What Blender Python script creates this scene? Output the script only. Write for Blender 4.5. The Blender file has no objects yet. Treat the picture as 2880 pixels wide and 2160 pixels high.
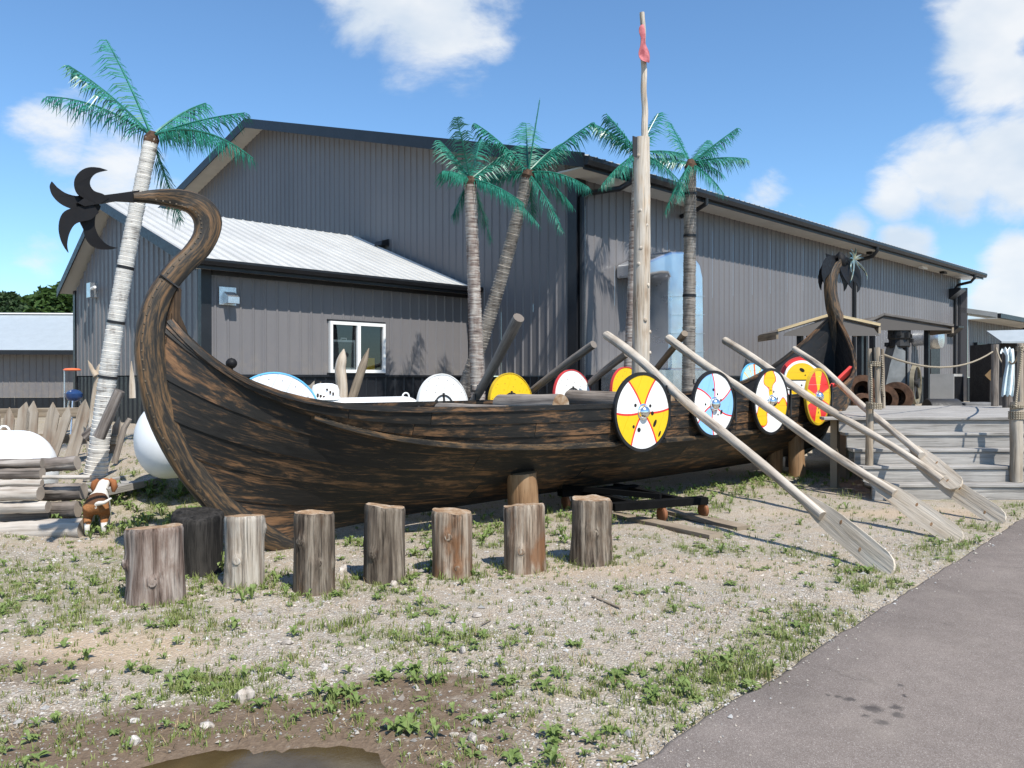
import bpy, bmesh, math, random
from mathutils import Vector, Matrix, noise
rnd = random.Random(7)
scene = bpy.context.scene
col = scene.collection
R2 = math.sqrt(0.5)
F, CX, HY, H = 1789.0, 1106.0, 818.0, 1.6     # focal length, centre column, horizon row, eye height
PI = math.pi
# world axes: x runs along the long wall of the hall and the ship, y runs away from the path towards the halls

# ------------------------------------------------------------------ camera
cam = bpy.data.cameras.new('camera'); camo = bpy.data.objects.new('camera', cam); col.objects.link(camo)
camo.location = (0, 0, H)
camo.rotation_euler = (math.radians(90 - 0.37), 0, math.radians(-45))
cam.sensor_width = 36; cam.lens = 36 * F / 2212
cam.clip_start = 0.05; cam.clip_end = 4000
scene.camera = camo

# ------------------------------------------------------------------ sky and sun
SUN = Vector((-0.16, -0.70, 1.0)).normalized()
def make_world():
    w = bpy.data.worlds.new('World'); scene.world = w; w.use_nodes = True
    nt = w.node_tree; N = nt.nodes; K = nt.links; N.clear()
    out = N.new('ShaderNodeOutputWorld'); bg = N.new('ShaderNodeBackground'); bg.inputs[1].default_value = 0.12
    sky = N.new('ShaderNodeTexSky'); sky.sky_type = 'NISHITA'; sky.sun_disc = False
    sky.sun_elevation = math.asin(SUN.z); sky.sun_rotation = math.atan2(SUN.x, SUN.y)
    sky.air_density = 1.0; sky.dust_density = 0.3; sky.ozone_density = 3.0; sky.altitude = 200
    tc = N.new('ShaderNodeTexCoord')
    # cloud field: drifting noise over the whole dome, gathered into banks where the photo has them
    def math_(op, a, b=None, c=None):
        n = N.new('ShaderNodeMath'); n.operation = op
        for i, v in enumerate((a, b, c)):
            if v is None: continue
            if isinstance(v, (int, float)): n.inputs[i].default_value = v
            else: K.new(v, n.inputs[i])
        return n.outputs[0]
    sep = N.new('ShaderNodeSeparateXYZ'); K.new(tc.outputs['Generated'], sep.inputs[0])
    mp = N.new('ShaderNodeVectorMath'); mp.operation = 'MULTIPLY'; mp.inputs[1].default_value = (1, 1, 1.7)
    K.new(tc.outputs['Generated'], mp.inputs[0])
    n1 = N.new('ShaderNodeTexNoise'); n1.inputs['Scale'].default_value = 6.5; n1.inputs['Detail'].default_value = 8
    n1.inputs['Roughness'].default_value = 0.60; n1.inputs['Distortion'].default_value = 0.25
    K.new(mp.outputs[0], n1.inputs['Vector'])
    n2 = N.new('ShaderNodeTexNoise'); n2.inputs['Scale'].default_value = 2.1; n2.inputs['Detail'].default_value = 2
    off = N.new('ShaderNodeVectorMath'); off.operation = 'ADD'; off.inputs[1].default_value = (3.1, 1.7, 0.4)
    K.new(mp.outputs[0], off.inputs[0]); K.new(off.outputs[0], n2.inputs['Vector'])
    banks = [(930, -20, .150, .88), (800, 5, .095, .75), (1060, 20, .095, .7), (2150, 60, .090, 1.0), (2190, 190, .10, .95),
             (2160, 310, .085, 1.0), (2060, 370, .085, 1.0), (1950, 420, .055, .8), (2230, 370, .09, 1.0),
             (130, 320, .085, .80), (250, 365, .09, .90), (340, 420, .07, .75), (1960, 545, .055, .95), (1700, 500, .05, .7), (1830, 505, .04, .8),
             (2180, 560, .055, .95), (2190, 640, .07, .95), (90, 570, .06, .6), (1650, 420, .05, .65)]
    acc = None
    for (px, py, r, a) in banks:
        u = (px - CX) / F; v = (HY - py) / F
        d = Vector(((1 + u) * R2, (1 - u) * R2, v)).normalized()
        dm = N.new('ShaderNodeVectorMath'); dm.operation = 'DISTANCE'; dm.inputs[1].default_value = d
        K.new(tc.outputs['Generated'], dm.inputs[0])
        mr = N.new('ShaderNodeMapRange'); mr.interpolation_type = 'SMOOTHSTEP'
        mr.inputs['From Min'].default_value = 0; mr.inputs['From Max'].default_value = r * 1.25
        mr.inputs['To Min'].default_value = a; mr.inputs['To Max'].default_value = 0
        K.new(dm.outputs['Value'], mr.inputs['Value'])
        acc = mr.outputs[0] if acc is None else math_('MAXIMUM', acc, mr.outputs[0])
    wide = math_('MULTIPLY', math_('SUBTRACT', n2.outputs['Fac'], 0.60), 1.6)
    cov = math_('ADD', math_('MULTIPLY', acc, 0.74), math_('MAXIMUM', wide, -0.10))
    dens = math_('ADD', cov, math_('SUBTRACT', math_('MULTIPLY', n1.outputs['Fac'], 1.15), 0.80))
    mr = N.new('ShaderNodeMapRange'); mr.interpolation_type = 'SMOOTHSTEP'
    mr.inputs['From Min'].default_value = -0.02; mr.inputs['From Max'].default_value = 0.27
    mr.inputs['To Max'].default_value = 0.93
    K.new(dens, mr.inputs['Value'])
    # thickness-dependent shading of the clouds themselves
    n3 = N.new('ShaderNodeTexNoise'); n3.inputs['Scale'].default_value = 9; n3.inputs['Detail'].default_value = 4
    K.new(off.outputs[0], n3.inputs['Vector'])
    cr = N.new('ShaderNodeMapRange'); cr.inputs['From Min'].default_value = 0.35; cr.inputs['From Max'].default_value = 0.62
    K.new(n3.outputs['Fac'], cr.inputs['Value'])
    cm = N.new('ShaderNodeMix'); cm.data_type = 'RGBA'
    cm.inputs['A'].default_value = (4.4, 5.0, 5.7, 1); cm.inputs['B'].default_value = (6.0, 6.15, 6.3, 1)
    K.new(cr.outputs[0], cm.inputs['Factor'])
    mix = N.new('ShaderNodeMix'); mix.data_type = 'RGBA'
    tint = N.new('ShaderNodeMix'); tint.data_type = 'RGBA'; tint.blend_type = 'MULTIPLY'; tint.inputs['Factor'].default_value = 1; tint.inputs['B'].default_value = (0.86, 1.09, 1.22, 1); K.new(sky.outputs[0], tint.inputs['A'])
    K.new(mr.outputs[0], mix.inputs['Factor']); K.new(tint.outputs['Result'], mix.inputs['A']); K.new(cm.outputs['Result'], mix.inputs['B'])
    K.new(mix.outputs['Result'], bg.inputs[0]); K.new(bg.outputs[0], out.inputs[0])
make_world()
sl = bpy.data.lights.new('sun', 'SUN'); slo = bpy.data.objects.new('sun', sl); col.objects.link(slo)
sl.energy = 4.9; sl.angle = math.radians(0.53); sl.color = (1.0, 0.955, 0.88)
slo.rotation_euler = (-SUN).to_track_quat('-Z', 'Y').to_euler(); slo.location = (0, 0, 30)
vs = scene.view_settings; vs.view_transform = 'Standard'; vs.look = 'None'; vs.exposure = 0.38; vs.gamma = 1
vs.use_curve_mapping = False
scene.cycles.use_denoising = True
scene.cycles.max_bounces = 6; scene.cycles.transparent_max_bounces = 8

# ------------------------------------------------------------------ placing helpers
def LD(L, D, z): return Vector(((D + L) * R2, (D - L) * R2, z))            # metres right of / ahead of the viewer
def at(px, py, D): return LD((px - CX) / F * D, D, H - (py - HY) / F * D)
def on_n(px, py, n):
    u = (px - CX) / F; s = n * (1 + u) / (1 - u); D = (s + n) * R2
    return Vector((s, n, H - (py - HY) / F * D))
def gnd(px, py, z=0.0): 
    D = F * (H - z) / (py - HY); return LD((px - CX) / F * D, D, z)
def sm(a, b, x):
    t = max(0.0, min(1.0, (x - a) / (b - a))); return t * t * (3 - 2 * t)
def lerp(a, b, t): return a + (b - a) * t
def edge_y(x): return 1.88 + 0.062 * x + 0.03 * noise.noise((x * 1.3, 0, 5)) + 0.022 * noise.noise((x * 5, 3, 5)) + 0.012 * noise.noise((x * 14, 3, 8))
def puddle_f(x, y):
    L = (x - y) * R2; D = (x + y) * R2
    a = noise.noise((x * 1.6, y * 1.6, 9)) * 0.35
    return math.hypot((L + 1.08) / 0.62, (D - 3.36 - 0.10 * (L + 1.0)) / 0.33) + a
def height(x, y):
    L = (x - y) * R2; D = (x + y) * R2
    A = 0.74 * sm(8.9, 11.0, y) * sm(2.0, 5.5, x) * sm(-14, -10.5, L)
    A = max(A, 0.30 * sm(8.9, 10.8, y))
    B = 0.74 * sm(16.8, 18.0, D) * sm(-2, 3, L)
    h = max(A, B)
    e = edge_y(x) if -20 < x < 60 else 1.88 + .062 * x
    f = sm(e, e + 0.8, y) * sm(60, 30, D)
    h += f * (0.030 * noise.noise((x * 0.55, y * 0.55, 1)) + 0.014 * noise.noise((x * 2.2, y * 2.2, 2)) + 0.006 * noise.noise((x * 6, y * 6, 3)))
    h -= 0.035 * sm(1.15, 0.7, puddle_f(x, y)) if D < 5 and y > e else 0
    if y < e + 0.02: h = -0.05
    return h

# ------------------------------------------------------------------ mesh builder
class MB:
    def __init__(s): s.v = []; s.f = []; s.m = []; s.uv = []
    def add(s, verts, faces, mat=0, uvs=None):
        b = len(s.v); s.v.extend([tuple(v) for v in verts])
        for i, f in enumerate(faces):
            s.f.append(tuple(b + k for k in f)); s.m.append(mat)
            s.uv.append(uvs[i] if uvs else None)
    def box(s, c, d, M=None, mat=0):
        c = Vector(c); hx, hy, hz = d[0] / 2, d[1] / 2, d[2] / 2
        pts = [Vector((x, y, z)) for x in (-hx, hx) for y in (-hy, hy) for z in (-hz, hz)]
        if M is not None: pts = [M @ p for p in pts]
        s.add([c + p for p in pts], [(0, 1, 3, 2), (4, 6, 7, 5), (0, 4, 5, 1), (2, 3, 7, 6), (0, 2, 6, 4), (1, 5, 7, 3)], mat)
    def bar(s, a, b, w, t, up=(0, 0, 1), mat=0):
        a = Vector(a); b = Vector(b); d = (b - a); L = d.length; d = d / L
        up = Vector(up); sx = d.cross(up)
        if sx.length < 1e-4: sx = d.cross(Vector((1, 0, 0)))
        sx.normalize(); u = sx.cross(d).normalized()
        M = Matrix((d, sx, u)).transposed()
        s.box((a + b) / 2, (L, w, t), M, mat)
    def poly(s, outline, ext, mat=0):
        n = len(outline); o = [Vector(p) for p in outline]; e = Vector(ext)
        s.add(o + [p + e for p in o], [tuple(range(n))[::-1], tuple(range(n, 2 * n))] + [(i, (i + 1) % n, n + (i + 1) % n, n + i) for i in range(n)], mat)
    def tube(s, pts, radii, n=8, caps=True, mat=0, capmat=None, jit=None, uvlen=False):
        pts = [Vector(p) for p in pts]
        if not hasattr(radii, '__len__'): radii = [radii] * len(pts)
        rings = []; prev = None; le = 0
        for i, p in enumerate(pts):
            d = (pts[min(i + 1, len(pts) - 1)] - pts[max(i - 1, 0)]).normalized()
            if prev is None:
                a = d.cross(Vector((0, 0, 1)))
                if a.length < 0.1: a = d.cross(Vector((0, 1, 0)))
            else: a = prev - d * prev.dot(d)
            a.normalize(); prev = a; b = d.cross(a)
            ring = []
            for k in range(n):
                t = 2 * PI * k / n; r = radii[i]
                if jit: r *= 1 + jit(i, t, p)
                ring.append(p + (a * math.cos(t) + b * math.sin(t)) * r)
            rings.append(ring)
        V = [v for r in rings for v in r]; Fc = []; UV = []
        le = [0]
        for i in range(1, len(pts)): le.append(le[-1] + (pts[i] - pts[i - 1]).length)
        for i in range(len(pts) - 1):
            for k in range(n):
                Fc.append((i * n + k, i * n + (k + 1) % n, (i + 1) * n + (k + 1) % n, (i + 1) * n + k))
                c = 2 * PI * radii[0] / n
                UV.append(((le[i], k * c), (le[i], (k + 1) * c), (le[i + 1], (k + 1) * c), (le[i + 1], k * c)))
        s.add(V, Fc, mat, UV)
        if caps:
            m = capmat if capmat is not None else mat
            s.add(rings[0], [tuple(range(n))[::-1]], m); s.add(rings[-1], [tuple(range(n))], m)
    def lathe(s, prof, n=16, M=None, mat=0, caps=True):
        V = []
        for (r, z) in prof:
            for k in range(n):
                t = 2 * PI * k / n; V.append(Vector((r * math.cos(t), r * math.sin(t), z)))
        if M is not None: V = [M @ v for v in V]
        Fc = [(i * n + k, i * n + (k + 1) % n, (i + 1) * n + (k + 1) % n, (i + 1) * n + k) for i in range(len(prof) - 1) for k in range(n)]
        if caps: Fc += [tuple(range(n))[::-1], tuple(range((len(prof) - 1) * n, len(prof) * n))]
        s.add(V, Fc, mat)
    def build(s, name, mats, parent=None, smooth=False, loc=None, rotz=0, flat_caps=True):
        me = bpy.data.meshes.new(name); me.from_pydata(s.v, [], s.f)
        if not isinstance(mats, (list, tuple)): mats = [mats]
        for m in mats: me.materials.append(m)
        if len(mats) > 1: me.polygons.foreach_set('material_index', s.m)
        if any(u is not None for u in s.uv):
            ul = me.uv_layers.new(name='UVMap'); flat = []
            for f, u in zip(s.f, s.uv):
                for k in range(len(f)): flat.extend(u[k] if u is not None else (0, 0))
            ul.data.foreach_set('uv', flat)
        if smooth:
            me.polygons.foreach_set('use_smooth', [len(f) <= 4 for f in s.f])
        me.update()
        o = bpy.data.objects.new(name, me); col.objects.link(o)
        if parent is not None: o.parent = parent
        if loc is not None: o.location = loc
        o.rotation_euler = (0, 0, rotz)
        return o
def tag(o, label=None, cat=None, group=None, kind=None):
    if label: o['label'] = label
    if cat: o['category'] = cat
    if group: o['group'] = group
    if kind: o['kind'] = kind
    return o
def empty(name, loc, label=None, cat=None, group=None, rotz=0):
    o = bpy.data.objects.new(name, None); col.objects.link(o); o.location = loc; o.rotation_euler = (0, 0, rotz)
    o.empty_display_size = 0.2
    return tag(o, label, cat, group)
def share(name, mesh, parent, M=None):
    o = bpy.data.objects.new(name, mesh); col.objects.link(o); o.parent = parent
    if M is not None: o.matrix_local = M
    return o
def shade(o, angle=40):
    for p in o.data.polygons: p.use_smooth = True
    o.data.set_sharp_from_angle(angle=math.radians(angle)); return o

# ------------------------------------------------------------------ materials
def S(v): return tuple(v) + (1,) if len(v) == 3 else v
class Mat:
    def __init__(s, name, rough=0.6, spec=0.4, metal=0.0):
        s.m = bpy.data.materials.new(name); s.m.use_nodes = True; s.nt = s.m.node_tree
        s.N = s.nt.nodes; s.K = s.nt.links; s.b = s.N['Principled BSDF']
        s.b.inputs['Roughness'].default_value = rough; s.b.inputs['Metallic'].default_value = metal
        s.b.inputs['Specular IOR Level'].default_value = spec
    def n(s, t, **kw):
        x = s.N.new(t)
        for k, v in kw.items(): setattr(x, k, v)
        return x
    def link(s, a, b): s.K.new(a, b)
    def put(s, sock, v):
        if hasattr(v, 'node'): s.K.new(v, sock)
        else: sock.default_value = v
    def coord(s, kind='Object', scale=(1, 1, 1), rot=(0, 0, 0), loc=(0, 0, 0), rand=False):
        if kind == 'Position': c = s.n('ShaderNodeNewGeometry').outputs['Position']
        else: c = s.n('ShaderNodeTexCoord').outputs[kind]
        if rand:
            oi = s.n('ShaderNodeObjectInfo'); a = s.n('ShaderNodeVectorMath', operation='MULTIPLY_ADD')
            cmb = s.n('ShaderNodeCombineXYZ')
            for k in range(3): s.K.new(oi.outputs['Random'], cmb.inputs[k])
            s.K.new(cmb.outputs[0], a.inputs[0]); a.inputs[1].default_value = (37, 53, 71); s.K.new(c, a.inputs[2]); c = a.outputs[0]
        mp = s.n('ShaderNodeMapping'); mp.inputs['Scale'].default_value = scale; mp.inputs['Rotation'].default_value = rot
        mp.inputs['Location'].default_value = loc
        s.K.new(c, mp.inputs[0]); return mp.outputs[0]
    def noise(s, vec, scale=5, detail=5, rough=0.55, dist=0.0, out='Fac'):
        x = s.n('ShaderNodeTexNoise'); x.inputs['Scale'].default_value = scale; x.inputs['Detail'].default_value = detail
        x.inputs['Roughness'].default_value = rough; x.inputs['Distortion'].default_value = dist
        s.K.new(vec, x.inputs['Vector']); return x.outputs[out]
    def vor(s, vec, scale=5, out='Color', feature='F1', rand=1.0):
        x = s.n('ShaderNodeTexVoronoi', feature=feature); x.inputs['Scale'].default_value = scale
        x.inputs['Randomness'].default_value = rand
        s.K.new(vec, x.inputs['Vector']); return x.outputs[out]
    def ramp(s, fac, stops, interp='LINEAR'):
        r = s.n('ShaderNodeValToRGB'); r.color_ramp.interpolation = interp; e = r.color_ramp.elements
        while len(e) < len(stops): e.new(0.5)
        for i, (p, c) in enumerate(stops):
            e[i].position = p; e[i].color = S(c) if not isinstance(c, (int, float)) else (c, c, c, 1)
        s.K.new(fac, r.inputs[0]); return r.outputs[0]
    def rng(s, v, a, b, c=0.0, d=1.0):
        r = s.n('ShaderNodeMapRange'); r.inputs[1].default_value = a; r.inputs[2].default_value = b
        r.inputs[3].default_value = c; r.inputs[4].default_value = d; s.K.new(v, r.inputs[0]); return r.outputs[0]
    def mix(s, f, a, b, blend='MIX'):
        m = s.n('ShaderNodeMix', data_type='RGBA', blend_type=blend)
        s.put(m.inputs['Factor'], f)
        s.put(m.inputs['A'], S(a) if isinstance(a, tuple) else a); s.put(m.inputs['B'], S(b) if isinstance(b, tuple) else b)
        return m.outputs['Result']
    def math(s, op, a, b=None):
        m = s.n('ShaderNodeMath', operation=op); s.put(m.inputs[0], a)
        if b is not None: s.put(m.inputs[1], b)
        return m.outputs[0]
    def attr(s, name, out='Color'):
        return s.n('ShaderNodeAttribute', attribute_name=name).outputs[out]
    def sepc(s, c):
        x = s.n('ShaderNodeSeparateColor'); s.K.new(c, x.inputs[0]); return x.outputs
    def sepv(s, c):
        x = s.n('ShaderNodeSeparateXYZ'); s.K.new(c, x.inputs[0]); return x.outputs
    def color(s, c): s.put(s.b.inputs['Base Color'], S(c) if isinstance(c, tuple) else c); return s
    def rough(s, r): s.put(s.b.inputs['Roughness'], r); return s
    def bump(s, h, strength=0.3, dist=0.02):
        b = s.n('ShaderNodeBump'); b.inputs['Strength'].default_value = strength; b.inputs['Distance'].default_value = dist
        s.K.new(h, b.inputs['Height']); s.K.new(b.outputs[0], s.b.inputs['Normal']); return s

def painted(name, c, rough=0.45, var=0.08, spec=0.4, metal=0.0, scale=3.0):
    m = Mat(name, rough, spec, metal); v = m.coord('Object', rand=True)
    n = m.noise(v, scale, 6, 0.6)
    lo = tuple(x * (1 - var * 2) for x in c); hi = tuple(min(1, x * (1 + var)) for x in c)
    m.color(m.ramp(n, [(0.3, lo), (0.7, hi)])); m.rough(m.rng(m.noise(v, scale * 6, 4), 0.3, 0.7, rough * 0.8, min(1, rough * 1.25)))
    return m.m
def wood(name, cols, axis=2, grain=1.0, rough=0.75, crack=0.5, coord='Object', contrast=1.0):
    """weathered timber: colours from dark to light, grain running along one axis"""
    m = Mat(name, rough, 0.25)
    sc = [9 * grain] * 3; sc[axis] = 0.8 * grain
    v = m.coord(coord, tuple(sc), rand=True)
    n = m.noise(v, 1.6, 8, 0.62, 0.4)
    sc2 = [42 * grain] * 3; sc2[axis] = 1.6 * grain
    v2 = m.coord(coord, tuple(sc2), rand=True); n2 = m.noise(v2, 1.0, 4, 0.6)
    v3 = m.coord(coord, (1, 1, 1), rand=True); n3 = m.noise(v3, 2.2, 4, 0.5)
    f = m.math('ADD', m.math('MULTIPLY', n, 0.6), m.math('MULTIPLY', n3, 0.4))
    k = len(cols); c = m.ramp(f, [(0.34 + 0.32 * i / (k - 1), cc) for i, cc in enumerate(cols)])
    cr = m.ramp(n2, [(0.33, 0.16), (0.47, 1.0)])
    m.color(m.mix(crack, c, m.mix(1.0, c, cr, 'MULTIPLY')))
    m.bump(m.math('ADD', m.math('MULTIPLY', n2, 0.6), n), 0.7, 0.014)
    return m.m
M = {}
def plain_wall():
    m = Mat('grey_steel_siding', 0.42, 0.35); v = m.coord('Position')
    n = m.noise(v, 0.6, 4); n2 = m.noise(v, 14, 5)
    c = m.ramp(n, [(0.3, (0.150, 0.143, 0.146)), (0.7, (0.166, 0.158, 0.160))])
    sc = m.coord('Position', (3, 3, 0.25)); st = m.noise(sc, 2.0, 4)
    oi = m.n('ShaderNodeObjectInfo'); c = m.mix(1.0, c, m.ramp(oi.outputs['Random'], [(0, 0.94), (1, 1.05)]), 'MULTIPLY')
    c = m.mix(m.rng(st, 0.45, 0.75, 0, 0.16), c, (0.23, 0.21, 0.195))
    zz = m.sepv(v)[2]; spl = m.math('MULTIPLY', m.rng(zz, 1.6, 2.3, 1, 0), m.rng(m.noise(v, 5, 6, 0.7), 0.45, 0.7, 0, 0.5)); m.color(m.mix(spl, c, (0.25, 0.215, 0.175)))
    m.rough(m.rng(n2, 0.3, 0.7, 0.36, 0.5)); m.bump(n2, 0.04, 0.003)
    return m.m
M['wall'] = plain_wall()
M['black'] = painted('black_steel_trim', (0.014, 0.015, 0.018), 0.38, 0.15)
M['roof'] = painted('pale_roof_sheet', (0.50, 0.495, 0.47), 0.42, 0.06, scale=0.8)
M['soffit'] = painted('white_soffit', (0.62, 0.60, 0.55), 0.5, 0.05)
M['white'] = painted('white_vinyl', (0.80, 0.80, 0.78), 0.35, 0.03)
M['galv'] = painted('galvanised_steel', (0.62, 0.64, 0.66), 0.28, 0.10, metal=0.85, scale=8)
M['roomshade'] = painted('painted_room_shade', (0.02, 0.02, 0.022), 0.8, 0.1)
def glass():
    m = Mat('window_glass', 0.03, 0.5); m.color((0.02, 0.022, 0.024))
    m.b.inputs['Transmission Weight'].default_value = 0.0
    t = m.n('ShaderNodeBsdfTransparent'); t.inputs[0].default_value = (0.75, 0.78, 0.78, 1)
    g = m.n('ShaderNodeBsdfGlossy'); g.inputs['Roughness'].default_value = 0.02
    lw = m.n('ShaderNodeLayerWeight'); lw.inputs['Blend'].default_value = 0.35
    mx = m.n('ShaderNodeMixShader'); m.K.new(m.rng(lw.outputs['Fresnel'], 0, 1, 0.05, 0.9), mx.inputs[0])
    m.K.new(t.outputs[0], mx.inputs[1]); m.K.new(g.outputs[0], mx.inputs[2])
    m.K.new(mx.outputs[0], m.N['Material Output'].inputs[0]); return m.m
M['glass'] = glass()
def foil():
    m = Mat('foil_wrap', 0.22, 0.5, 0.95); v = m.coord('Object')
    n = m.noise(v, 3.2, 5, 0.55); n2 = m.noise(v, 1.4, 3)
    m.color(m.ramp(n2, [(0.3, (0.62, 0.66, 0.72)), (0.7, (0.80, 0.82, 0.84))]))
    m.rough(m.rng(n, 0.3, 0.7, 0.24, 0.40)); m.bump(n, 0.28, 0.03); return m.m
M['foil'] = foil()

# ------------------------------------------------------------------ ground
def ground_masks(x, y):
    """wet earth, greenery, sand: where the yard is muddy, overgrown or worn"""
    L = (x - y) * R2; D = (x + y) * R2
    w = noise.noise((x * 1.1, y * 1.1, 21)) * 0.35 + noise.noise((x * 4, y * 4, 22)) * 0.15
    def ell(cl, cd, rl, rd): return 1 - sm(0.35, 1.30, math.hypot((L - cl) / rl, (D - cd) / rd) + w)
    dirt = max(ell(-1.15, 3.62, 1.55, 0.70), 0.55 * ell(-2.9, 4.5, 0.70, 0.30), 0.75 * ell(-0.55, 4.25, 0.60, 0.26), 0.6 * ell(-1.9, 3.35, 1.0, 0.45))
    sand = max(ell(-2.45, 4.95, 0.8, 0.42), 0.6 * ell(-4.0, 7.9, .6, .35), 0.5 * ell(1.2, 7.0, 1.4, .5), 0.7 * ell(4.4, 9.9, 1.6, .4))
    g = noise.noise((x * 0.8 + 4, y * 0.8, 31)) * 0.6 + noise.noise((x * 2.3, y * 2.3, 32)) * 0.5
    green = sm(0.02, 0.5, g)
    green = max(green, 0.75 * ell(-3.6, 6.6, 1.5, 1.3), 0.9 * ell(-0.5, 5.15, 0.7, 0.28), 0.8 * ell(0.35, 4.35, 0.5, 0.35) * (0.5 + g),
                ell(-3.3, 9.6, 1.6, 1.0))
    e = edge_y(x)
    green = max(green, (0.9 * sm(0.75, 0.1, abs(y - e - 0.22) * 1.6)) * sm(-0.15, 0.35, noise.noise((x * 0.9, 2, 44)) + 0.18))
    green *= (1 - 0.75 * dirt) * (1 - 0.8 * sand)
    return dirt, max(0, min(1, green)), sand
def axis_coords(lo, hi, step, far, grow=1.35):
    a = [lo + i * step for i in range(int((hi - lo) / step) + 1)]
    s = step; x = a[-1]
    while x < far: s *= grow; x += s; a.append(x)
    s = step; x = a[0]; pre = []
    while x > -far: s *= grow; x -= s; pre.append(x)
    return pre[::-1] + a
GX = axis_coords(-0.6, 17.0, 0.085, 1500); GY = axis_coords(1.4, 12.5, 0.085, 1500)
def make_ground():
    nx, ny = len(GX), len(GY)
    V = []; C = []
    for y in GY:
        for x in GX:
            V.append((x, y, height(x, y) if abs(x) < 120 and abs(y) < 120 else 0.74 if x + y > 40 else 0.0))
            if -3 < x < 22 and 0 < y < 16:
                d, g, s_ = ground_masks(x, y); C.extend((d, g, s_, 1))
            else: C.extend((0, 0.35, 0.2, 1))
    Fc = [(j * nx + i, j * nx + i + 1, (j + 1) * nx + i + 1, (j + 1) * nx + i) for j in range(ny - 1) for i in range(nx - 1)]
    me = bpy.data.meshes.new('gravel_ground'); me.from_pydata(V, [], Fc)
    ca = me.color_attributes.new('mask', 'FLOAT_COLOR', 'POINT'); ca.data.foreach_set('color', C)
    me.polygons.foreach_set('use_smooth', [True] * len(Fc))
    m = Mat('gravel_and_earth', 0.95, 0.15)
    p = m.coord('Position'); pw = m.noise(p, 3, 3, out='Color')
    r, g, b = m.sepc(m.attr('mask'))[:3]
    c1 = m.vor(p, 62, 'Color'); cell = m.sepc(c1)[0]
    stone = m.ramp(cell, [(0.0, (0.33, 0.275, 0.215)), (0.35, (0.46, 0.395, 0.315)), (0.7, (0.54, 0.475, 0.39)), (0.93, (0.60, 0.545, 0.465)), (1.0, (0.30, 0.26, 0.22))])
    dist = m.vor(p, 62, 'Distance')
    gap = m.rng(dist, 0.25, 0.62, 1.0, 0.55)
    fine = m.noise(p, 130, 3, 0.6)
    stone = m.mix(1.0, stone, gap, 'MULTIPLY')
    patch = m.noise(p, 1.3, 5, 0.6)
    earth = m.ramp(m.noise(p, 22, 6, 0.7), [(0.3, (0.30, 0.225, 0.155)), (0.7, (0.45, 0.365, 0.27))])
    base = m.mix(m.rng(m.noise(p, 4.5, 6, 0.7), 0.44, 0.64, 0, 0.75), stone, earth)
    base = m.mix(m.rng(patch, 0.35, 0.7, 0.0, 0.25), base, (0.54, 0.475, 0.385))
    sand = m.ramp(m.noise(p, 40, 5, 0.6), [(0.3, (0.42, 0.31, 0.21)), (0.7, (0.52, 0.405, 0.29))])
    base = m.mix(m.math('MULTIPLY', b, 0.85), base, sand)
    moss = m.ramp(fine, [(0.3, (0.10, 0.12, 0.04)), (0.7, (0.20, 0.21, 0.085))])
    gf = m.math('MULTIPLY', g, m.rng(m.noise(p, 9, 5, 0.65), 0.42, 0.6, 0.0, 0.75))
    base = m.mix(gf, base, moss)
    wet = m.ramp(m.noise(p, 30, 6, 0.7), [(0.3, (0.105, 0.070, 0.045)), (0.7, (0.185, 0.132, 0.088))])
    wf = m.math('MULTIPLY', r, m.rng(m.noise(p, 11, 6, 0.7), 0.3, 0.52, 0.35, 1.0))
    wf = m.rng(wf, 0.10, 0.62, 0.0, 0.95)
    m.color(m.mix(wf, base, wet))
    m.rough(m.rng(wf, 0, 1, 0.95, 0.62))
    hh = m.math('ADD', m.math('MULTIPLY', m.rng(dist, 0, 0.6, 1, 0), m.rng(wf, 0, 1, 1.0, 0.25)), m.math('MULTIPLY', m.noise(p, 26, 6, 0.7), 0.9))
    m.bump(hh, 0.75, 0.014)
    me.materials.append(m.m)
    o = bpy.data.objects.new('gravel_ground', me); col.objects.link(o); tag(o, kind='structure')
    o['label'] = 'pale gravel yard with patchy weeds and damp earth'
make_ground()

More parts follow.
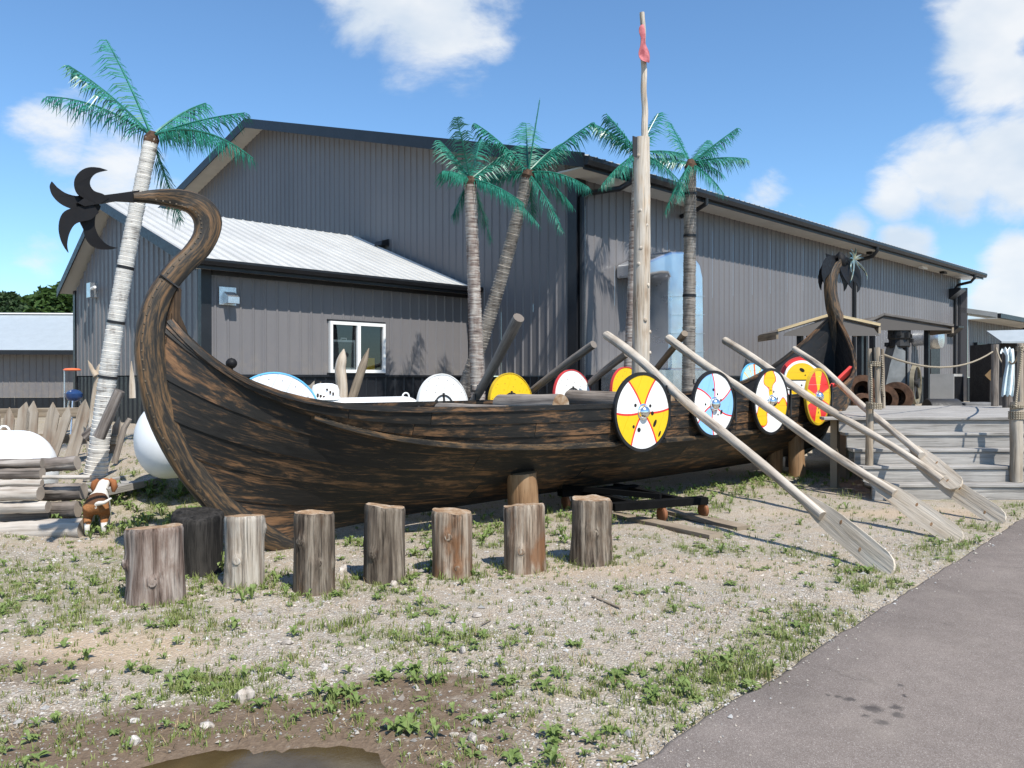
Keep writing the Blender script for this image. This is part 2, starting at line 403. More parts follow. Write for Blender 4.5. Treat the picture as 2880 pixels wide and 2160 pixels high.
def make_path():
    me = MB(); xs = [-60, -30, -15, -8, -4] + [-2 + 0.12 * i for i in range(180)] + [22, 26, 32, 40, 60, 90]
    rows = []
    for x in xs:
        e = edge_y(x) if -20 < x < 40 else 1.88 + .062 * x
        rows.append([(x, e + 0.03, -0.07), (x, e, 0.006), (x, e - 0.03, 0.018), (x, e - 0.5, 0.022), (x, e - 2.0, 0.024), (x, e - 7.5, 0.02)])
    n = 6
    me.add([p for r in rows for p in r], [(i * n + k, (i + 1) * n + k, (i + 1) * n + k + 1, i * n + k + 1) for i in range(len(rows) - 1) for k in range(n - 1)])
    # make faces look upward
    m = Mat('worn_asphalt', 0.95, 0.12); p = m.coord('Position')
    cell = m.sepc(m.vor(p, 300, 'Color'))[0]; big = m.noise(p, 0.7, 5); mid = m.noise(p, 7, 5, 0.65)
    agg = m.ramp(cell, [(0, (0.150, 0.122, 0.104)), (0.6, (0.212, 0.178, 0.156)), (0.93, (0.262, 0.224, 0.197)), (1, (0.40, 0.36, 0.32))])
    tone = m.ramp(m.math('ADD', m.math('MULTIPLY', big, 0.6), m.math('MULTIPLY', mid, 0.4)), [(0.35, 0.80), (0.65, 1.12)])
    c = m.mix(1.0, agg, tone, 'MULTIPLY')
    # oil drips: a short trail of soft dark blots
    acc = None; rr = random.Random(4)
    spots = [(1886, 1532, .055), (1938, 1530, .035), (1940, 1546, .036), (1908, 1562, .04), (1872, 1548, .022), (1838, 1512, .03), (1814, 1506, .022), (1790, 1502, .014), (1948, 1483, .02), (1956, 1505, .018)]
    nz = m.noise(p, 26, 4, 0.6, out='Color')
    wp = m.n('ShaderNodeVectorMath', operation='MULTIPLY_ADD'); m.K.new(nz, wp.inputs[0]); wp.inputs[1].default_value = (0.07, 0.07, 0.0); m.K.new(p, wp.inputs[2])
    for (a, b_, r) in spots:
        q = gnd(a, b_, 0.022); q = q + Vector((0.035, 0.035, 0))
        d = m.n('ShaderNodeVectorMath', operation='DISTANCE'); m.K.new(wp.outputs[0], d.inputs[0]); d.inputs[1].default_value = q
        f = m.rng(d.outputs['Value'], r * 0.45, r * 1.15, 1, 0)
        acc = f if acc is None else m.math('MAXIMUM', acc, f)
    c = m.mix(m.math('MULTIPLY', acc, 0.74), c, (0.03, 0.028, 0.03))
    ck = m.vor(m.coord('Position', (1, 1, 0)), 0.55, 'Distance', 'DISTANCE_TO_EDGE'); cn = m.noise(p, 3.5, 6, 0.7); ckf = m.math('MULTIPLY', m.rng(m.math('ADD', ck, m.math('MULTIPLY', m.math('SUBTRACT', cn, 0.5), 0.22)), -0.004, 0.010, 1, 0), m.rng(m.noise(p, 0.5, 2), 0.50, 0.60, 0, 0.7)); ckf = m.math('MULTIPLY', ckf, m.math('GREATER_THAN', m.math('ADD', ck, m.math('MULTIPLY', m.math('SUBTRACT', cn, 0.5), 0.22)), -0.010)); c = m.mix(ckf, c, (0.05, 0.043, 0.04))
    dust = m.rng(m.noise(p, 2.2, 6, 0.65), 0.52, 0.75, 0, 0.30)
    m.color(m.mix(dust, c, (0.32, 0.275, 0.23)))
    m.bump(m.math('ADD', cell, m.math('MULTIPLY', m.noise(p, 60, 4), 0.8)), 0.35, 0.006)
    o = me.build('asphalt_path', m.m, smooth=True); tag(o, 'grey asphalt path with dark oil drips at lower right', kind='structure')
    o.data.flip_normals() if o.data.polygons[10].normal.z < 0 else None
make_path()
def make_puddle():
    cx, cy = LD(-1.08, 3.36, 0)[:2]; V = []; rings = []
    n = 72; lim = (0.30, 0.60, 0.80, 0.92, 1.02, 1.12)
    for lv in lim:
        ring = []
        for k in range(n):
            t = 2 * PI * k / n; r = 0.02
            while r < 1.5 and puddle_f(cx + math.cos(t) * r, cy + math.sin(t) * r) < lv: r += 0.01
            ring.append((cx + math.cos(t) * r, cy + math.sin(t) * r, -0.017))
        rings.append(ring)
    b = MB(); V = [p for r in rings for p in r]
    b.add(V, [tuple(range(n))] + [(i * n + k, i * n + (k + 1) % n, (i + 1) * n + (k + 1) % n, (i + 1) * n + k) for i in range(len(lim) - 1) for k in range(n)])
    m = Mat('muddy_water', 0.06, 0.5); p = m.coord('Position')
    m.color(m.ramp(m.noise(p, 3, 4), [(0.3, (0.062, 0.042, 0.017)), (0.7, (0.10, 0.070, 0.029))]))
    m.bump(m.noise(p, 25, 3), 0.03, 0.004)
    tr = m.n('ShaderNodeBsdfTransparent'); tr.inputs[0].default_value = (0.62, 0.55, 0.45, 1); mx = m.n('ShaderNodeMixShader')
    ed = m.sepc(m.attr('depth'))[0]; m.K.new(m.rng(m.math('ADD', ed, m.math('MULTIPLY', m.math('SUBTRACT', m.noise(p, 14, 5, 0.7), 0.5), 0.6)), 0.10, 1.05, 0.0, 1.0), mx.inputs[0])
    m.K.new(tr.outputs[0], mx.inputs[1]); m.K.new(m.b.outputs[0], mx.inputs[2]); m.K.new(mx.outputs[0], m.N['Material Output'].inputs[0])
    o = b.build('puddle', m.m); tag(o, 'shallow brown puddle at lower left', kind='structure')
    ca = o.data.color_attributes.new('depth', 'FLOAT_COLOR', 'POINT'); dv = [1, 0.95, 0.75, 0.45, 0.15, 0.0]; ca.data.foreach_set('color', [q for i in range(6) for k in range(n) for q in (dv[i], dv[i], dv[i], 1)])
make_puddle()
# ------------------------------------------------------------------ halls
RIB = 0.2286
def sheet_profile(width, h=0.019):
    pts = [(0.0, 0.0)]; x = 0.06
    while x < width - 0.03:
        pts += [(x - 0.028, 0), (x - 0.010, h), (x + 0.010, h), (x + 0.028, 0)]; x += RIB
    pts.append((width, 0)); return [p for p in pts if p[0] <= width + 1e-6]
def siding(parent, name, origin, along, out, length, z0, ztop, mat, sheet=0.9144):
    """profiled sheets side by side; ztop is a height or a function of the distance along the wall"""
    A = Vector(along); O = Vector(out); base = Vector(origin)
    d = 0; cache = {}
    while d < length - 0.02:
        w = min(sheet, length - d)
        prof = sheet_profile(w - 0.003)
        flat = not callable(ztop)
        key = (round(w, 3))
        if flat and key in cache: me = cache[key]
        else:
            V = []
            for (x, h) in prof: V.append(A * x + O * h + Vector((0, 0, z0)))
            for (x, h) in prof: V.append(A * x + O * h + Vector((0, 0, ztop if flat else ztop(d + x))))
            n = len(prof); Fc = [(i, i + 1, n + i + 1, n + i) for i in range(n - 1)]
            if A.cross(Vector((0, 0, 1))).dot(O) < 0: Fc = [f[::-1] for f in Fc]
            me = bpy.data.meshes.new(name); me.from_pydata([v for v in V], [], Fc); me.materials.append(mat)
            if flat: cache[key] = me
        share(name, me, parent, Matrix.Translation(base + A * d))
        d += sheet
def box_part(name, lo, hi, mat, parent):
    b = MB(); lo = Vector(lo); hi = Vector(hi); b.box((lo + hi) / 2, hi - lo); return b.build(name, mat, parent)
XA = Vector((1, 0, 0)); YA = Vector((0, 1, 0))
GZ = 0.70; SK = 1.66

def tall_hall():
    t = empty('metal_hall', (12, 10.27, GZ), 'tall grey ribbed metal hall with long eave behind the ship', 'building')
    t.location = (0, 0, 0)
    n0, nr, n1 = 10.27, 22.3, 34.3; x0, x1 = 12.0, 34.4; ze = 5.40; zr = 8.66
    def rake(d):
        n = n0 + d; return ze + 0.235 + (zr - ze) * (1 - abs(n - nr) / (nr - n0)) 
    siding(t, 'siding_sheet', (x0 + 0.26, n0, 0), XA, -YA, x1 - x0 - 0.5, SK, ze, M['wall'])
    siding(t, 'gable_sheet', (x0, n0 + 0.22, 0), YA, -XA, n1 - n0 - 0.3, SK, lambda d: rake(d + 0.22), M['wall'])
    # plinth
    siding(t, 'plinth_sheet', (x0 + 0.03, n0 + 0.012, 0), XA, -YA, x1 - x0 - 0.05, GZ - 0.4, SK - 0.02, M['black'])
    siding(t, 'plinth_sheet', (x0 + 0.012, n0 + 0.03, 0), YA, -XA, n1 - n0, GZ - 0.4, SK - 0.02, M['black'])
    box_part('plinth_cap', (x0 + 0.2, n0 - 0.035, SK - 0.03), (x1 - 0.2, n0 - 0.002, SK + 0.012), M['black'], t)
    # corner trims
    box_part('corner_trim', (x0 - 0.03, n0 - 0.03, GZ - 0.3), (x0 + 0.24, n0 + 0.20, ze + 0.0), M['black'], t)
    box_part('corner_trim', (x1 - 0.24, n0 - 0.03, GZ - 0.3), (x1 + 0.02, n0 + 0.20, ze), M['black'], t)
    box_part('end_wall', (x1 - 0.1, n0 + 0.22, GZ - .3), (x1, n1, ze), M['wall'], t)
    # soffits, fascia and gutter along the eave
    ov = 0.62; xo0 = x0 - 0.55; xo1 = x1 + 0.6
    box_part('eave_soffit', (xo0 + 0.02, n0 - ov, ze), (xo1 - 0.02, n0 + 0.05, ze + 0.03), M['soffit'], t)
    box_part('fascia', (xo0, n0 - ov - 0.03, ze - 0.03), (xo1, n0 - ov - 0.002, ze + 0.20), M['black'], t)
    g = MB(); pr = [(0, 0.15), (0, 0.0), (-0.09, 0.0), (-0.125, 0.08), (-0.125, 0.15)]
    pts0 = [Vector((xo0 - 0.02, n0 - ov - 0.033 + a, ze + 0.03 + b)) for a, b in pr]
    g.poly(pts0, (xo1 - xo0 + 0.04, 0, 0)); g.build('gutter', M['black'], t)
    # roof planes with rib ends showing along the eave
    sl = (zr - ze) / (nr - n0)
    def zroof(n): return ze + 0.20 + 0.02 + sl * (n - (n0 - ov)) - sl * 0.0
    prof = sheet_profile(xo1 - xo0, 0.028); V = []
    for (x, h) in prof: V.append((xo0 + x, n0 - ov - 0.10, zroof(n0 - ov - 0.10) + h))
    for (x, h) in prof: V.append((xo0 + x, nr, zroof(nr) + h))
    n = len(prof); b = MB(); b.add(V, [(i, i + 1, n + i + 1, n + i) for i in range(n - 1)]); b.build('roof_sheet', M['roof'], t)
    b = MB(); b.poly([(xo0, n0 - ov, zroof(n0 - ov) - 0.01), (xo0, n0 - ov, zroof(n0 - ov) - 0.12), (xo0, nr, zroof(nr) - 0.12), (xo0, nr, zroof(nr) - 0.01)], (xo1 - xo0, 0, 0)); b.build('roof_deck', M['soffit'], t)
    b = MB(); b.poly([(xo0, nr, zroof(nr) - 0.01), (xo0, nr, zroof(nr) - 0.12), (xo0, n1 + ov, zroof(n0 - ov) - 0.12), (xo0, n1 + ov, zroof(n0 - ov) - 0.01)], (xo1 - xo0, 0, 0)); b.build('roof_deck', M['roof'], t)
    # rake trim (dark) and rake soffit (pale) on the gable
    for sgn in (0, 1):
        a0 = n0 - ov - 0.05 if sgn == 0 else n1 + ov; z0_ = zroof(n0 - ov)
        b = MB(); b.poly([(xo0 - 0.03, a0, z0_ + 0.035), (xo0 - 0.03, a0, z0_ - 0.23), (xo0 - 0.03, nr, zroof(nr) - 0.23), (xo0 - 0.03, nr, zroof(nr) + 0.035)], (0.028, 0, 0)); b.build('rake_trim', M['black'], t)
        b = MB(); b.poly([(xo0 + 0.002, a0, z0_ - 0.13), (xo0 + 0.002, a0, z0_ - 0.16), (xo0 + 0.002, nr, zroof(nr) - 0.16), (xo0 + 0.002, nr, zroof(nr) - 0.13)], (x0 - xo0 + 0.02, 0, 0)); b.build('rake_soffit', M['soffit'], t)
    # downspouts
    def spout(x, name='downspout'):
        b = MB(); yg = n0 - ov - 0.09
        b.tube([(x, yg, ze + 0.04), (x, yg, ze - 0.08), (x, yg + 0.12, ze - 0.22), (x, n0 - 0.14, ze - 0.30), (x, n0 - 0.06, ze - 0.42), (x, n0 - 0.06, SK), (x, n0 - 0.06, GZ)], 0.055, 8)
        shade(b.build(name, M['black'], t))
    for x in (12.62, 16.8, 24.6, 33.7): spout(x) if x > 20 else None
    # downspout at the near corner, running down the trim
    b = MB(); yg = n0 - ov - 0.09
    b.tube([(12.75, yg, ze + 0.04), (12.75, yg, ze - 0.06), (12.62, yg + 0.16, ze - 0.18), (12.3, n0 - 0.12, ze - 0.24), (12.06, n0 - 0.09, ze - 0.36), (12.06, n0 - 0.09, GZ)], 0.055, 8)
    shade(b.build('downspout', M['black'], t))
    box_part('conduit', (12.155, n0 - 0.062, GZ), (12.185, n0 - 0.034, ze - 0.5), M['galv'], t)
    b = MB(); b.tube([(15.4, yg, ze + 0.04), (15.4, yg, ze - 0.08), (15.5, n0 - 0.3, ze - 0.2), (15.5, n0 - 0.02, ze - 0.24)], 0.05, 8); shade(b.build('downspout_elbow', M['black'], t))
    # gable light and soffit lamps
    p = Vector((x0, 0, 0)); 
    c = Vector((x0 - 0.16, 16.3, 4.85))
    b = MB(); b.poly([c + Vector((0.14, -0.14, 0.10)), c + Vector((0.14, -0.14, -0.06)), c + Vector((-0.08, -0.14, -0.06)), c + Vector((-0.06, -0.14, 0.04))], (0, 0.28, 0)); b.build('gable_lamp', M['black'], t)
    for x in (25.2, 31.6):
        b = MB(); b.box((x, n0 - 0.3, ze - 0.04), (0.3, 0.16, 0.07)); b.build('soffit_lamp', M['black'], t)
    b = MB(); b.box((29.6, n0 - 0.30, ze - 0.05), (0.5, 0.12, 0.08)); b.build('soffit_lamp', M['white'], t)
    # wedge shaped wall packs near the far end
    for (x, z) in ((33.4, 4.75), (33.2, 3.35)):
        b = MB(); b.poly([(x - .3, n0 - 0.02, z + 0.18), (x - .3, n0 - 0.02, z - 0.2), (x - .3, n0 - 0.42, z + 0.12), (x - .3, n0 - 0.42, z + 0.18)], (0.6, 0, 0)); b.build('wall_hood', M['black'], t)
    # doors and a round exhaust hood further along
    box_part('door', (31.2, n0 - 0.03, GZ), (32.15, n0 - 0.0, 2.85), M['black'], t)
    b = MB(); Mx = Matrix.Translation((29.6, n0 - 0.02, 2.95)) @ Matrix.Rotation(PI / 2, 4, 'X')
    b.lathe([(0.24, 0), (0.24, 0.35), (0.25, 0.36), (0.33, 0.42), (0.36, 0.55), (0.36, 0.75), (0.33, 0.86), (0.05, 0.9)], 20, Mx); shade(b.build('exhaust_hood', M['galv'], t))
    return t
tall_hall()

def small_hall():
    t = empty('lean_hall', (0, 0, 0), 'low grey metal annex with pale roof and white window behind the bow', 'building')
    x0, x1 = 6.06, 11.98; n0, nr, n1 = 13.3, 17.35, 19.6; ze = 3.47; zr = 4.98
    so = 0.25; eo = 0.34
    def top(d):
        n = n0 + d
        return ze + (zr - ze) * ((n - n0) / (nr - n0) if n < nr else (n1 - n) / (n1 - nr)) - 0.03
    siding(t, 'siding_sheet', (x0 + 0.16, n0, 0), XA, -YA, x1 - x0 - 0.18, SK, ze + 0.05, M['wall'])
    siding(t, 'gable_sheet', (x0, n0 + 0.1, 0), YA, -XA, n1 - n0 - 0.12, SK, lambda d: top(d + .1), M['wall'])
    siding(t, 'plinth_sheet', (x0 + 0.02, n0 + 0.012, 0), XA, -YA, x1 - x0 - 0.03, GZ - 0.6, SK - 0.02, M['black'])
    siding(t, 'plinth_sheet', (x0 + 0.012, n0 + 0.02, 0), YA, -XA, n1 - n0, GZ - 0.8, SK - 0.02, M['black'])
    box_part('plinth_cap', (x0 + 0.1, n0 - 0.03, SK - 0.03), (x1, n0 - 0.002, SK + 0.012), M['black'], t)
    box_part('corner_trim', (x0 - 0.028, n0 - 0.028, GZ - 0.5), (x0 + 0.15, n0 + 0.10, ze + 0.05), M['black'], t)
    box_part('corner_trim', (x0 - 0.028, n1 - 0.10, GZ - 0.5), (x0 + 0.10, n1 + 0.028, ze + 0.05), M['black'], t)
    box_part('back_wall', (x0 + 0.05, n1 - 0.05, GZ - 0.4), (x1, n1, ze), M['wall'], t)
    # roof sheets
    sl = (zr - ze) / (nr - n0)
    def zr_(n): return ze + 0.14 + sl * (n - n0)
    d = x0 - so; k = 0
    while d < x1 - 0.02:
        w = min(0.9144, x1 - d); prof = sheet_profile(w - 0.002, 0.034); V = []
        for (x, h) in prof: V.append((d + x, n0 - eo - 0.06, zr_(n0 - eo - 0.06) + h))
        for (x, h) in prof: V.append((d + x, nr, zr_(nr) + h))
        n = len(prof); b = MB(); b.add(V, [(i, i + 1, n + i + 1, n + i) for i in range(n - 1)]); b.build('roof_sheet', M['roof'], t)
        d += 0.9144
    b = MB(); b.poly([(x0 - so + 0.01, n0 - eo, zr_(n0 - eo) - 0.01), (x0 - so + 0.01, n0 - eo, zr_(n0 - eo) - 0.06), (x0 - so + 0.01, nr, zr_(nr) - 0.06), (x0 - so + 0.01, nr, zr_(nr) - 0.01)], (x1 - x0 + so - 0.02, 0, 0)); b.build('roof_deck', M['black'], t)
    zb = zr_(nr); 
    b = MB(); b.poly([(x0 - so, nr, zb + 0.02), (x0 - so, nr, zb - 0.06), (x0 - so, n1 + 0.3, ze + 0.0), (x0 - so, n1 + 0.3, ze + 0.08)], (x1 - x0 + so, 0, 0)); b.build('rear_roof', M['roof'], t)
    # fascia, gutter, soffit
    box_part('fascia', (x0 - so, n0 - eo - 0.022, ze - 0.10), (x1, n0 - eo - 0.0, ze + 0.03), M['black'], t)
    g = MB(); g.poly([Vector((x0 - so - 0.02, n0 - eo - 0.024 + a, ze - 0.04 + c)) for a, c in [(0, 0.1), (0, 0), (-0.08, 0), (-0.11, 0.06), (-0.11, 0.1)]], (x1 - x0 + so, 0, 0)); g.build('gutter', M['black'], t)
    box_part('eave_soffit', (x0 - so + 0.01, n0 - eo + 0.002, ze - 0.06), (x1, n0 + 0.03, ze - 0.035), M['soffit'], t)
    box_part('frieze', (x0 + 0.16, n0 - 0.034, ze - 0.14), (x1, n0 - 0.004, ze - 0.062), M['black'], t)
    for (a, c, za, zc) in ((n0 - eo, nr, zr_(n0 - eo), zb), (n1 + 0.3, nr, ze + 0.06, zb)):
        b = MB(); b.poly([(x0 - so - 0.025, a, za + 0.03), (x0 - so - 0.025, a, za - 0.15), (x0 - so - 0.025, c, zc - 0.15), (x0 - so - 0.025, c, zc + 0.03)], (0.023, 0, 0)); b.build('rake_trim', M['black'], t)
    # window with two sashes
    wl = on_n(709, 694, n0); wr = on_n(828, 804, n0); a, c = wl.x, wr.x; z1 = wl.z; z0_ = on_n(709, 804, n0).z
    z0_ = SK + 0.05; z1 = z0_ + 0.96
    w = MB()
    for (p, q) in (((a, z0_), (c, z0_ + 0.06)), ((a, z1 - 0.06), (c, z1)), ((a, z0_ + 0.06), (a + 0.055, z1 - 0.06)), ((c - 0.055, z0_ + 0.06), (c, z1 - 0.06)), (((a + c) / 2 - 0.03, z0_ + 0.06), ((a + c) / 2 + 0.045, z1 - 0.06))):
        w.box(((p[0] + q[0]) / 2, n0 - 0.045, (p[1] + q[1]) / 2), (q[0] - p[0], 0.07, q[1] - p[1]))
    win = w.build('window', M['white'], t)
    box_part('casing_trim', (a - 0.03, n0 - 0.032, z1 + 0.002), (c + 0.03, n0 - 0.004, z1 + 0.035), M['black'], win)
    box_part('casing_trim', (a - 0.03, n0 - 0.032, z0_ - 0.07), (c + 0.03, n0 - 0.004, z0_ - 0.002), M['black'], win)
    for (l, r) in ((a + 0.055, (a + c) / 2 - 0.03), ((a + c) / 2 + 0.045, c - 0.055)):
        b = MB(); b.add([(l, n0 - 0.030, z0_ + 0.06), (r, n0 - 0.030, z0_ + 0.06), (r, n0 - 0.030, z1 - 0.06), (l, n0 - 0.030, z1 - 0.06)], [(0, 1, 2, 3)]); b.build('pane', M['glass'], win)
    # dark sheet standing in for the unlit room behind the panes
    b = MB(); b.add([(a, n0 - 0.022, z0_ + 0.03), (c, n0 - 0.022, z0_ + 0.03), (c, n0 - 0.022, z1 - 0.03), (a, n0 - 0.022, z1 - 0.03)], [(0, 1, 2, 3)]); b.build('dark_backing', M['roomshade'], win)
    # dryer vent
    v = on_n(490, 640, n0); vz = v.z; vx = v.x
    b = MB(); b.box((vx, n0 - 0.03, vz), (0.30, 0.022, 0.30)); vb = b.build('vent_hood', M['galv'], t)
    b = MB(); b.poly([(vx - 0.07, n0 - 0.042, vz + 0.07), (vx - 0.07, n0 - 0.042, vz - 0.13), (vx - 0.07, n0 - 0.20, vz - 0.13), (vx - 0.07, n0 - 0.20, vz - 0.02)], (0.20, 0, 0)); b.build('hood_cover', M['galv'], vb)
    # lamp on the gable end
    q = Vector((x0, 17.2, 2.95)); u = (208 - CX) / F; n = x0 * (1 - u) / (1 + u); D = (x0 + n) * R2
    q = Vector((x0 - 0.11, n, H - (628 - HY) / F * D))
    b = MB(); b.box(q + Vector((0.04, 0, 0)), (0.16, 0.22, 0.30)); wl_ = b.build('wall_lamp', M['galv'], t)
    b = MB(); b.tube([q + Vector((0.0, -0.1, 0.02)), q + Vector((-0.05, -0.42, 0.03))], 0.03, 6); b.build('lamp_arm', M['white'], wl_)
    return (a, c, z0_, z1)
WIN = small_hall()

def window_things():
    a, c, z0, z1 = WIN; n = 13.3 - 0.026
    t = empty('box_fan', (a + 0.34, n, z0), 'grey box fan standing in the left sash of the white window', 'fan')
    # held just behind the glass line
    x0, x1 = a + 0.07, (a + c) / 2 - 0.05; h = 0.58; y = n - 0.0015
    b = MB()
    for (p, q) in (((x0, 0.06), (x1, 0.10)), ((x0, h), (x1, h + 0.04)), ((x0, 0.10), (x0 + 0.03, h)), ((x1 - 0.03, 0.10), (x1, h))):
        b.box(((p[0] + q[0]) / 2 - a - 0.34, y - n, (p[1] + q[1]) / 2), (q[0] - p[0], 0.003, q[1] - p[1]))
    b.box(((x0 + x1) / 2 - a - .34, 0, h + 0.07), (0.14, 0.003, 0.02)); b.box(((x0 + x1) / 2 - a - .40, 0, h + 0.05), (0.02, 0.003, 0.04)); b.box(((x0 + x1) / 2 - a - .28, 0, h + 0.05), (0.02, 0.003, 0.04))
    gm = painted('grey_plastic', (0.62, 0.62, 0.58), 0.5)
    b.build('fan_frame', gm, t)
    b = MB(); k = x0 + 0.05
    while k < x1 - 0.03: b.box((k - a - 0.34, 0, (0.10 + h) / 2), (0.004, 0.002, h - 0.1)); k += 0.022
    k = 0.12
    while k < h: b.box(((x0 + x1) / 2 - a - 0.34, 0.001, k), (x1 - x0 - 0.06, 0.002, 0.004)); k += 0.022
    b.build('grille', painted('grey_wire', (0.30, 0.30, 0.29), 0.5), t)
    b = MB(); b.box((0, 0, 0.115), (0.20, 0.003, 0.23)); bx = b.build('yellow_carton', painted('yellow_card', (0.55, 0.36, 0.02), 0.6), loc=((a + c) / 2 + 0.30, n, z0 + 0.06))
    tag(bx, 'yellow carton behind the right pane of the white window', 'carton')
window_things()
# ------------------------------------------------------------------ timber and paint materials
def charred():
    m = Mat('charred_plank', 0.62, 0.35)
    v = m.coord('UV', (1.0, 6.5, 1), rand=True); n = m.noise(v, 2.0, 9, 0.72, 0.8)
    v2 = m.coord('UV', (5.5, 60, 1), rand=True); n2 = m.noise(v2, 1.0, 6, 0.7)
    v3 = m.coord('UV', (0.8, 1.6, 1), rand=True); n3 = m.noise(v3, 1.6, 4)
    f = m.math('ADD', m.math('ADD', m.math('MULTIPLY', n, 0.55), m.math('MULTIPLY', n2, 0.28)), m.math('MULTIPLY', n3, 0.30))
    c = m.ramp(f, [(0.44, (0.007, 0.0068, 0.0065)), (0.562, (0.016, 0.0145, 0.0125)), (0.600, (0.065, 0.039, 0.021)), (0.640, (0.16, 0.084, 0.040)), (0.74, (0.24, 0.128, 0.058))])
    m.color(c); m.rough(m.rng(n2, 0.3, 0.7, 0.5, 0.78)); m.bump(m.math('ADD', n2, m.math('MULTIPLY', n, 0.5)), 0.4, 0.008); return m.m
def charred_light():
    m = Mat('charred_stem', 0.6, 0.35)
    v = m.coord('UV', (1.3, 6, 1), rand=True); n = m.noise(v, 1.9, 9, 0.70, 0.7)
    v2 = m.coord('UV', (6, 50, 1), rand=True); n2 = m.noise(v2, 1.0, 5, 0.6)
    f = m.math('ADD', m.math('MULTIPLY', n, 0.72), m.math('MULTIPLY', n2, 0.28))
    m.color(m.ramp(f, [(0.40, (0.013, 0.012, 0.011)), (0.49, (0.034, 0.028, 0.021)), (0.535, (0.095, 0.060, 0.031)), (0.63, (0.19, 0.105, 0.050))]))
    m.bump(m.math('ADD', n2, m.math('MULTIPLY', n, 0.5)), 0.35, 0.008); return m.m
M['char'] = charred(); M['stem'] = charred_light()
M['inner'] = painted('tarred_inner_hull', (0.012, 0.012, 0.013), 0.5, 0.25)
M['fin'] = painted('black_fin_steel', (0.010, 0.0095, 0.0105), 0.6, 0.2, spec=0.2)
M['oar'] = wood('bleached_oar_wood', [(0.23, 0.18, 0.135), (0.41, 0.35, 0.28), (0.53, 0.465, 0.385), (0.61, 0.55, 0.465)], axis=0, coord='UV', crack=0.55)
M['blade'] = wood('pale_blade_wood', [(0.31, 0.235, 0.165), (0.45, 0.375, 0.285), (0.54, 0.465, 0.37), (0.60, 0.535, 0.445)], axis=0, coord='UV', crack=0.18)
M['oard'] = wood('brown_oar_wood', [(0.10, 0.075, 0.052), (0.19, 0.15, 0.11), (0.27, 0.22, 0.17)], axis=0, coord='UV', crack=0.6)
M['mast'] = wood('peeled_mast_pole', [(0.30, 0.215, 0.145), (0.47, 0.39, 0.30), (0.56, 0.50, 0.42), (0.54, 0.41, 0.28)], axis=2, crack=0.55)
M['log'] = wood('grey_log_wood', [(0.13, 0.105, 0.085), (0.23, 0.195, 0.165), (0.33, 0.285, 0.24)], axis=0, coord='UV', crack=0.6)
M['post'] = wood('orange_post_wood', [(0.16, 0.085, 0.04), (0.28, 0.165, 0.085), (0.36, 0.235, 0.135)], axis=2, crack=0.5)
M['iron'] = painted('dark_iron', (0.03, 0.028, 0.027), 0.55, 0.2)
M['rivet'] = painted('dull_rivet', (0.16, 0.12, 0.08), 0.5, 0.2, metal=0.4)
def chrome():
    m = Mat('polished_boss', 0.12, 0.5, 1.0); m.color((0.86, 0.87, 0.88)); v = m.coord('Object'); m.rough(m.rng(m.noise(v, 30, 4), 0.3, 0.7, 0.08, 0.22)); return m.m
M['boss'] = chrome()

# ------------------------------------------------------------------ the ship
CY = 7.07
ROWS = [ # half beam, mid height, bow end (x, z), bow decay, stern end (x, z), stern decay
    (0.05, 0.17, (4.00, 0.07), 0.9, (15.10, 0.32), 0.8),
    (0.34, 0.26, (3.35, 0.55), 1.15, (15.50, 0.55), 0.9),
    (0.60, 0.40, (3.08, 0.93), 1.30, (15.80, 0.85), 1.0),
    (0.82, 0.56, (2.93, 1.25), 1.35, (15.98, 1.22), 1.0),
    (0.98, 0.71, (2.87, 1.60), 1.33, (16.10, 1.66), 1.0),
    (1.07, 0.82, (2.88, 1.98), 1.10, (16.13, 2.12), 0.95),
    (1.10, 0.98, (2.89, 2.02), 0.82, (16.13, 2.40), 0.9),
    (1.12, 1.14, (2.90, 2.06), 0.60, (16.12, 2.60), 0.85),
    (1.13, 1.29, (2.93, 2.10), 0.46, (16.10, 2.80), 0.82)]
def rowv(r, k):
    i = min(int(r), 7); t = r - i; a, b = ROWS[i], ROWS[i + 1]
    def g(p, q): return p + (q - p) * t
    return {'B': g(a[0], b[0]), 'z': g(a[1], b[1]), 's0': g(a[2][0], b[2][0]), 'z0': g(a[2][1], b[2][1]), 'l0': g(a[3], b[3]), 's1': g(a[4][0], b[4][0]), 'z1': g(a[4][1], b[4][1]), 'l1': g(a[5], b[5])}
def hull(r, x):
    """point of the hull skin on row r (0 keel .. 8 gunwale) at station x: half breadth and height"""
    q = rowv(r, 0); d0 = max(0, x - q['s0']); d1 = max(0, q['s1'] - x)
    lb = 1.25 + 0.16 * (8 - r)
    b = q['B'] * (1 - math.exp(-d0 / lb)) ** 0.95 * (1 - math.exp(-d1 / (0.75 + 0.10 * (8 - r))))
    b /= (1 - math.exp(-6.5 / lb))
    mid = q['z'] + 0.0016 * (x - 7.5) ** 2 * (r / 8)
    e0 = math.exp(-d0 / q['l0']); e1 = math.exp(-d1 / q['l1'])
    z = mid + (q['z0'] - q['z']) * e0 + (q['z1'] - q['z']) * e1
    return b, z
def hp(r, x, side, off=0.0):
    b, z = hull(r, x); return Vector((x, CY + side * (b + off), z))
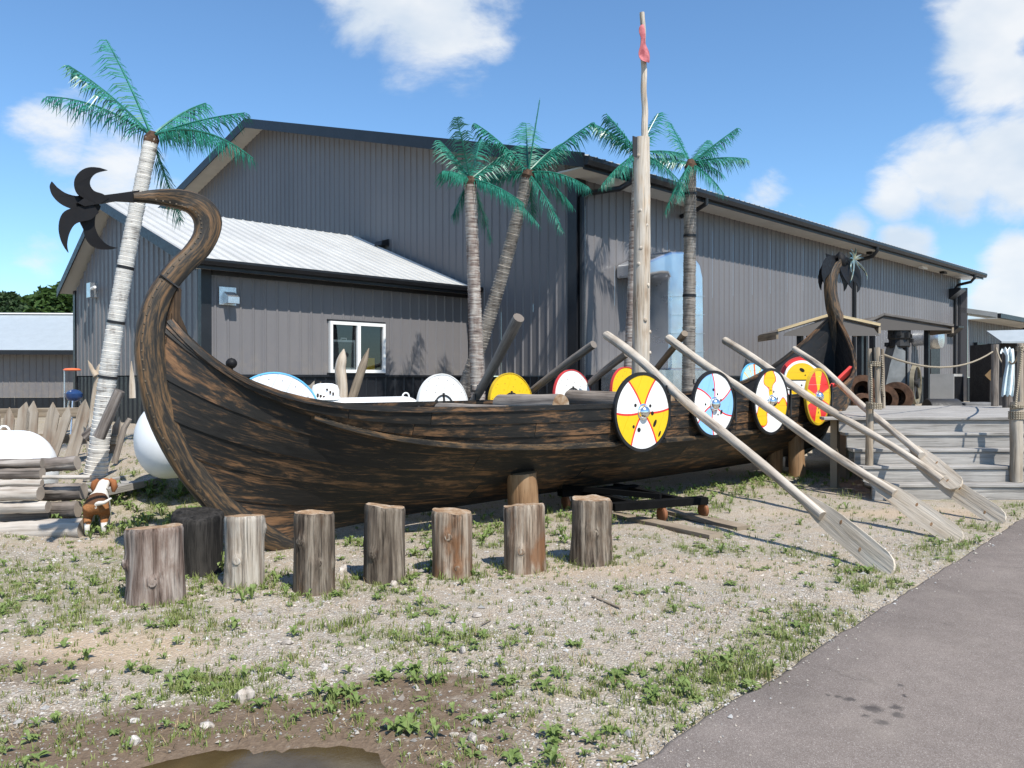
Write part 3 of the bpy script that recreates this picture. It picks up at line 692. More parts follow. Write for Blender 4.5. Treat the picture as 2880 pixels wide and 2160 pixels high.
def make_ship():
    t = empty('viking_ship', (0, 0, 0), 'charred brown longship with curled stem standing on posts', 'ship')
    def plank(r0, r1, xa, xb, side):
        q0, q1 = rowv(r0, 0), rowv(r1, 0)
        n = max(6, int((xb - xa) * 3.0)); n = min(n, 26)
        fa = (xa <= 0); fb = (xb >= 99)
        V = []; UV = []; L = 0
        st = []
        for i in range(n + 1):
            f = i / n
            pts = []
            for j, (r, q) in enumerate(((r0, q0), ((r0 + r1) / 2, rowv((r0 + r1) / 2, 0)), (r1, q1))):
                a = q['s0'] if fa else xa; b = q['s1'] if fb else xb
                if fa: g = f ** 1.7
                elif fb: g = 1 - (1 - f) ** 1.7
                else: g = f
                x = a + (b - a) * g
                pts.append(hp(r, x, side, (0.010, 0.005, 0.0)[j] + 0.035 * math.exp(-max(0, x - q['s0']) / 0.25)))
            st.append(pts)
        m = MB(); W = (st[n // 2][0] - st[n // 2][2]).length
        verts = []
        for i, pts in enumerate(st):
            tx = (st[min(i + 1, n)][1] - st[max(i - 1, 0)][1]).normalized(); up = (pts[2] - pts[0])
            up = up.normalized() if up.length > 1e-5 else Vector((0, 0, 1))
            nn = tx.cross(up) * (1 if side < 0 else -1)
            nn = nn.normalized() if nn.length > 1e-5 else Vector((0, side, 0))
            lo = pts[0] - up * 0.014
            verts += [lo, pts[1], pts[2], lo - nn * 0.024, pts[1] - nn * 0.024, pts[2] - nn * 0.024]
        le = [0]
        for i in range(n): le.append(le[-1] + (st[i + 1][1] - st[i][1]).length)
        F_, U_, Mi = [], [], []
        for i in range(n):
            a, b = i * 6, i * 6 + 6
            def q(p0, p1, v0, v1): 
                f = (a + p0, b + p0, b + p1, a + p1); u = ((le[i], v0), (le[i + 1], v0), (le[i + 1], v1), (le[i], v1))
                return (f, u) if side < 0 else (f[::-1], u[::-1])
            for (p0, p1, v0, v1, mi) in ((0, 1, 0, W / 2, 0), (1, 2, W / 2, W, 0), (2, 5, W, W + .02, 0), (5, 4, W, W / 2, 1), (4, 3, W / 2, 0, 1), (3, 0, -.02, 0, 0)):
                f, u = q(p0, p1, v0, v1); F_.append(f); U_.append(u); Mi.append(mi)
        e = n * 6
        F_ += [(0, 3, 4, 1), (1, 4, 5, 2), (e, e + 1, e + 4, e + 3), (e + 1, e + 2, e + 5, e + 4)]; U_ += [((0, 0),) * 4] * 4; Mi += [0] * 4
        m.add(verts, F_, 0, U_); m.m = Mi
        o = m.build('hull_plank', [M['char'], M['inner']], t); shade(o, 50)
    jo = {0: [7.2, 11.4], 1: [6.1, 10.2], 2: [7.6, 12.0], 3: [5.8, 9.4, 13.2], 4: [6.9, 11.2], 5: [5.06, 7.6, 10.4, 13.0], 6: [4.9, 6.4, 8.8, 11.6, 14.2], 7: [4.25, 5.06, 7.9, 10.9, 13.6]}
    for side in (-1, 1):
        for r in range(8):
            xs = [0] + [x + (0.0 if side < 0 else 0.35) for x in jo[r]] + [99]
            for a, b in zip(xs[:-1], xs[1:]):
                plank(r, r + 1, a if a == 0 else a + 0.003, b if b == 99 else b - 0.003, side)
    # gunwale cap and rub rail
    for side in (-1, 1):
        q = rowv(8, 0)
        xs = [q['s0'] + (q['s1'] - q['s0']) * (i / 70) for i in range(71)]
        xs = sorted(set(xs + [q['s0'] + 0.05 * i for i in range(12)]))
        b = MB(); V = []
        for x in xs:
            p = hp(8, x, side); V += [p + Vector((0, side * 0.012, -0.03)), p + Vector((0, side * 0.012, 0.022)), p + Vector((0, -side * 0.055, 0.022)), p + Vector((0, -side * 0.055, -0.03))]
        n = len(xs); b.add(V, [(i * 4 + k, i * 4 + (k + 1) % 4, i * 4 + 4 + (k + 1) % 4, i * 4 + 4 + k) for i in range(n - 1) for k in range(4)], 0, [((xs[i], k * .05), (xs[i], k * .05 + .05), (xs[i + 1], k * .05 + .05), (xs[i + 1], k * .05)) for i in range(n - 1) for k in range(4)])
        b.build('gunwale_rail', M['char'], t)
        b = MB(); V = []; xs = [3.98 + 0.2 * i for i in range(60)]; xs = [x for x in xs if x < 15.85]
        for x in xs:
            p = hp(5, x, side, 0.022); V += [p + Vector((0, -side * 0.02, -0.030)), p + Vector((0, side * 0.042, -0.026)), p + Vector((0, side * 0.046, 0.016)), p + Vector((0, -side * 0.01, 0.034))]
        n = len(xs); b.add(V, [(i * 4 + k, i * 4 + (k + 1) % 4, i * 4 + 4 + (k + 1) % 4, i * 4 + 4 + k) for i in range(n - 1) for k in range(4)] + [(0, 1, 2, 3), tuple(4 * (n - 1) + k for k in range(4))], 0, [((xs[i], k * .05), (xs[i], k * .05 + .05), (xs[i + 1], k * .05 + .05), (xs[i + 1], k * .05)) for i in range(n - 1) for k in range(4)] + [((0, 0),) * 4] * 2)
        b.build('rub_rail', M['stem'], t)
        # bright nail line on the rail
        b = MB(); x = 4.02
        while x < 15.6:
            p = hp(5, x, side, 0.060) + Vector((0, 0, 0.016)); b.box(p, (0.014, 0.010, 0.014)); x += 0.062
        o = b.build('rail_nails', M['rivet'], t); o['kind'] = 'stuff'
    # curled stem: outer and inner edge of the timber in the plane of the keel
    outer = [(660, 1208), (560, 1185), (480, 1135), (430, 1085), (380, 1020), (340, 950), (312, 880), (297, 800), (293, 740), (303, 680), (326, 622), (362, 572), (400, 535), (421, 503), (421, 476), (404, 457), (372, 448), (330, 440), (286, 436)]
    inner = [(640, 1172), (590, 1140), (520, 1092), (468, 1040), (424, 980), (392, 918), (368, 850), (357, 785), (354, 728), (358, 680), (376, 632), (410, 590), (448, 553), (472, 510), (476, 470), (452, 434), (404, 413), (344, 410), (286, 418)]
    def catmull(P, k=3):
        out = []
        for i in range(len(P) - 1):
            p0 = P[max(i - 1, 0)]; p1 = P[i]; p2 = P[i + 1]; p3 = P[min(i + 2, len(P) - 1)]
            for j in range(k):
                u = j / k
                out.append(0.5 * ((2 * p1) + (p2 - p0) * u + (2 * p0 - 5 * p1 + 4 * p2 - p3) * u * u + (3 * p1 - p0 - 3 * p2 + p3) * u ** 3))
        return out + [P[-1]]
    O = catmull([on_n(x, y, CY) for x, y in outer]); I = catmull([on_n(x, y, CY) for x, y in inner])
    def band(name, O, I, hw, mat, ch=0.018, parent=t):
        b = MB(); V = []; le = [0]; n = len(O)
        for i in range(n):
            o, q = O[i], I[i]; d = (q - o).normalized(); w = hw if not callable(hw) else hw(i / (n - 1))
            V += [o + d * ch + Vector((0, -w, 0)), q - d * ch + Vector((0, -w, 0)), q + Vector((0, -w + ch, 0)), q + Vector((0, w - ch, 0)), q - d * ch + Vector((0, w, 0)), o + d * ch + Vector((0, w, 0)), o + Vector((0, w - ch, 0)), o + Vector((0, -w + ch, 0))]
            if i: le.append(le[-1] + (O[i] + I[i] - O[i - 1] - I[i - 1]).length / 2)
        vv = [0, .3, .33, .45, .48, .78, .81, .95, .98]
        b.add(V, [(i * 8 + k, i * 8 + (k + 1) % 8, i * 8 + 8 + (k + 1) % 8, i * 8 + 8 + k) for i in range(n - 1) for k in range(8)] + [tuple(range(8))[::-1], tuple(8 * (n - 1) + k for k in range(8))], 0,
              [((le[i], vv[k]), (le[i], vv[k + 1]), (le[i + 1], vv[k + 1]), (le[i + 1], vv[k])) for i in range(n - 1) for k in range(8)] + [((0, 0),) * 8] * 2)
        o = b.build(name, mat, parent); shade(o, 50); return o
    def hw(f): return 0.052 - 0.008 * sm(0.6, 1.0, f)
    stem = band('stem_post', O, I, hw, M['stem'])
    # seam nails beside the stem and the scarf joint strap
    b = MB()
    for r in [0.35 + 0.105 * i for i in range(62)]:
        q = rowv(min(r, 6.9), 0); p = hp(min(r, 6.9), q['s0'] + 0.075, -1, 0.016); b.box(p, (0.016, 0.012, 0.016))
    for i in range(2, len(O) - 3):
        p = O[i] + (I[i] - O[i]).normalized() * 0.03 + Vector((0, -0.0525 + 0.008 * sm(0.6, 1.0, i / (len(O) - 1)), 0)); b.box(p, (0.013, 0.010, 0.013))
    o = b.build('seam_nails', M['rivet'], t); o['kind'] = 'stuff'
    a, c = on_n(346, 592, CY - 0.056), on_n(386, 622, CY - 0.056); b = MB(); b.bar(a, c, 0.012, 0.02, (0, -1, 0)); b.build('scarf_strap', M['iron'], t)
    kn = [(352, 742), (360, 690), (371, 650), (381, 618), (388, 628), (386, 655), (385, 682), (396, 706), (404, 730), (380, 745)]
    b = MB(); b.poly([on_n(x, y, CY) + Vector((0, -0.046, 0)) for x, y in kn], (0, 0.092, 0)); b.build('stem_knee', wood('charred_knee', [(0.014, 0.012, 0.011), (0.06, 0.038, 0.022), (0.17, 0.095, 0.046)], axis=2, crack=0.7), t)
    # tail neck and four crescent fins of black sheet
    def ext(pts, y, th, name, tilt=0.0, hub=None):
        b = MB(); P = [on_n(px / 3.0, py / 3.0, CY) for px, py in pts]
        if hub is not None:
            h = on_n(hub[0] / 3.0, hub[1] / 3.0, CY)
            P = [p + Vector((0, tilt * ((p - h).length) ** 1.3, 0)) for p in P]
        P = [p + Vector((0, y - th / 2, 0)) for p in P]
        b.poly(P, (0, th, 0)); return b.build(name, M['fin'], t)
    ext([(900, 1238), (760, 1258), (650, 1272), (540, 1290), (500, 1320), (545, 1342), (640, 1325), (760, 1305), (880, 1312)], 0, 0.06, 'tail_neck')
    hub = (560, 1320)
    def dense(P):
        V = [Vector((x, y, 0)) for x, y in P]; V2 = catmull(V, 3); return [(v.x, v.y) for v in V2]
    ext(dense([(640, 1330), (560, 1300), (500, 1262), (478, 1205), (488, 1150), (530, 1106), (582, 1091), (640, 1096)]) + dense([(690, 1112), (625, 1128), (588, 1158), (578, 1200), (604, 1242), (660, 1262), (700, 1290)]), -0.02, 0.016, 'tail_fin', -0.08, hub)
    ext(dense([(620, 1290), (560, 1262), (500, 1270), (430, 1250), (378, 1212)]) + dense([(346, 1175), (334, 1205), (346, 1255), (384, 1304), (440, 1340), (510, 1358), (590, 1345)]), 0.014, 0.016, 'tail_fin', 0.06, hub)
    ext(dense([(600, 1320), (480, 1348), (420, 1372), (389, 1420), (380, 1490), (394, 1560), (418, 1610)]) + dense([(440, 1640), (432, 1590), (446, 1520), (480, 1462), (530, 1438), (590, 1425), (640, 1380)]), -0.005, 0.016, 'tail_fin', -0.05, hub)
    ext(dense([(520, 1350), (530, 1430), (555, 1482), (572, 1542), (612, 1590), (672, 1612), (740, 1612)]) + dense([(782, 1603), (722, 1588), (672, 1550), (640, 1500), (626, 1450), (634, 1390), (665, 1335), (620, 1310)]), 0.028, 0.016, 'tail_fin', 0.1, hub)
    # stern post
    so = [(1748, 985), (1800, 950), (1830, 900), (1845, 850), (1842, 800), (1832, 760), (1822, 728), (1814, 700), (1808, 672), (1803, 645), (1801, 618), (1804, 595), (1812, 575), (1822, 566)]
    si = [(1740, 972), (1782, 938), (1806, 895), (1816, 850), (1815, 800), (1808, 760), (1802, 728), (1795, 700), (1790, 672), (1787, 645), (1786, 615), (1790, 588), (1801, 566), (1818, 554)]
    # the stern post follows the aft ends of the planks
    so = [Vector((q['s1'] + 0.11 - 0.02 * i, CY, q['z1'])) for i, q in enumerate([rowv(r, 0) for r in (0, .5, 1, 2, 3, 4, 5)])]
    si = [Vector((q['s1'] - 0.05, CY, q['z1'] + 0.02)) for q in [rowv(r, 0) for r in (0, .5, 1, 2, 3, 4, 5)]]
    so = [Vector((14.6, CY, 0.17))] + so; si = [Vector((14.6, CY, 0.30))] + si
    for (a, c) in (((1815, 690), (1797, 692)), ((1809, 668), (1791, 670)), ((1803, 640), (1787, 642)), ((1801, 615), (1786, 614)), ((1804, 594), (1790, 587)), ((1813, 575), (1802, 566)), ((1824, 568), (1818, 556))):
        so.append(on_n(a[0], a[1], CY)); si.append(on_n(c[0], c[1], CY))
    band('stern_post', catmull(so), catmull(si), lambda f: 0.08 - 0.01 * f, M['stem'])
    # beast head: black drooping crescents and a crest of bright curved spikes
    hx = on_n(1813, 566, CY)
    def P3(px, py, dy): 
        p = on_n(px, py, CY); return Vector((p.x, CY + dy, p.z))
    def leaf(tip, mid, w, dy, name='head_crescent', base=(1811, 564), mat='fin'):
        b = MB(); A, B_, C_ = P3(*base, dy * 0.2), P3(*mid, dy * 0.8), P3(*tip, dy)
        n = 9; V = []
        for i in range(n + 1):
            f = i / n; p = A * (1 - f) ** 2 + B_ * 2 * f * (1 - f) + C_ * f * f
            d = ((B_ - A) * (1 - f) + (C_ - B_) * f).normalized(); s = d.cross(Vector((0, 1, 0))).normalized()
            ww = w * (math.sin(PI * min(1, f * 0.9 + 0.12)) ** 0.8) * (1 - 0.15 * f) + 0.004
            V += [p - s * ww, p + s * ww, p + s * ww + Vector((0, 0.012, 0)), p - s * ww + Vector((0, 0.012, 0))]
        b.add(V, [(i * 4 + k, i * 4 + (k + 1) % 4, i * 4 + 4 + (k + 1) % 4, i * 4 + 4 + k) for i in range(n) for k in range(4)] + [(0, 1, 2, 3), tuple(4 * n + k for k in range(4))])
        shade(b.build(name, M[mat], t), 40)
    leaf((1770, 614), (1762, 570), 0.17, -0.10); leaf((1787, 626), (1774, 585), 0.15, 0.12); leaf((1822, 626), (1816, 592), 0.20, -0.18)
    leaf((1847, 632), (1862, 590), 0.21, -0.05); leaf((1838, 628), (1846, 592), 0.20, 0.14); leaf((1784, 548), (1792, 562), 0.07, 0.0); leaf((1800, 545), (1800, 556), 0.06, -0.12)
    b = MB(); b.lathe([(0.02, -0.16), (0.10, -0.10), (0.13, 0.0), (0.10, 0.1), (0.03, 0.17)], 12, Matrix.Translation(hx + Vector((0.02, 0, 0.02)))); shade(b.build('head_core', M['fin'], t))
    def spike(tip, mid, base=(1830, 563), dy=-0.16):
        b = MB(); A, B_, C_ = P3(*base, dy * 0.7), P3(*mid, dy), P3(*tip, dy * 1.2); pts = []; rr = []
        for i in range(8):
            f = i / 7; pts.append(A * (1 - f) ** 2 + B_ * 2 * f * (1 - f) + C_ * f * f); rr.append(0.030 * (1 - f) + 0.006)
        b.tube(pts, rr, 5); shade(b.build('crest_spike', M['crest'], t))
    for tp, md in (((1817, 541), (1826, 545)), ((1827, 538), (1833, 545)), ((1814, 548), (1820, 549)), ((1814, 562), (1818, 555)), ((1818, 590), (1817, 570)), ((1815, 613), (1828, 592)), ((1840, 553), (1838, 553)), ((1845, 560), (1840, 558)), ((1852, 606), (1858, 585)), ((1836, 584), (1833, 572))): spike(tp, md)
    # frames inside the hull and bottom boards
    for i, x in enumerate([4.6 + 0.92 * k for k in range(12)]):
        for side in (-1, 1):
            b = MB(); pts = [hp(r, x, side, -0.05) for r in (0.6, 2, 3, 4, 5, 6, 7, 7.8)]; b.tube(pts, 0.022, 5); b.build('hull_frame', M['inner'], t)
    b = MB(); b.box((9.8, CY, 0.56), (6.6, 0.9, 0.04)); b.build('floor_boards', M['inner'], t)
    # oarlock brackets on both gunwales
    for side, xs in ((-1, (8.69, 10.28, 11.9, 13.4)), (1, (7.5, 8.62, 9.9, 11.7, 12.9))):
        for x in xs:
            p = hp(8, x, side, 0.03); b = MB(); b.box(p + Vector((0, 0, -0.09)), (0.035, 0.02, 0.40)); b.box(p + Vector((0.0, 0, 0.14)), (0.12, 0.02, 0.03)); b.box(p + Vector((-0.06, 0, 0.185)), (0.018, 0.02, 0.08)); b.box(p + Vector((0.06, 0, 0.185)), (0.018, 0.02, 0.08)); b.build('oarlock', M['iron'], t)
    # mast with bolted pole
    mx = 9.67; b = MB()
    def jit(i, tt, p): return 0.05 * noise.noise((math.cos(tt) * 2, math.sin(tt) * 2, p.z * 2.2)) + 0.02 * noise.noise((math.cos(tt) * 4, math.sin(tt) * 4, p.z * 9))
    D = (mx + CY) * R2
    def mz(py): return H - (py - HY) / F * D
    def mxp(px, py): q = on_n(px, py, CY); return q
    zs = [0.45 + i * 0.12 for i in range(39)]; top = mz(300)
    zs = [z for z in zs if z < top] + [top]
    pts = [Vector((mx + 0.03 * math.sin(z * 0.7), CY + 0.02 * math.sin(z), z)) for z in zs]
    b.tube(pts, [0.135 - 0.022 * (z / 5) for z in zs], 18, jit=jit); mo = shade(b.build('mast', M['mast'], t), 60)
    rr = random.Random(5)
    for k in range(11):
        z = 1.6 + 0.31 * k + rr.uniform(-.1, .1); an = rr.uniform(PI * 1.0, PI * 1.75); r = 0.118
        b = MB(); c = Vector((mx + 0.03 * math.sin(z * .7) + math.cos(an) * r, CY + math.sin(an) * r, z)); Mx = Matrix.Translation(c) @ Vector((math.cos(an), math.sin(an), 0.1)).to_track_quat('Z', 'Y').to_matrix().to_4x4()
        b.lathe([(0.035, -0.03), (0.026, 0.008), (0.012, 0.016), (0.002, 0.017)], 8, Mx); shade(b.build('mast_knot', M['mast'], mo))
    p0 = on_n(1394, 345, CY - 0.02); p1 = on_n(1387, 30, CY - 0.02)
    b = MB(); n = 26; pts = [p0.lerp(p1, i / n) + Vector((0.012 * math.sin(i * 0.9), 0, 0)) for i in range(n + 1)]
    b.tube(pts, [0.052 - 0.016 * i / n for i in range(n + 1)], 10, jit=jit); shade(b.build('mast_pole', M['mast'], t), 60)
    pt = on_n(1371, 318, CY - 0.13); b = MB(); b.box(pt, (0.10, 0.012, 0.28)); b.build('mast_plate', M['iron'], t)
    # red painted board lodged in the stern
    a, c = hp(8, 13.7, -1) + Vector((0, 0.14, -0.03)), hp(8, 15.0, -1) + Vector((0, 0.12, -0.02))
    b = MB(); b.bar(a, c, 0.05, 0.16, (0, -0.4, 1)); rb = b.build('red_board', painted('faded_red_paint', (0.55, 0.045, 0.03), 0.5, 0.15)); tag(rb, 'faded red board lodged along the stern gunwale', 'board')
    return t
def crest():
    m = Mat('bright_crest_metal', 0.22, 0.5, 0.8); v = m.coord('Object'); m.color(m.ramp(m.noise(v, 6, 3), [(0.35, (0.03, 0.08, 0.08)), (0.5, (0.22, 0.30, 0.28)), (0.70, (0.62, 0.58, 0.36))])); return m.m
M['crest'] = crest()
ship = make_ship()

# ------------------------------------------------------------------ flag
def make_flag():
    pts = [(1382, 57), (1390, 54), (1392, 80), (1399, 112), (1404, 132), (1407, 137), (1401, 140), (1391, 137), (1380, 135), (1382, 116), (1384, 98), (1381, 75)]
    rows = [[(1381, 57), (1386, 55), (1391, 55)], [(1382, 70), (1387, 70), (1392, 72)], [(1383, 85), (1389, 85), (1394, 86)], [(1383, 100), (1390, 100), (1397, 102)], [(1381, 115), (1391, 114), (1402, 118)], [(1380, 134), (1392, 139), (1406, 138)]]
    b = MB(); V = []
    rr = random.Random(3)
    for i, r in enumerate(rows):
        for j, (x, y) in enumerate(r):
            q = on_n(x, y, CY - 0.075); V.append(q + Vector((0, [-0.0, -0.05, 0.01][j] + 0.03 * math.sin(i * 2 + j * 1.7), 0)))
    for i, r in enumerate(rows):
        for j, (x, y) in enumerate(r):
            q = V[i * 3 + j]; V.append(q + Vector((0, 0.006, 0)))
    n = 3; F_ = []
    for i in range(5):
        for j in range(2):
            a = i * 3 + j; F_ += [(a, a + 1, a + 4, a + 3), (18 + a, 18 + a + 3, 18 + a + 4, 18 + a + 1)]
    b.add(V, F_)
    m = Mat('faded_red_cloth', 0.9, 0.1); v = m.coord('Object'); m.color(m.ramp(m.noise(v, 7, 4), [(0.35, (0.26, 0.07, 0.08)), (0.55, (0.52, 0.17, 0.18)), (0.75, (0.60, 0.36, 0.35))]))
    o = b.build('red_flag', m.m); md = o.modifiers.new('sub', 'SUBSURF'); md.levels = md.render_levels = 2
    tag(o, 'limp faded red flag hanging at the mast top', 'flag')
make_flag()

# ------------------------------------------------------------------ shields
def paint_base(m, v):
    n = m.noise(v, 26, 6, 0.65); sp = m.noise(v, 90, 3)
    return n
def shield_mat(name, kind):
    m = Mat(name, 0.45, 0.4); v = m.coord('Object'); x, y, z = m.sepv(v)
    # local frame: x right, z up, disc of radius 1 scaled to metres 0.465
    ang = m.math('ARCTAN2', x, z); rad = m.math('SQRT', m.math('ADD', m.math('MULTIPLY', x, x), m.math('MULTIPLY', z, z)))
    yellow, white, red, blue, black, pale = (0.80, 0.50, 0.012), (0.80, 0.79, 0.76), (0.70, 0.035, 0.03), (0.26, 0.52, 0.82), (0.012, 0.012, 0.013), (0.48, 0.72, 0.84)
    def sectors(k, twist, ph, width=0.5):
        a = m.math('ADD', m.math('MULTIPLY', ang, k / (2 * PI)), m.math('MULTIPLY', rad, twist)); a = m.math('ADD', a, ph)
        fr = m.math('FRACT', a); return fr
    def band(fr, lo, hi): return m.math('MULTIPLY', m.math('GREATER_THAN', fr, lo), m.math('LESS_THAN', fr, hi))
    if kind in ('swirl_yellow', 'swirl_blue'):
        # three curved petals alternating two colours with red outlines, edges bowed outwards
        fr = sectors(3, 0.0, {'swirl_yellow': 0.02, 'swirl_blue': 0.10}[kind])
        d = m.math('ABSOLUTE', m.math('SUBTRACT', fr, 0.5))            # 0 in the middle of a petal .. 0.5
        if kind == 'swirl_yellow':
            wdt = m.rng(rad, 0.08, 0.46, 0.33, 0.235)
            inside = m.math('LESS_THAN', d, wdt); edge = m.math('LESS_THAN', m.math('ABSOLUTE', m.math('SUBTRACT', d, wdt)), m.math('DIVIDE', 0.0058, rad))
            a, b = white, yellow
        else:
            fr = m.math('FRACT', m.math('ADD', fr, m.math('MULTIPLY', rad, 0.42)))
            d = m.math('ABSOLUTE', m.math('SUBTRACT', fr, 0.5))
            inside = m.math('LESS_THAN', d, 0.28); edge = m.math('LESS_THAN', m.math('ABSOLUTE', m.math('SUBTRACT', d, 0.28)), m.math('DIVIDE', 0.005, rad)); a, b = white, blue
        c = m.mix(inside, b, a); c = m.mix(edge, c, red)
    elif kind == 'leaf':
        w3 = m.math('COSINE', m.math('MULTIPLY', m.math('ADD', ang, 0.15), 3.0))
        w9 = m.math('ABSOLUTE', m.math('SINE', m.math('MULTIPLY', ang, 6.0)))
        zz = m.math('ADD', w3, m.math('MULTIPLY', m.math('SINE', m.math('MULTIPLY', rad, 24.0)), 0.38))
        zz = m.math('SUBTRACT', zz, m.math('MULTIPLY', w9, 0.16))
        c = m.mix(m.math('GREATER_THAN', zz, 0.26), white, yellow)
        c = m.mix(m.math('LESS_THAN', m.math('ABSOLUTE', m.math('SUBTRACT', zz, 0.26)), 0.085), c, red)
    elif kind == 'rays':
        fr = sectors(4, 0, 0.5 + 0.0); d = m.math('ABSOLUTE', m.math('SUBTRACT', fr, 0.5)); c = m.mix(m.math('LESS_THAN', d, 0.20), red, yellow)
        c = m.mix(m.math('LESS_THAN', m.math('ABSOLUTE', m.math('SUBTRACT', fr, 0.97)), 0.0), c, red)
    elif kind == 'bluesun':
        fr = sectors(12, 0, 0.25); d = m.math('ABSOLUTE', m.math('SUBTRACT', fr, 0.5)); c = m.mix(m.math('LESS_THAN', d, 0.07), pale, yellow)
        st = m.math('LESS_THAN', m.math('ABSOLUTE', m.math('ADD', x, -0.03)), 0.028); c = m.mix(m.math('MULTIPLY', st, m.math('GREATER_THAN', z, 0.0)), c, (0.72, 0.20, 0.05))
        lo = m.math('LESS_THAN', z, -0.04); c = m.mix(lo, c, white); c = m.mix(m.math('LESS_THAN', m.math('ABSOLUTE', m.math('ADD', z, 0.06)), 0.022), c, yellow)
    elif kind == 'target':
        c = m.mix(m.math('GREATER_THAN', rad, 0.335), yellow, white); c = m.mix(m.math('GREATER_THAN', rad, 0.385), c, red)
        bd = m.math('LESS_THAN', m.math('ABSOLUTE', m.math('ADD', z, 0.085)), 0.09); c = m.mix(m.math('MULTIPLY', bd, m.math('LESS_THAN', rad, 0.385)), c, white)
        ed = m.math('LESS_THAN', m.math('ABSOLUTE', m.math('SUBTRACT', m.math('ABSOLUTE', m.math('ADD', z, 0.085)), 0.09)), 0.012); c = m.mix(m.math('MULTIPLY', ed, m.math('LESS_THAN', rad, 0.385)), c, black)
    elif kind == 'white': c = m.mix(0.0, white, white)
    elif kind == 'yellow': c = m.mix(0.0, yellow, yellow)
    elif kind == 'greywhite': c = m.mix(0.0, (0.62, 0.64, 0.66), white)
    n = m.noise(v, 14, 6, 0.7); c = m.mix(m.rng(n, 0.55, 0.8, 0, 0.30), c, m.mix(1.0, c, (0.62, 0.58, 0.52), 'MULTIPLY'))
    chips = m.noise(v, 38, 5, 0.7); c = m.mix(m.math('GREATER_THAN', chips, 0.745), c, (0.10, 0.085, 0.07))
    gr = m.noise(m.coord('Object', (40, 1, 2.0), rot=(0, 0.55 if 'swirl' in kind else 0, 0)), 1.5, 4); m.bump(gr, 0.12, 0.004)
    m.color(c); return m.m
M['rim'] = painted('black_rim', (0.016, 0.015, 0.015), 0.5, 0.3)
M['rimy'] = painted('yellow_edge', (0.55, 0.36, 0.02), 0.5, 0.2); M['rimb'] = painted('blue_edge', (0.10, 0.42, 0.72), 0.5, 0.15); M['rimr'] = painted('red_edge', (0.60, 0.05, 0.05), 0.5, 0.15); M['rimw'] = painted('white_edge', (0.68, 0.67, 0.64), 0.5, 0.1)
M['hole'] = painted('dark_hole', (0.01, 0.009, 0.008), 0.9, 0.1)
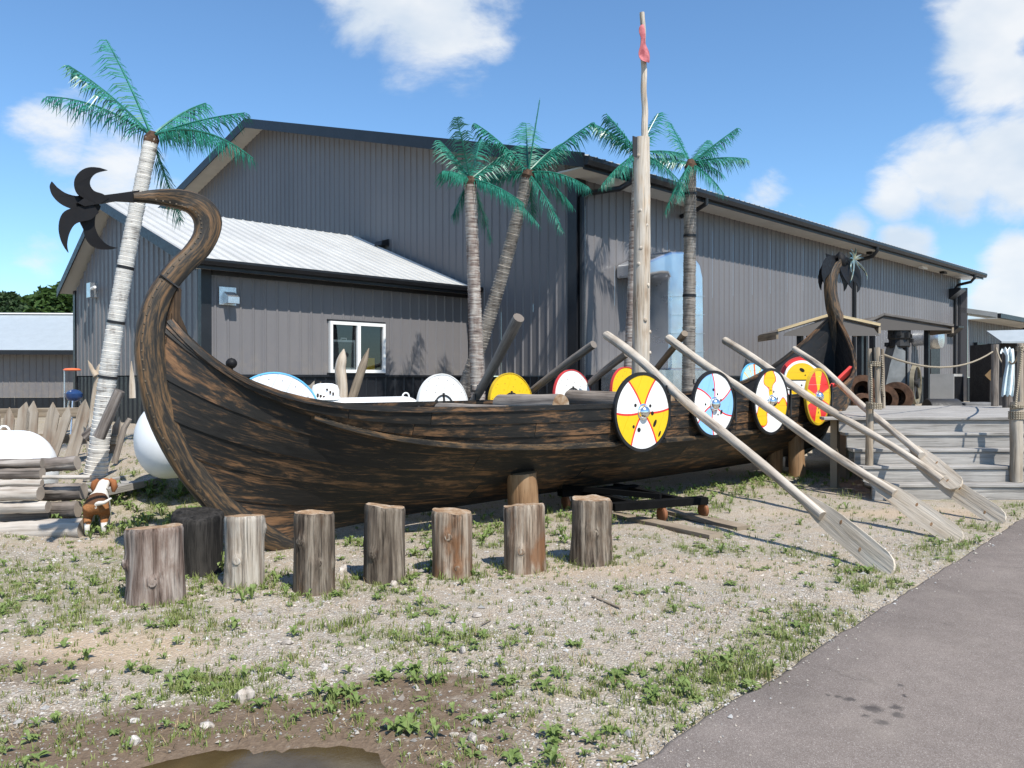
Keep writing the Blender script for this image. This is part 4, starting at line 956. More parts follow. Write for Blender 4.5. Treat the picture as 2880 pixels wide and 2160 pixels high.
def shield(label, loc, normal, r, kind, rim, planks=7, back=False, boss=True, rot=0.0, rimw=True, holes=(), group='shields hung along the ship', horizontal=False):
    """disc of butted planks; +/-y of the local frame is the painted face"""
    n = Vector(normal).normalized()
    zz = Vector((0, 0, 1)); zz = (zz - n * zz.dot(n)).normalized(); xx = (-n).cross(zz).normalized() * 1.0
    Mx = Matrix((xx, -n, zz)).transposed().to_4x4(); Mx.translation = Vector(loc)
    t = empty('round_shield', (0, 0, 0), label, 'shield', group); t.matrix_world = Mx
    face = shield_mat('shield_' + kind + '_paint', kind); th = 0.016
    rp = Matrix.Rotation(rot + (PI / 2 if horizontal else 0), 3, 'Y')
    for k in range(planks):
        a, b = -r + 2 * r * k / planks + 0.0012, -r + 2 * r * (k + 1) / planks - 0.0012
        N_ = 10; up = []; lo = []
        for i in range(N_ + 1):
            x = a + (b - a) * i / N_; h = math.sqrt(max(0, r * r - x * x)); up.append((x, h)); lo.append((x, -h))
        out = up + lo[::-1]
        out = [p for i, p in enumerate(out) if i == 0 or (Vector(p) - Vector(out[i - 1])).length > 1e-5]
        m = MB(); m.poly([rp @ Vector((x, -th / 2 + 0.0016 * (k % 2), z)) for x, z in out], (0, th, 0)); m.build('shield_plank', face, t)
    if rim:
        m = MB(); n_ = 56; V = []; w = 0.028 if rimw else 0.008
        for i in range(n_):
            a = 2 * PI * i / n_; c, s_ = math.cos(a), math.sin(a)
            for (rr_, yy) in ((r - w, -th / 2 - 0.005), (r + 0.008, -th / 2 - 0.005), (r + 0.008, th / 2 + 0.02), (r - w, th / 2 + 0.004)): V.append((c * rr_, yy, s_ * rr_))
        m.add(V, [(i * 4 + k, ((i + 1) % n_) * 4 + k, ((i + 1) % n_) * 4 + (k + 1) % 4, i * 4 + (k + 1) % 4) for i in range(n_) for k in range(4)])
        ro = m.build('rim', M[rim], t); 
    if boss and not back:
        m = MB(); Mb = Matrix.Rotation(PI / 2, 4, 'X') @ Matrix.Translation((0, 0, th / 2))
        m.lathe([(0.098, -0.002), (0.098, 0.004), (0.082, 0.008), (0.078, 0.03), (0.062, 0.058), (0.035, 0.076), (0.004, 0.083)], 28, Mb); shade(m.build('boss', M['boss'], t), 50)
    if back:
        # hand hole, iron hand strap
        m = MB(); Mb = Matrix.Rotation(PI / 2, 4, 'X') @ Matrix.Translation((0, 0, th / 2 + 0.001))
        n_ = 24; V = []
        for i in range(n_):
            a = 2 * PI * i / n_
            for rr_ in (0.145, 0.162):
                for yy in (-th / 2 - 0.001, -th / 2 - 0.012): V.append((math.cos(a) * rr_, yy, math.sin(a) * rr_ - 0.01))
        m.add(V, [(i * 4 + a_, ((i + 1) % n_) * 4 + a_, ((i + 1) % n_) * 4 + b_, i * 4 + b_) for i in range(n_) for a_, b_ in ((0, 1), (1, 3), (3, 2), (2, 0))]); m.build('strap_ring', M['iron'], t)
        m = MB(); m.box((0.0, -th / 2 - 0.012, 0.02), (0.022, 0.02, 0.30)); m.build('hand_grip', M['iron'], t)
    if back:
        m = MB(); rr_ = random.Random(planks + int(r * 1000))
        for k in range(planks):
            xc = -r + 2 * r * (k + 0.5) / planks; hh = math.sqrt(max(0, r * r - xc * xc))
            for zz_ in (0.82, 0.55, 0.30, -0.4):
                if abs(zz_ * hh) < 0.03: continue
                q = rp @ Vector((xc + rr_.uniform(-.02, .02), -th / 2 - 0.0012, zz_ * hh)); m.box(q, (0.009, 0.002, 0.009))
        o_ = m.build('nail_heads', M['iron'], t); o_['kind'] = 'stuff'
    for (hx, hz, hr, el) in holes:
        m = MB(); m.lathe([(hr, -0.0008), (hr * 0.98, 0.0012)], 14, Matrix.Translation((hx, -th / 2 - 0.001, hz)) @ Matrix.Rotation(0.5, 4, 'Y') @ Matrix.Diagonal((el, 1, 1, 1)) @ Matrix.Rotation(PI / 2, 4, 'X')); m.build('hole', M['hole'], t)
    return t
def near_normal(x):
    a, b = hp(7, x - 0.3, -1), hp(7, x + 0.3, -1); d = (b - a).normalized(); return Vector((d.y, -d.x, 0))
def near_at(x, z, off=0.055):
    b, _ = hull(7.5, x); n = near_normal(x); return Vector((x, CY - b - 0.045, z)) + n * off
for (x, z, r, kind, rim, lab, rot, holes, turn, hz) in (
    (8.05, 1.205, 0.465, 'swirl_yellow', 'rim', 'yellow and white swirl shield with red lines, nearest on the hull', 0.45, ((-0.13, 0.08, 0.022, 1), (0.12, 0.07, 0.020, 1), (0.155, -0.02, 0.026, 1), (-0.16, -0.17, 0.020, 1), (-0.07, -0.21, 0.028, 1), (0.20, -0.14, 0.05, 0.45), (0.28, -0.27, 0.04, .4)), 7, False),
    (9.60, 1.265, 0.435, 'swirl_blue', 'rim', 'light blue and white swirl shield with red lines on the hull', 0.35, ((-0.02, 0.19, 0.020, 1), (0.07, 0.13, 0.014, 1), (0.14, 0.05, 0.016, 1), (0.15, -0.11, 0.035, 0.6), (-0.18, 0.0, 0.015, 1), (0.08, -.14, .014, 1)), 6, False),
    (11.15, 1.27, 0.475, 'leaf', 'rim', 'white shield with yellow leaf shapes edged in red on the hull', 0, ((-0.02, 0.16, 0.014, 1), (0.06, 0.14, 0.018, 1), (0.16, 0.03, 0.03, 0.5), (-.1, .02, .012, 1), (0.0, -0.16, 0.03, 0.7), (0.07, -.13, .012, 1)), 2, True),
    (12.70, 1.315, 0.445, 'rays', 'rimy', 'red and yellow rayed shield on the hull, nearest the stern', 0, ((0.02, 0.10, 0.012, 1), (0.02, -0.17, 0.035, 0.35), (0.0, -0.25, .02, .4)), 0, True)):
    n = near_normal(x); n = Matrix.Rotation(-math.radians(turn), 3, 'Z') @ n
    shield(lab, near_at(x, z, 0.06), n, r, kind, rim, 7, False, True, rot, True, holes, 'painted shields on the near gunwale', hz)
# shields on the far gunwale, most of them seen from behind
def far_at(px, py, n): return on_n(px, py, n)
for (px, ptop, n, r, kind, rim, lab, back, nrm) in (
    (594, 803, 7.98, 0.47, 'greywhite', 'rimb', 'back of a pale planked shield with blue edge near the bow', True, (-0.42, -1, 0.25)),
    (958, 808, 8.17, 0.415, 'white', 'rimw', 'back of a plain white shield with ring strap beside leaning oar', True, (0, -1, 0.1)),
    (1105, 806, 8.18, 0.42, 'yellow', 'rimy', 'back of a plain yellow shield between the two leaning oars', True, (0, -1, 0.1)),
    (1238, 799, 8.18, 0.42, 'white', 'rimr', 'back of a white shield with red edge on the far gunwale', True, (0, -1, 0.1)),
    (1356, 793, 8.19, 0.42, 'yellow', 'rimr', 'back of a yellow shield with red edge beside the mast', True, (0, -1, 0.1)),
    (1630, 785, 8.10, 0.42, 'bluesun', 'rimb', 'pale blue shield with yellow rays on the far gunwale', False, (-0.1, -1, 0.1)),
    (1733, 771, 7.25, 0.45, 'target', 'rimr', 'yellow shield with red rim and white band inside the stern', False, (-0.75, -1, 0.1))):
    p = on_n(px, ptop, n); nn = Vector(nrm).normalized()
    c = p - Vector((0, 0, r))
    holes = ((-0.12, 0.06, .03, 1),) if (kind == 'white' and rim == 'rimw') else (((0.0, 0.20, 0.035, 1.6), (0.06, 0.10, 0.014, 1), (-0.02, -0.09, .016, 1)) if kind == 'target' else ())
    shield(lab, c, nn, r, kind, rim, 6, back, kind == 'x', 0.45 if back else 0, kind == 'x', holes, 'shields on the far gunwale', kind in ('bluesun', 'target'))

# ------------------------------------------------------------------ oars
def oar(label, tip, lock, k, mat, r0=0.062, r1=0.05, blade=True, group='oars', flat=None, bl=1.9):
    tip = Vector(tip); lock = Vector(lock); end = tip + (lock - tip) * k; d = (end - tip).normalized(); Ln = (end - tip).length
    t = empty('oar', tip, label, 'oar', group)
    rr = random.Random(sum(map(ord, label)) % 1000); ph = rr.uniform(0, 6)
    side = d.cross(Vector((0, 0, 1))).normalized(); up = side.cross(d)
    if flat is None: flat = side
    fl = (Vector(flat) - d * Vector(flat).dot(d)).normalized(); nb = d.cross(fl).normalized()
    s0 = 0.90 if blade else 0.0; n = 34
    pts = []; rad = []
    for i in range(n + 1):
        f = i / n; l = s0 + (Ln - s0) * f
        pts.append(d * l + side * 0.03 * math.sin(l * 1.3 + ph) + up * 0.02 * math.sin(l * 1.9 + ph * 2)); rad.append(lerp(r1, r0, f) * (1 + 0.06 * noise.noise((l * 2.3, ph, 0))))
    def jit(i, a, p): return 0.05 * noise.noise((math.cos(a) * 1.6, math.sin(a) * 1.6, i * 0.45 + ph))
    b = MB(); b.tube(pts, rad, 12, jit=jit); shade(b.build('shaft', M[mat], t), 60)
    if blade:
        # long paddle board, scarfed behind the shaft
        prof = [(0.0, 0.02), (0.02, 0.055), (0.06, 0.085), (0.14, 0.107), (0.40, 0.112), (0.75, 0.108), (0.95, 0.092), (1.15, 0.066), (1.32, 0.03)]
        V = []; th = 0.022
        for (l, w) in prof:
            c = d * l - nb * 0.028
            V += [c - fl * w - nb * th * .5, c + fl * w - nb * th * .5, c + fl * w + nb * th * .5, c - fl * w + nb * th * .5]
        b = MB(); q = len(prof)
        UV = []
        for i in range(q - 1):
            for kk in range(4):
                a0, a1 = prof[i], prof[i + 1]; v0 = (-a0[1], a0[1], a0[1], -a0[1]); v1 = (-a1[1], a1[1], a1[1], -a1[1])
                UV.append(((a0[0], v0[kk]), (a1[0], v1[kk]), (a1[0], v1[(kk + 1) % 4]), (a0[0], v0[(kk + 1) % 4])))
        b.add(V, [(i * 4 + kk, i * 4 + 4 + kk, i * 4 + 4 + (kk + 1) % 4, i * 4 + (kk + 1) % 4) for i in range(q - 1) for kk in range(4)] + [(0, 1, 2, 3), tuple(4 * (q - 1) + kk for kk in (3, 2, 1, 0))], 0, UV + [((0, 0),) * 4] * 2)
        b.build('blade', M['blade'], t)
        for (l, w) in ((0.30, 0.03), (0.62, -0.05)):
            kb = MB(); Mx = Matrix.Translation(d * (l + rr.uniform(-.1, .1)) + fl * w + nb * (-0.028 + th / 2)) @ nb.to_track_quat('Z', 'Y').to_matrix().to_4x4() @ Matrix.Diagonal((1, 1.5, 1, 1)); kb.lathe([(0.016, -0.001), (0.013, 0.002)], 10, Mx); kb.build('blade_knot', M['post'], t)
    return t
LOCKS = [hp(8, x, -1, 0.03) + Vector((0, 0, 0.20)) for x in (8.69, 10.28, 11.9, 13.4)]
TIPS = [gnd(1925, 1243), gnd(2075, 1174), gnd(2168, 1132), LD(5.17, 9.60, 0.36)]
KS = [1.505, 1.50, 1.49, 1.46]
facing = Vector((-0.55, -0.75, 0.0))
for i, lab in enumerate(('pale oar nearest the viewer, blade resting lowest on the gravel', 'second pale oar from the bow, blade resting by the path edge', 'third pale oar, its blade crossing in front of the wooden steps', 'thin pale oar nearest the stern, blade crossing over the third oar')):
    tp = TIPS[i] + (Vector((0, 0, height(TIPS[i].x, TIPS[i].y) + 0.03)) if i < 3 else Vector())
    dv = (LOCKS[i] - tp).normalized(); vw = (tp - Vector((0, 0, H))).normalized(); fl_ = dv.cross(vw).normalized(); fl_ = Matrix.Rotation(math.radians((-12, 6, -4, 8)[i]), 3, dv) @ fl_
    if dv.cross(fl_).dot(vw) > 0: fl_ = -fl_
    oar(lab, tp, LOCKS[i], KS[i], 'oar', 0.066 if i < 3 else 0.055, 0.046, True, 'oars resting over the near gunwale', flat=fl_)
for (h_, z_, lk, lab) in (((1125, 687), 7.07, (1030, 848, 8.22), 'thick grey oar shaft leaning up beside the white shield'), ((1280, 745), 7.0, (1150, 843, 8.22), 'grey oar shaft rising between the yellow and the white shield'),
                           ((1357, 764), 7.2, (1274, 833, 8.22), 'short grey oar shaft leaning left of the mast'), ((1478, 718), 7.3, (1420, 800, 8.22), 'brown oar shaft leaning right of the mast')):
    hd = on_n(h_[0], h_[1], z_); lock = on_n(*lk); tip = hd + (lock - hd) * 1.75
    oar(lab, tip, lock, (hd - tip).length / (lock - tip).length, 'oard' if 'brown' in lab else 'log', 0.072 if 'thick' in lab else 0.055, 0.05, False, 'oars over the far gunwale')

# ------------------------------------------------------------------ log seats
def log_seat(label, a, b, r, mat='log'):
    a, b = Vector(a), Vector(b); t = None
    n = 14; pts = [a.lerp(b, i / n) - a for i in range(n + 1)]; ph = r * 77
    def jit(i, an, p): return 0.07 * noise.noise((math.cos(an) * 1.5, math.sin(an) * 1.5, i * 0.25 + ph))
    m = MB(); m.tube(pts, r, 20, jit=jit, capmat=1); o = m.build('log_seat', [M[mat], M['cut']], loc=a); shade(o, 50); return tag(o, label, 'log', 'log seats inside the ship')
def cutwood():
    m = Mat('cut_log_end', 0.85, 0.15); v = m.coord('Object', (1, 1, 1), rand=False)
    x, y, z = m.sepv(v); n = m.noise(v, 14, 5, 0.6); n2 = m.noise(v, 5, 3)
    rad = m.math('SQRT', m.math('ADD', m.math('MULTIPLY', x, x), m.math('MULTIPLY', y, y)))
    w = m.math('SINE', m.math('ADD', m.math('MULTIPLY', rad, 420.0), m.math('MULTIPLY', n, 9.0)))
    c = m.ramp(m.math('ADD', m.math('MULTIPLY', n, 0.6), m.math('MULTIPLY', n2, 0.4)), [(0.35, (0.17, 0.09, 0.045)), (0.5, (0.34, 0.23, 0.14)), (0.65, (0.52, 0.46, 0.38))])
    m.color(m.mix(m.rng(w, -1, 1, 0.0, 0.25), c, (0.16, 0.10, 0.06))); m.bump(n, 0.4, 0.01); return m.m
M['cut'] = cutwood()
log_seat('slim half hidden log seat nearest the bow', (6.05, 6.12, 1.245), (6.25, 7.45, 1.245), 0.075)
log_seat('thick pale log seat just left of the yellow shield', (7.0, 6.22, 1.30), (7.15, 7.35, 1.28), 0.125)
log_seat('long dark log seat passing behind the yellow shield', (9.12, 6.2, 1.26), (9.15, 7.95, 1.31), 0.13)
# ------------------------------------------------------------------ stumps in front of the ship
def stumpwood(name, cols, stain, sf):
    m = Mat(name, 0.85, 0.18)
    v = m.coord('Object', (10, 10, 0.9), rand=True); n = m.noise(v, 1.5, 8, 0.62, 0.3)
    v2 = m.coord('Object', (44, 44, 1.4), rand=True); n2 = m.noise(v2, 1.0, 4, 0.6)
    v3 = m.coord('Object', (3.2, 3.2, 1.6), rand=True); n3 = m.noise(v3, 1.3, 5, 0.65)
    c = m.ramp(n, [(0.38 + 0.24 * i / (len(cols) - 1), k) for i, k in enumerate(cols)])
    c = m.mix(m.rng(n3, 0.52, 0.64, 0, sf), c, stain)
    c = m.mix(0.7, c, m.mix(1.0, c, m.ramp(n2, [(0.34, 0.12), (0.48, 1.0)]), 'MULTIPLY'))
    m.color(c); m.bump(m.math('ADD', m.math('MULTIPLY', n2, 0.9), n), 0.9, 0.018); return m.m
M['st_a'] = stumpwood('stump_grey_red', [(0.10, 0.065, 0.05), (0.22, 0.165, 0.135), (0.37, 0.31, 0.265)], (0.13, 0.07, 0.045), 0.6)
M['st_b'] = stumpwood('stump_bleached', [(0.25, 0.205, 0.165), (0.42, 0.365, 0.30), (0.54, 0.49, 0.42)], (0.30, 0.20, 0.12), 0.4)
M['st_c'] = stumpwood('stump_dark_grey', [(0.06, 0.045, 0.034), (0.155, 0.122, 0.092), (0.27, 0.225, 0.175)], (0.13, 0.075, 0.04), 0.65)
M['st_d'] = stumpwood('stump_rust_streaked', [(0.14, 0.09, 0.06), (0.29, 0.22, 0.16), (0.42, 0.35, 0.275)], (0.19, 0.082, 0.032), 0.7)
M['st_k'] = stumpwood('stump_black', [(0.012, 0.011, 0.010), (0.03, 0.027, 0.024), (0.05, 0.045, 0.04)], (0.02, 0.018, 0.016), 0.5)
def stump(label, px, py, width, ptop, mat, seed, tilt=(0, 0), flare=0.06, name='stump', lift=0.0, dish=0.0):
    base = gnd(px, py); D = (base.x + base.y) * R2; r = width * D / F / 2
    c = LD((px - CX) / F * (D + r * 0.9), D + r * 0.9, 0); z0 = height(c.x, c.y) - 0.03 + lift
    c.z = z0; h = H - (ptop - HY) / F * (D + r) - z0
    n = 40; rows = 22; V = []; rr = random.Random(seed); knots = [(rr.uniform(0, 2 * PI), rr.uniform(0.2, 0.85), rr.uniform(0.6, 1.1)) for _ in range(3)]
    knots.append((PI * 1.25 + rr.uniform(-.5, .5), rr.uniform(0.3, 0.75), 1.3))
    crk = [rr.uniform(0, 2 * PI) for _ in range(6)]
    def rad(a, f):
        k = 1 + 0.13 * noise.noise((math.cos(a) * 1.1 + seed, math.sin(a) * 1.1, f * 0.9 + seed)) + 0.045 * noise.noise((math.cos(a) * 3, math.sin(a) * 3, f * 2 + seed)) + 0.015 * noise.noise((math.cos(a) * 9, math.sin(a) * 9, f * 3 + seed))
        k += flare * (1 - f) ** 2 - 0.03 * math.sin(f * PI)
        for (ka, kf, ks) in knots:
            da = (a - ka + PI) % (2 * PI) - PI; k += 0.10 * ks * math.exp(-(da / 0.22) ** 2 - ((f - kf) / 0.07) ** 2)
        for ca in crk:
            da = (a - ca + PI) % (2 * PI) - PI; k -= 0.05 * math.exp(-(da / 0.035) ** 2)
        return r * k
    for i in range(rows + 1):
        f = i / rows
        for k in range(n):
            a = 2 * PI * k / n; R = rad(a, f) * (1 - 0.05 * sm(0.96, 1.0, f))
            top = 0.014 * noise.noise((math.cos(a) * 1.7, math.sin(a) * 1.7, seed + 5)) + (0.008 + 0.014 * (seed % 7) / 6) * math.cos(a - seed)
            V.append(Vector((math.cos(a) * R, math.sin(a) * R, h * f + top * f)))
    b = MB(); b.add(V, [(i * n + k, i * n + (k + 1) % n, (i + 1) * n + (k + 1) % n, (i + 1) * n + k) for i in range(rows) for k in range(n)], 0)
    # cut top with a slightly sunken heart
    base_i = rows * n; T = [V[base_i + k] for k in range(n)]; ctr = sum(T, Vector()) / n
    T2 = [t.lerp(ctr, 0.45) + Vector((0, 0, -dish * 0.6 + 0.006 * rr.uniform(-1, 1))) for t in T]; T3 = [ctr + Vector((0, 0, -dish))]
    o0 = len(b.v); b.add(T + T2 + T3, [(k, (k + 1) % n, n + (k + 1) % n, n + k) for k in range(n)] + [(n + k, n + (k + 1) % n, 2 * n) for k in range(n)], 1)
    b.add([V[k] for k in range(n)], [tuple(range(n))[::-1]], 2)
    o = b.build(name, [M[mat], M['cut'] if mat != 'st_k' else M['st_k'], M['st_k']], loc=c); shade(o, 55)
    o.rotation_euler = (tilt[0], tilt[1], 0)
    tag(o, label, 'stump', 'upright log stumps in a row before the ship')
    # hand-sized knots on the side
    for (ka, kf, ks) in knots:
        m = MB(); R = rad(ka, kf); Mx = Matrix.Translation((math.cos(ka) * (R - 0.009), math.sin(ka) * (R - 0.009), h * kf)) @ Vector((math.cos(ka), math.sin(ka), 0)).to_track_quat('Z', 'Y').to_matrix().to_4x4()
        m.lathe([(0.026 * ks, -0.012), (0.021 * ks, 0.0015), (0.012 * ks, 0.003), (0.004, 0.001)], 10, Mx); shade(m.build('knot', M[mat], o))
    return o
stump('thick reddish grey stump, leftmost and widest of the row', 335, 1310, 122, 1137, 'st_a', 11, flare=0.05)
stump('bleached knotty stump tilted off the ground, second from left', 528, 1275, 88, 1113, 'st_b', 23, tilt=(0.0, 0.0), lift=0.03, flare=0.02)
stump('dark grey stump with big knot, third from left', 677, 1284, 88, 1106, 'st_c', 35, dish=0.02)
stump('tall grey brown stump with two knots, fourth from left', 830, 1264, 88, 1092, 'st_c', 47, flare=0.03)
stump('rust streaked stump with deep crack, fifth from left', 976, 1252, 86, 1103, 'st_d', 59)
stump('orange rotted stump standing in front of the round post', 1133, 1238, 90, 1090, 'st_d', 61, flare=0.03)
stump('brown stump with ringed flat top, rightmost of the row', 1277, 1221, 88, 1076, 'st_c', 77, dish=0.015, flare=0.09)
stump('blackened block under the curled stem behind the stumps', 425, 1252, 112, 1108, 'st_k', 83, flare=0.0)

# posts carrying the hull
def post(label, x, y, r, z1, lean, seed, mat='post'):
    b = MB(); n = 10; z0 = height(x, y) - 0.05
    def jit(i, a, p): return 0.05 * noise.noise((math.cos(a) * 1.6, math.sin(a) * 1.6, i * 0.3 + seed))
    pts = [Vector((lean[0] * i / n, lean[1] * i / n, (z1 - z0) * i / n)) for i in range(n + 1)]
    b.tube(pts, [r * (1 - 0.04 * i / n) for i in range(n + 1)], 20, jit=jit); o = b.build('support_post', M[mat], loc=(x, y, z0)); shade(o, 50); return tag(o, label, 'post', 'posts carrying the hull')
post('round orange brown post holding up the hull amidships', 6.62, 6.42, 0.175, 0.56, (-0.05, 0.0), 1)
post('orange brown post under the hull near the stern, right one', 12.78, 6.22, 0.13, 0.85, (0.0, 0.05), 2)
post('darker post beside the orange post under the stern', 12.78, 6.62, 0.13, 0.80, (0.0, 0.0), 3)
post('short dark post under the keel near the stern', 14.2, 7.0, 0.14, 0.40, (0, 0), 4, 'st_k')

# ------------------------------------------------------------------ dolly on two planks
M['oldplank'] = wood('weathered_plank', [(0.15, 0.115, 0.08), (0.27, 0.215, 0.155), (0.37, 0.31, 0.235)], axis=0, coord='UV', crack=0.5)
M['grey_plank'] = wood('silver_grey_plank', [(0.20, 0.185, 0.168), (0.32, 0.30, 0.275), (0.42, 0.40, 0.37)], axis=0, coord='UV', crack=0.5)
def board(name, a, b, w, th, mat, parent=None, up=(0, 0, 1), origin=None):
    """a plank with grain along its length (UV), slightly bevelled by an extra edge loop"""
    a = Vector(a); b = Vector(b); d = (b - a); L = d.length; d /= L; s = d.cross(Vector(up)).normalized(); u = s.cross(d)
    org = Vector(origin) if origin is not None else a
    c = 0.004; m = MB(); prof = [(-w / 2, -th / 2 + c), (-w / 2 + c, -th / 2), (w / 2 - c, -th / 2), (w / 2, -th / 2 + c), (w / 2, th / 2 - c), (w / 2 - c, th / 2), (-w / 2 + c, th / 2), (-w / 2, th / 2 - c)]
    V = [a + s * x + u * y - org for x, y in prof] + [b + s * x + u * y - org for x, y in prof]; cum = [0]
    for i in range(8): p, q = prof[i], prof[(i + 1) % 8]; cum.append(cum[-1] + math.hypot(p[0] - q[0], p[1] - q[1]))
    ro = rnd.uniform(0, 9)
    m.add(V, [(i, (i + 1) % 8, 8 + (i + 1) % 8, 8 + i) for i in range(8)] + [tuple(range(8))[::-1], tuple(range(8, 16))], 0, [((ro, cum[i]), (ro, cum[i + 1]), (ro + L, cum[i + 1]), (ro + L, cum[i])) for i in range(8)] + [((0, 0),) * 8] * 2)
    o = m.build(name, M[mat] if isinstance(mat, str) else mat, parent)
    if parent is None: o.location = org
    return o
a, b = gnd(1548, 1163), gnd(1322, 1112); a.z = height(a.x, a.y) + 0.022; b.z = height(b.x, b.y) + 0.022
tag(board('loose_plank', a, b, 0.19, 0.045, 'oldplank'), 'long weathered plank on the gravel under the front dolly wheel', 'plank', 'planks under the dolly')
a2, b2 = gnd(1607, 1142), gnd(1440, 1106); a2.z = height(a2.x, a2.y) + 0.022; b2.z = height(b2.x, b2.y) + 0.022
tag(board('loose_plank', a2, b2, 0.19, 0.045, 'oldplank'), 'shorter weathered plank on the gravel behind the black dolly', 'plank', 'planks under the dolly')
def dolly():
    M['dol'] = painted('dull_black_dolly', (0.006, 0.006, 0.006), 0.85, 0.2, spec=0.08)  # black steel, its colour darkened further in place of the hull's shade
    w = gnd(1425, 1128); t = empty('steel_dolly', w, 'black steel dolly frame on casters under the hull', 'dolly')
    dx = Vector((0.35, 0.94, 0)).normalized(); ox = Vector((0.94, -0.35, 0)).normalized()
    def pt(l, s, z): return dx * l + ox * s + Vector((0, 0, z))
    b = MB(); b.bar(pt(-0.05, -0.30, 0.205), pt(1.5, -0.30, 0.205), 0.08, 0.07); b.build('side_rail', M['dol'], t)
    b = MB(); b.bar(pt(-0.05, 0.36, 0.205), pt(1.5, 0.36, 0.205), 0.08, 0.07); b.build('side_rail', M['dol'], t)
    b = MB(); b.bar(pt(0.0, -0.62, 0.208), pt(0.0, 0.62, 0.208), 0.14, 0.08); b.build('cross_beam', M['dol'], t)
    b = MB(); b.bar(pt(1.2, -0.62, 0.208), pt(1.2, 0.5, 0.208), 0.14, 0.08); b.build('cross_beam', M['dol'], t)
    b = MB(); b.bar(pt(0.05, 0.05, 0.275), pt(1.15, -0.60, 0.285), 0.05, 0.06); b.build('brace_bar', M['dol'], t)
    rust = painted('rusty_caster', (0.26, 0.10, 0.04), 0.7, 0.3)
    for (l, s) in ((0.0, 0.02), (0.02, 0.60), (1.2, -0.55)):
        c = pt(l - 0.02, s, 0.095); b = MB(); Mx = Matrix.Translation(c) @ dx.to_track_quat('X', 'Z').to_matrix().to_4x4() @ Matrix.Rotation(PI / 2, 4, 'X') @ Matrix.Translation((0, 0, -0.025))
        b.lathe([(0.03, 0), (0.075, 0.0), (0.085, 0.008), (0.085, 0.042), (0.075, 0.05), (0.03, 0.05)], 18, Mx); wh = shade(b.build('caster_wheel', rust, t))
        b = MB(); b.box(c + ox * 0.045 + Vector((0, 0, 0.05)), (0.05, 0.012, 0.15), Matrix((dx, ox, Vector((0, 0, 1)))).transposed()); b.build('caster_fork', M['galv'], wh)
    return t
dolly()

# ------------------------------------------------------------------ propane tanks
def tankpaint():
    m = Mat('white_tank_paint', 0.38, 0.4); v = m.coord('Object'); n = m.noise(v, 3, 5); sp = m.noise(v, 12, 6, 0.7)
    c = m.ramp(n, [(0.3, (0.78, 0.79, 0.78)), (0.7, (0.83, 0.835, 0.83))]); c = m.mix(m.rng(sp, 0.70, 0.78, 0, 0.8), c, (0.20, 0.11, 0.06)); m.color(c); return m.m
M['tank'] = tankpaint()
def tank(label, a, b, r, dome=None, lugs=()):
    a, b = Vector(a), Vector(b); d = (b - a).normalized(); L = (b - a).length
    t = empty('propane_tank', a, label, 'tank', 'white propane tanks')
    Q = d.to_track_quat('Z', 'Y').to_matrix().to_4x4(); prof = []
    for i in range(9): th = PI / 2 * i / 8; prof.append((max(0.002, r * math.sin(th)), r * 0.72 * (1 - math.cos(th))))
    prof += [(r, r * 0.72 + (L - 1.44 * r) * k / 4) for k in range(1, 4)]
    prof += [(max(0.002, r * math.cos(PI / 2 * i / 8)), L - r * 0.72 + r * 0.72 * math.sin(PI / 2 * i / 8)) for i in range(9)]
    m = MB(); m.lathe(prof, 40, Q); shade(m.build('tank_shell', M['tank'], t), 60)
    for f in lugs:
        c = d * (L * f) + Vector((0, 0, r)); m = MB(); m.tube([c + d * (0.06 * math.cos(k)) + Vector((0, 0, 0.06 * math.sin(k) - 0.01)) for k in [PI * i / 8 for i in range(9)]], 0.011, 6); shade(m.build('lifting_lug', M['tank'], t))
    for f in (0.2, 0.8):
        c = d * (L * f) + Vector((0, 0, -r)); z = height(a.x + c.x, a.y + c.y) - a.z - 0.1; m = MB(); s = Vector((-d.y, d.x, 0))
        for sg in (-1, 1): m.bar(c + s * sg * r * 0.55 + Vector((0, 0, 0.12)), Vector((c.x, c.y, z)) + s * sg * r * 0.6, 0.08, 0.05)
        m.build('tank_leg', M['tank'], t)
    if dome is not None:
        c = d * (L * dome) + Vector((0, 0, r - 0.02)); m = MB(); m.lathe([(0.20, 0), (0.20, 0.03), (0.185, 0.04), (0.185, 0.13), (0.16, 0.19), (0.10, 0.215), (0.005, 0.22)], 24, Matrix.Translation(c)); dm = shade(m.build('valve_dome', M['tank'], t), 50)
        m = MB(); rr = random.Random(8)
        for k in range(6):
            an = PI * 1.15 + k * 0.22; m.box(c + Vector((math.cos(an) * 0.187, math.sin(an) * 0.187, rr.uniform(0.03, 0.14))), (0.02, 0.02, rr.uniform(.02, .06)))
        m.build('rust_spots', painted('tank_rust', (0.05, 0.03, 0.02), 0.8, 0.3), dm)
    return t
tank('long white propane tank with rusty valve dome behind the bow', (3.62, 9.62, 0.885), (7.72, 9.62, 0.90), 0.445, 0.60, (0.93,))
q = at(-60, 1000, 9.15); q.z = 0.55
tank('white tank with lifting ring behind the split log wall', LD(-7.9, 9.3, 0.53), LD(-5.22, 9.4, 0.51), 0.50, None, (0.80,))

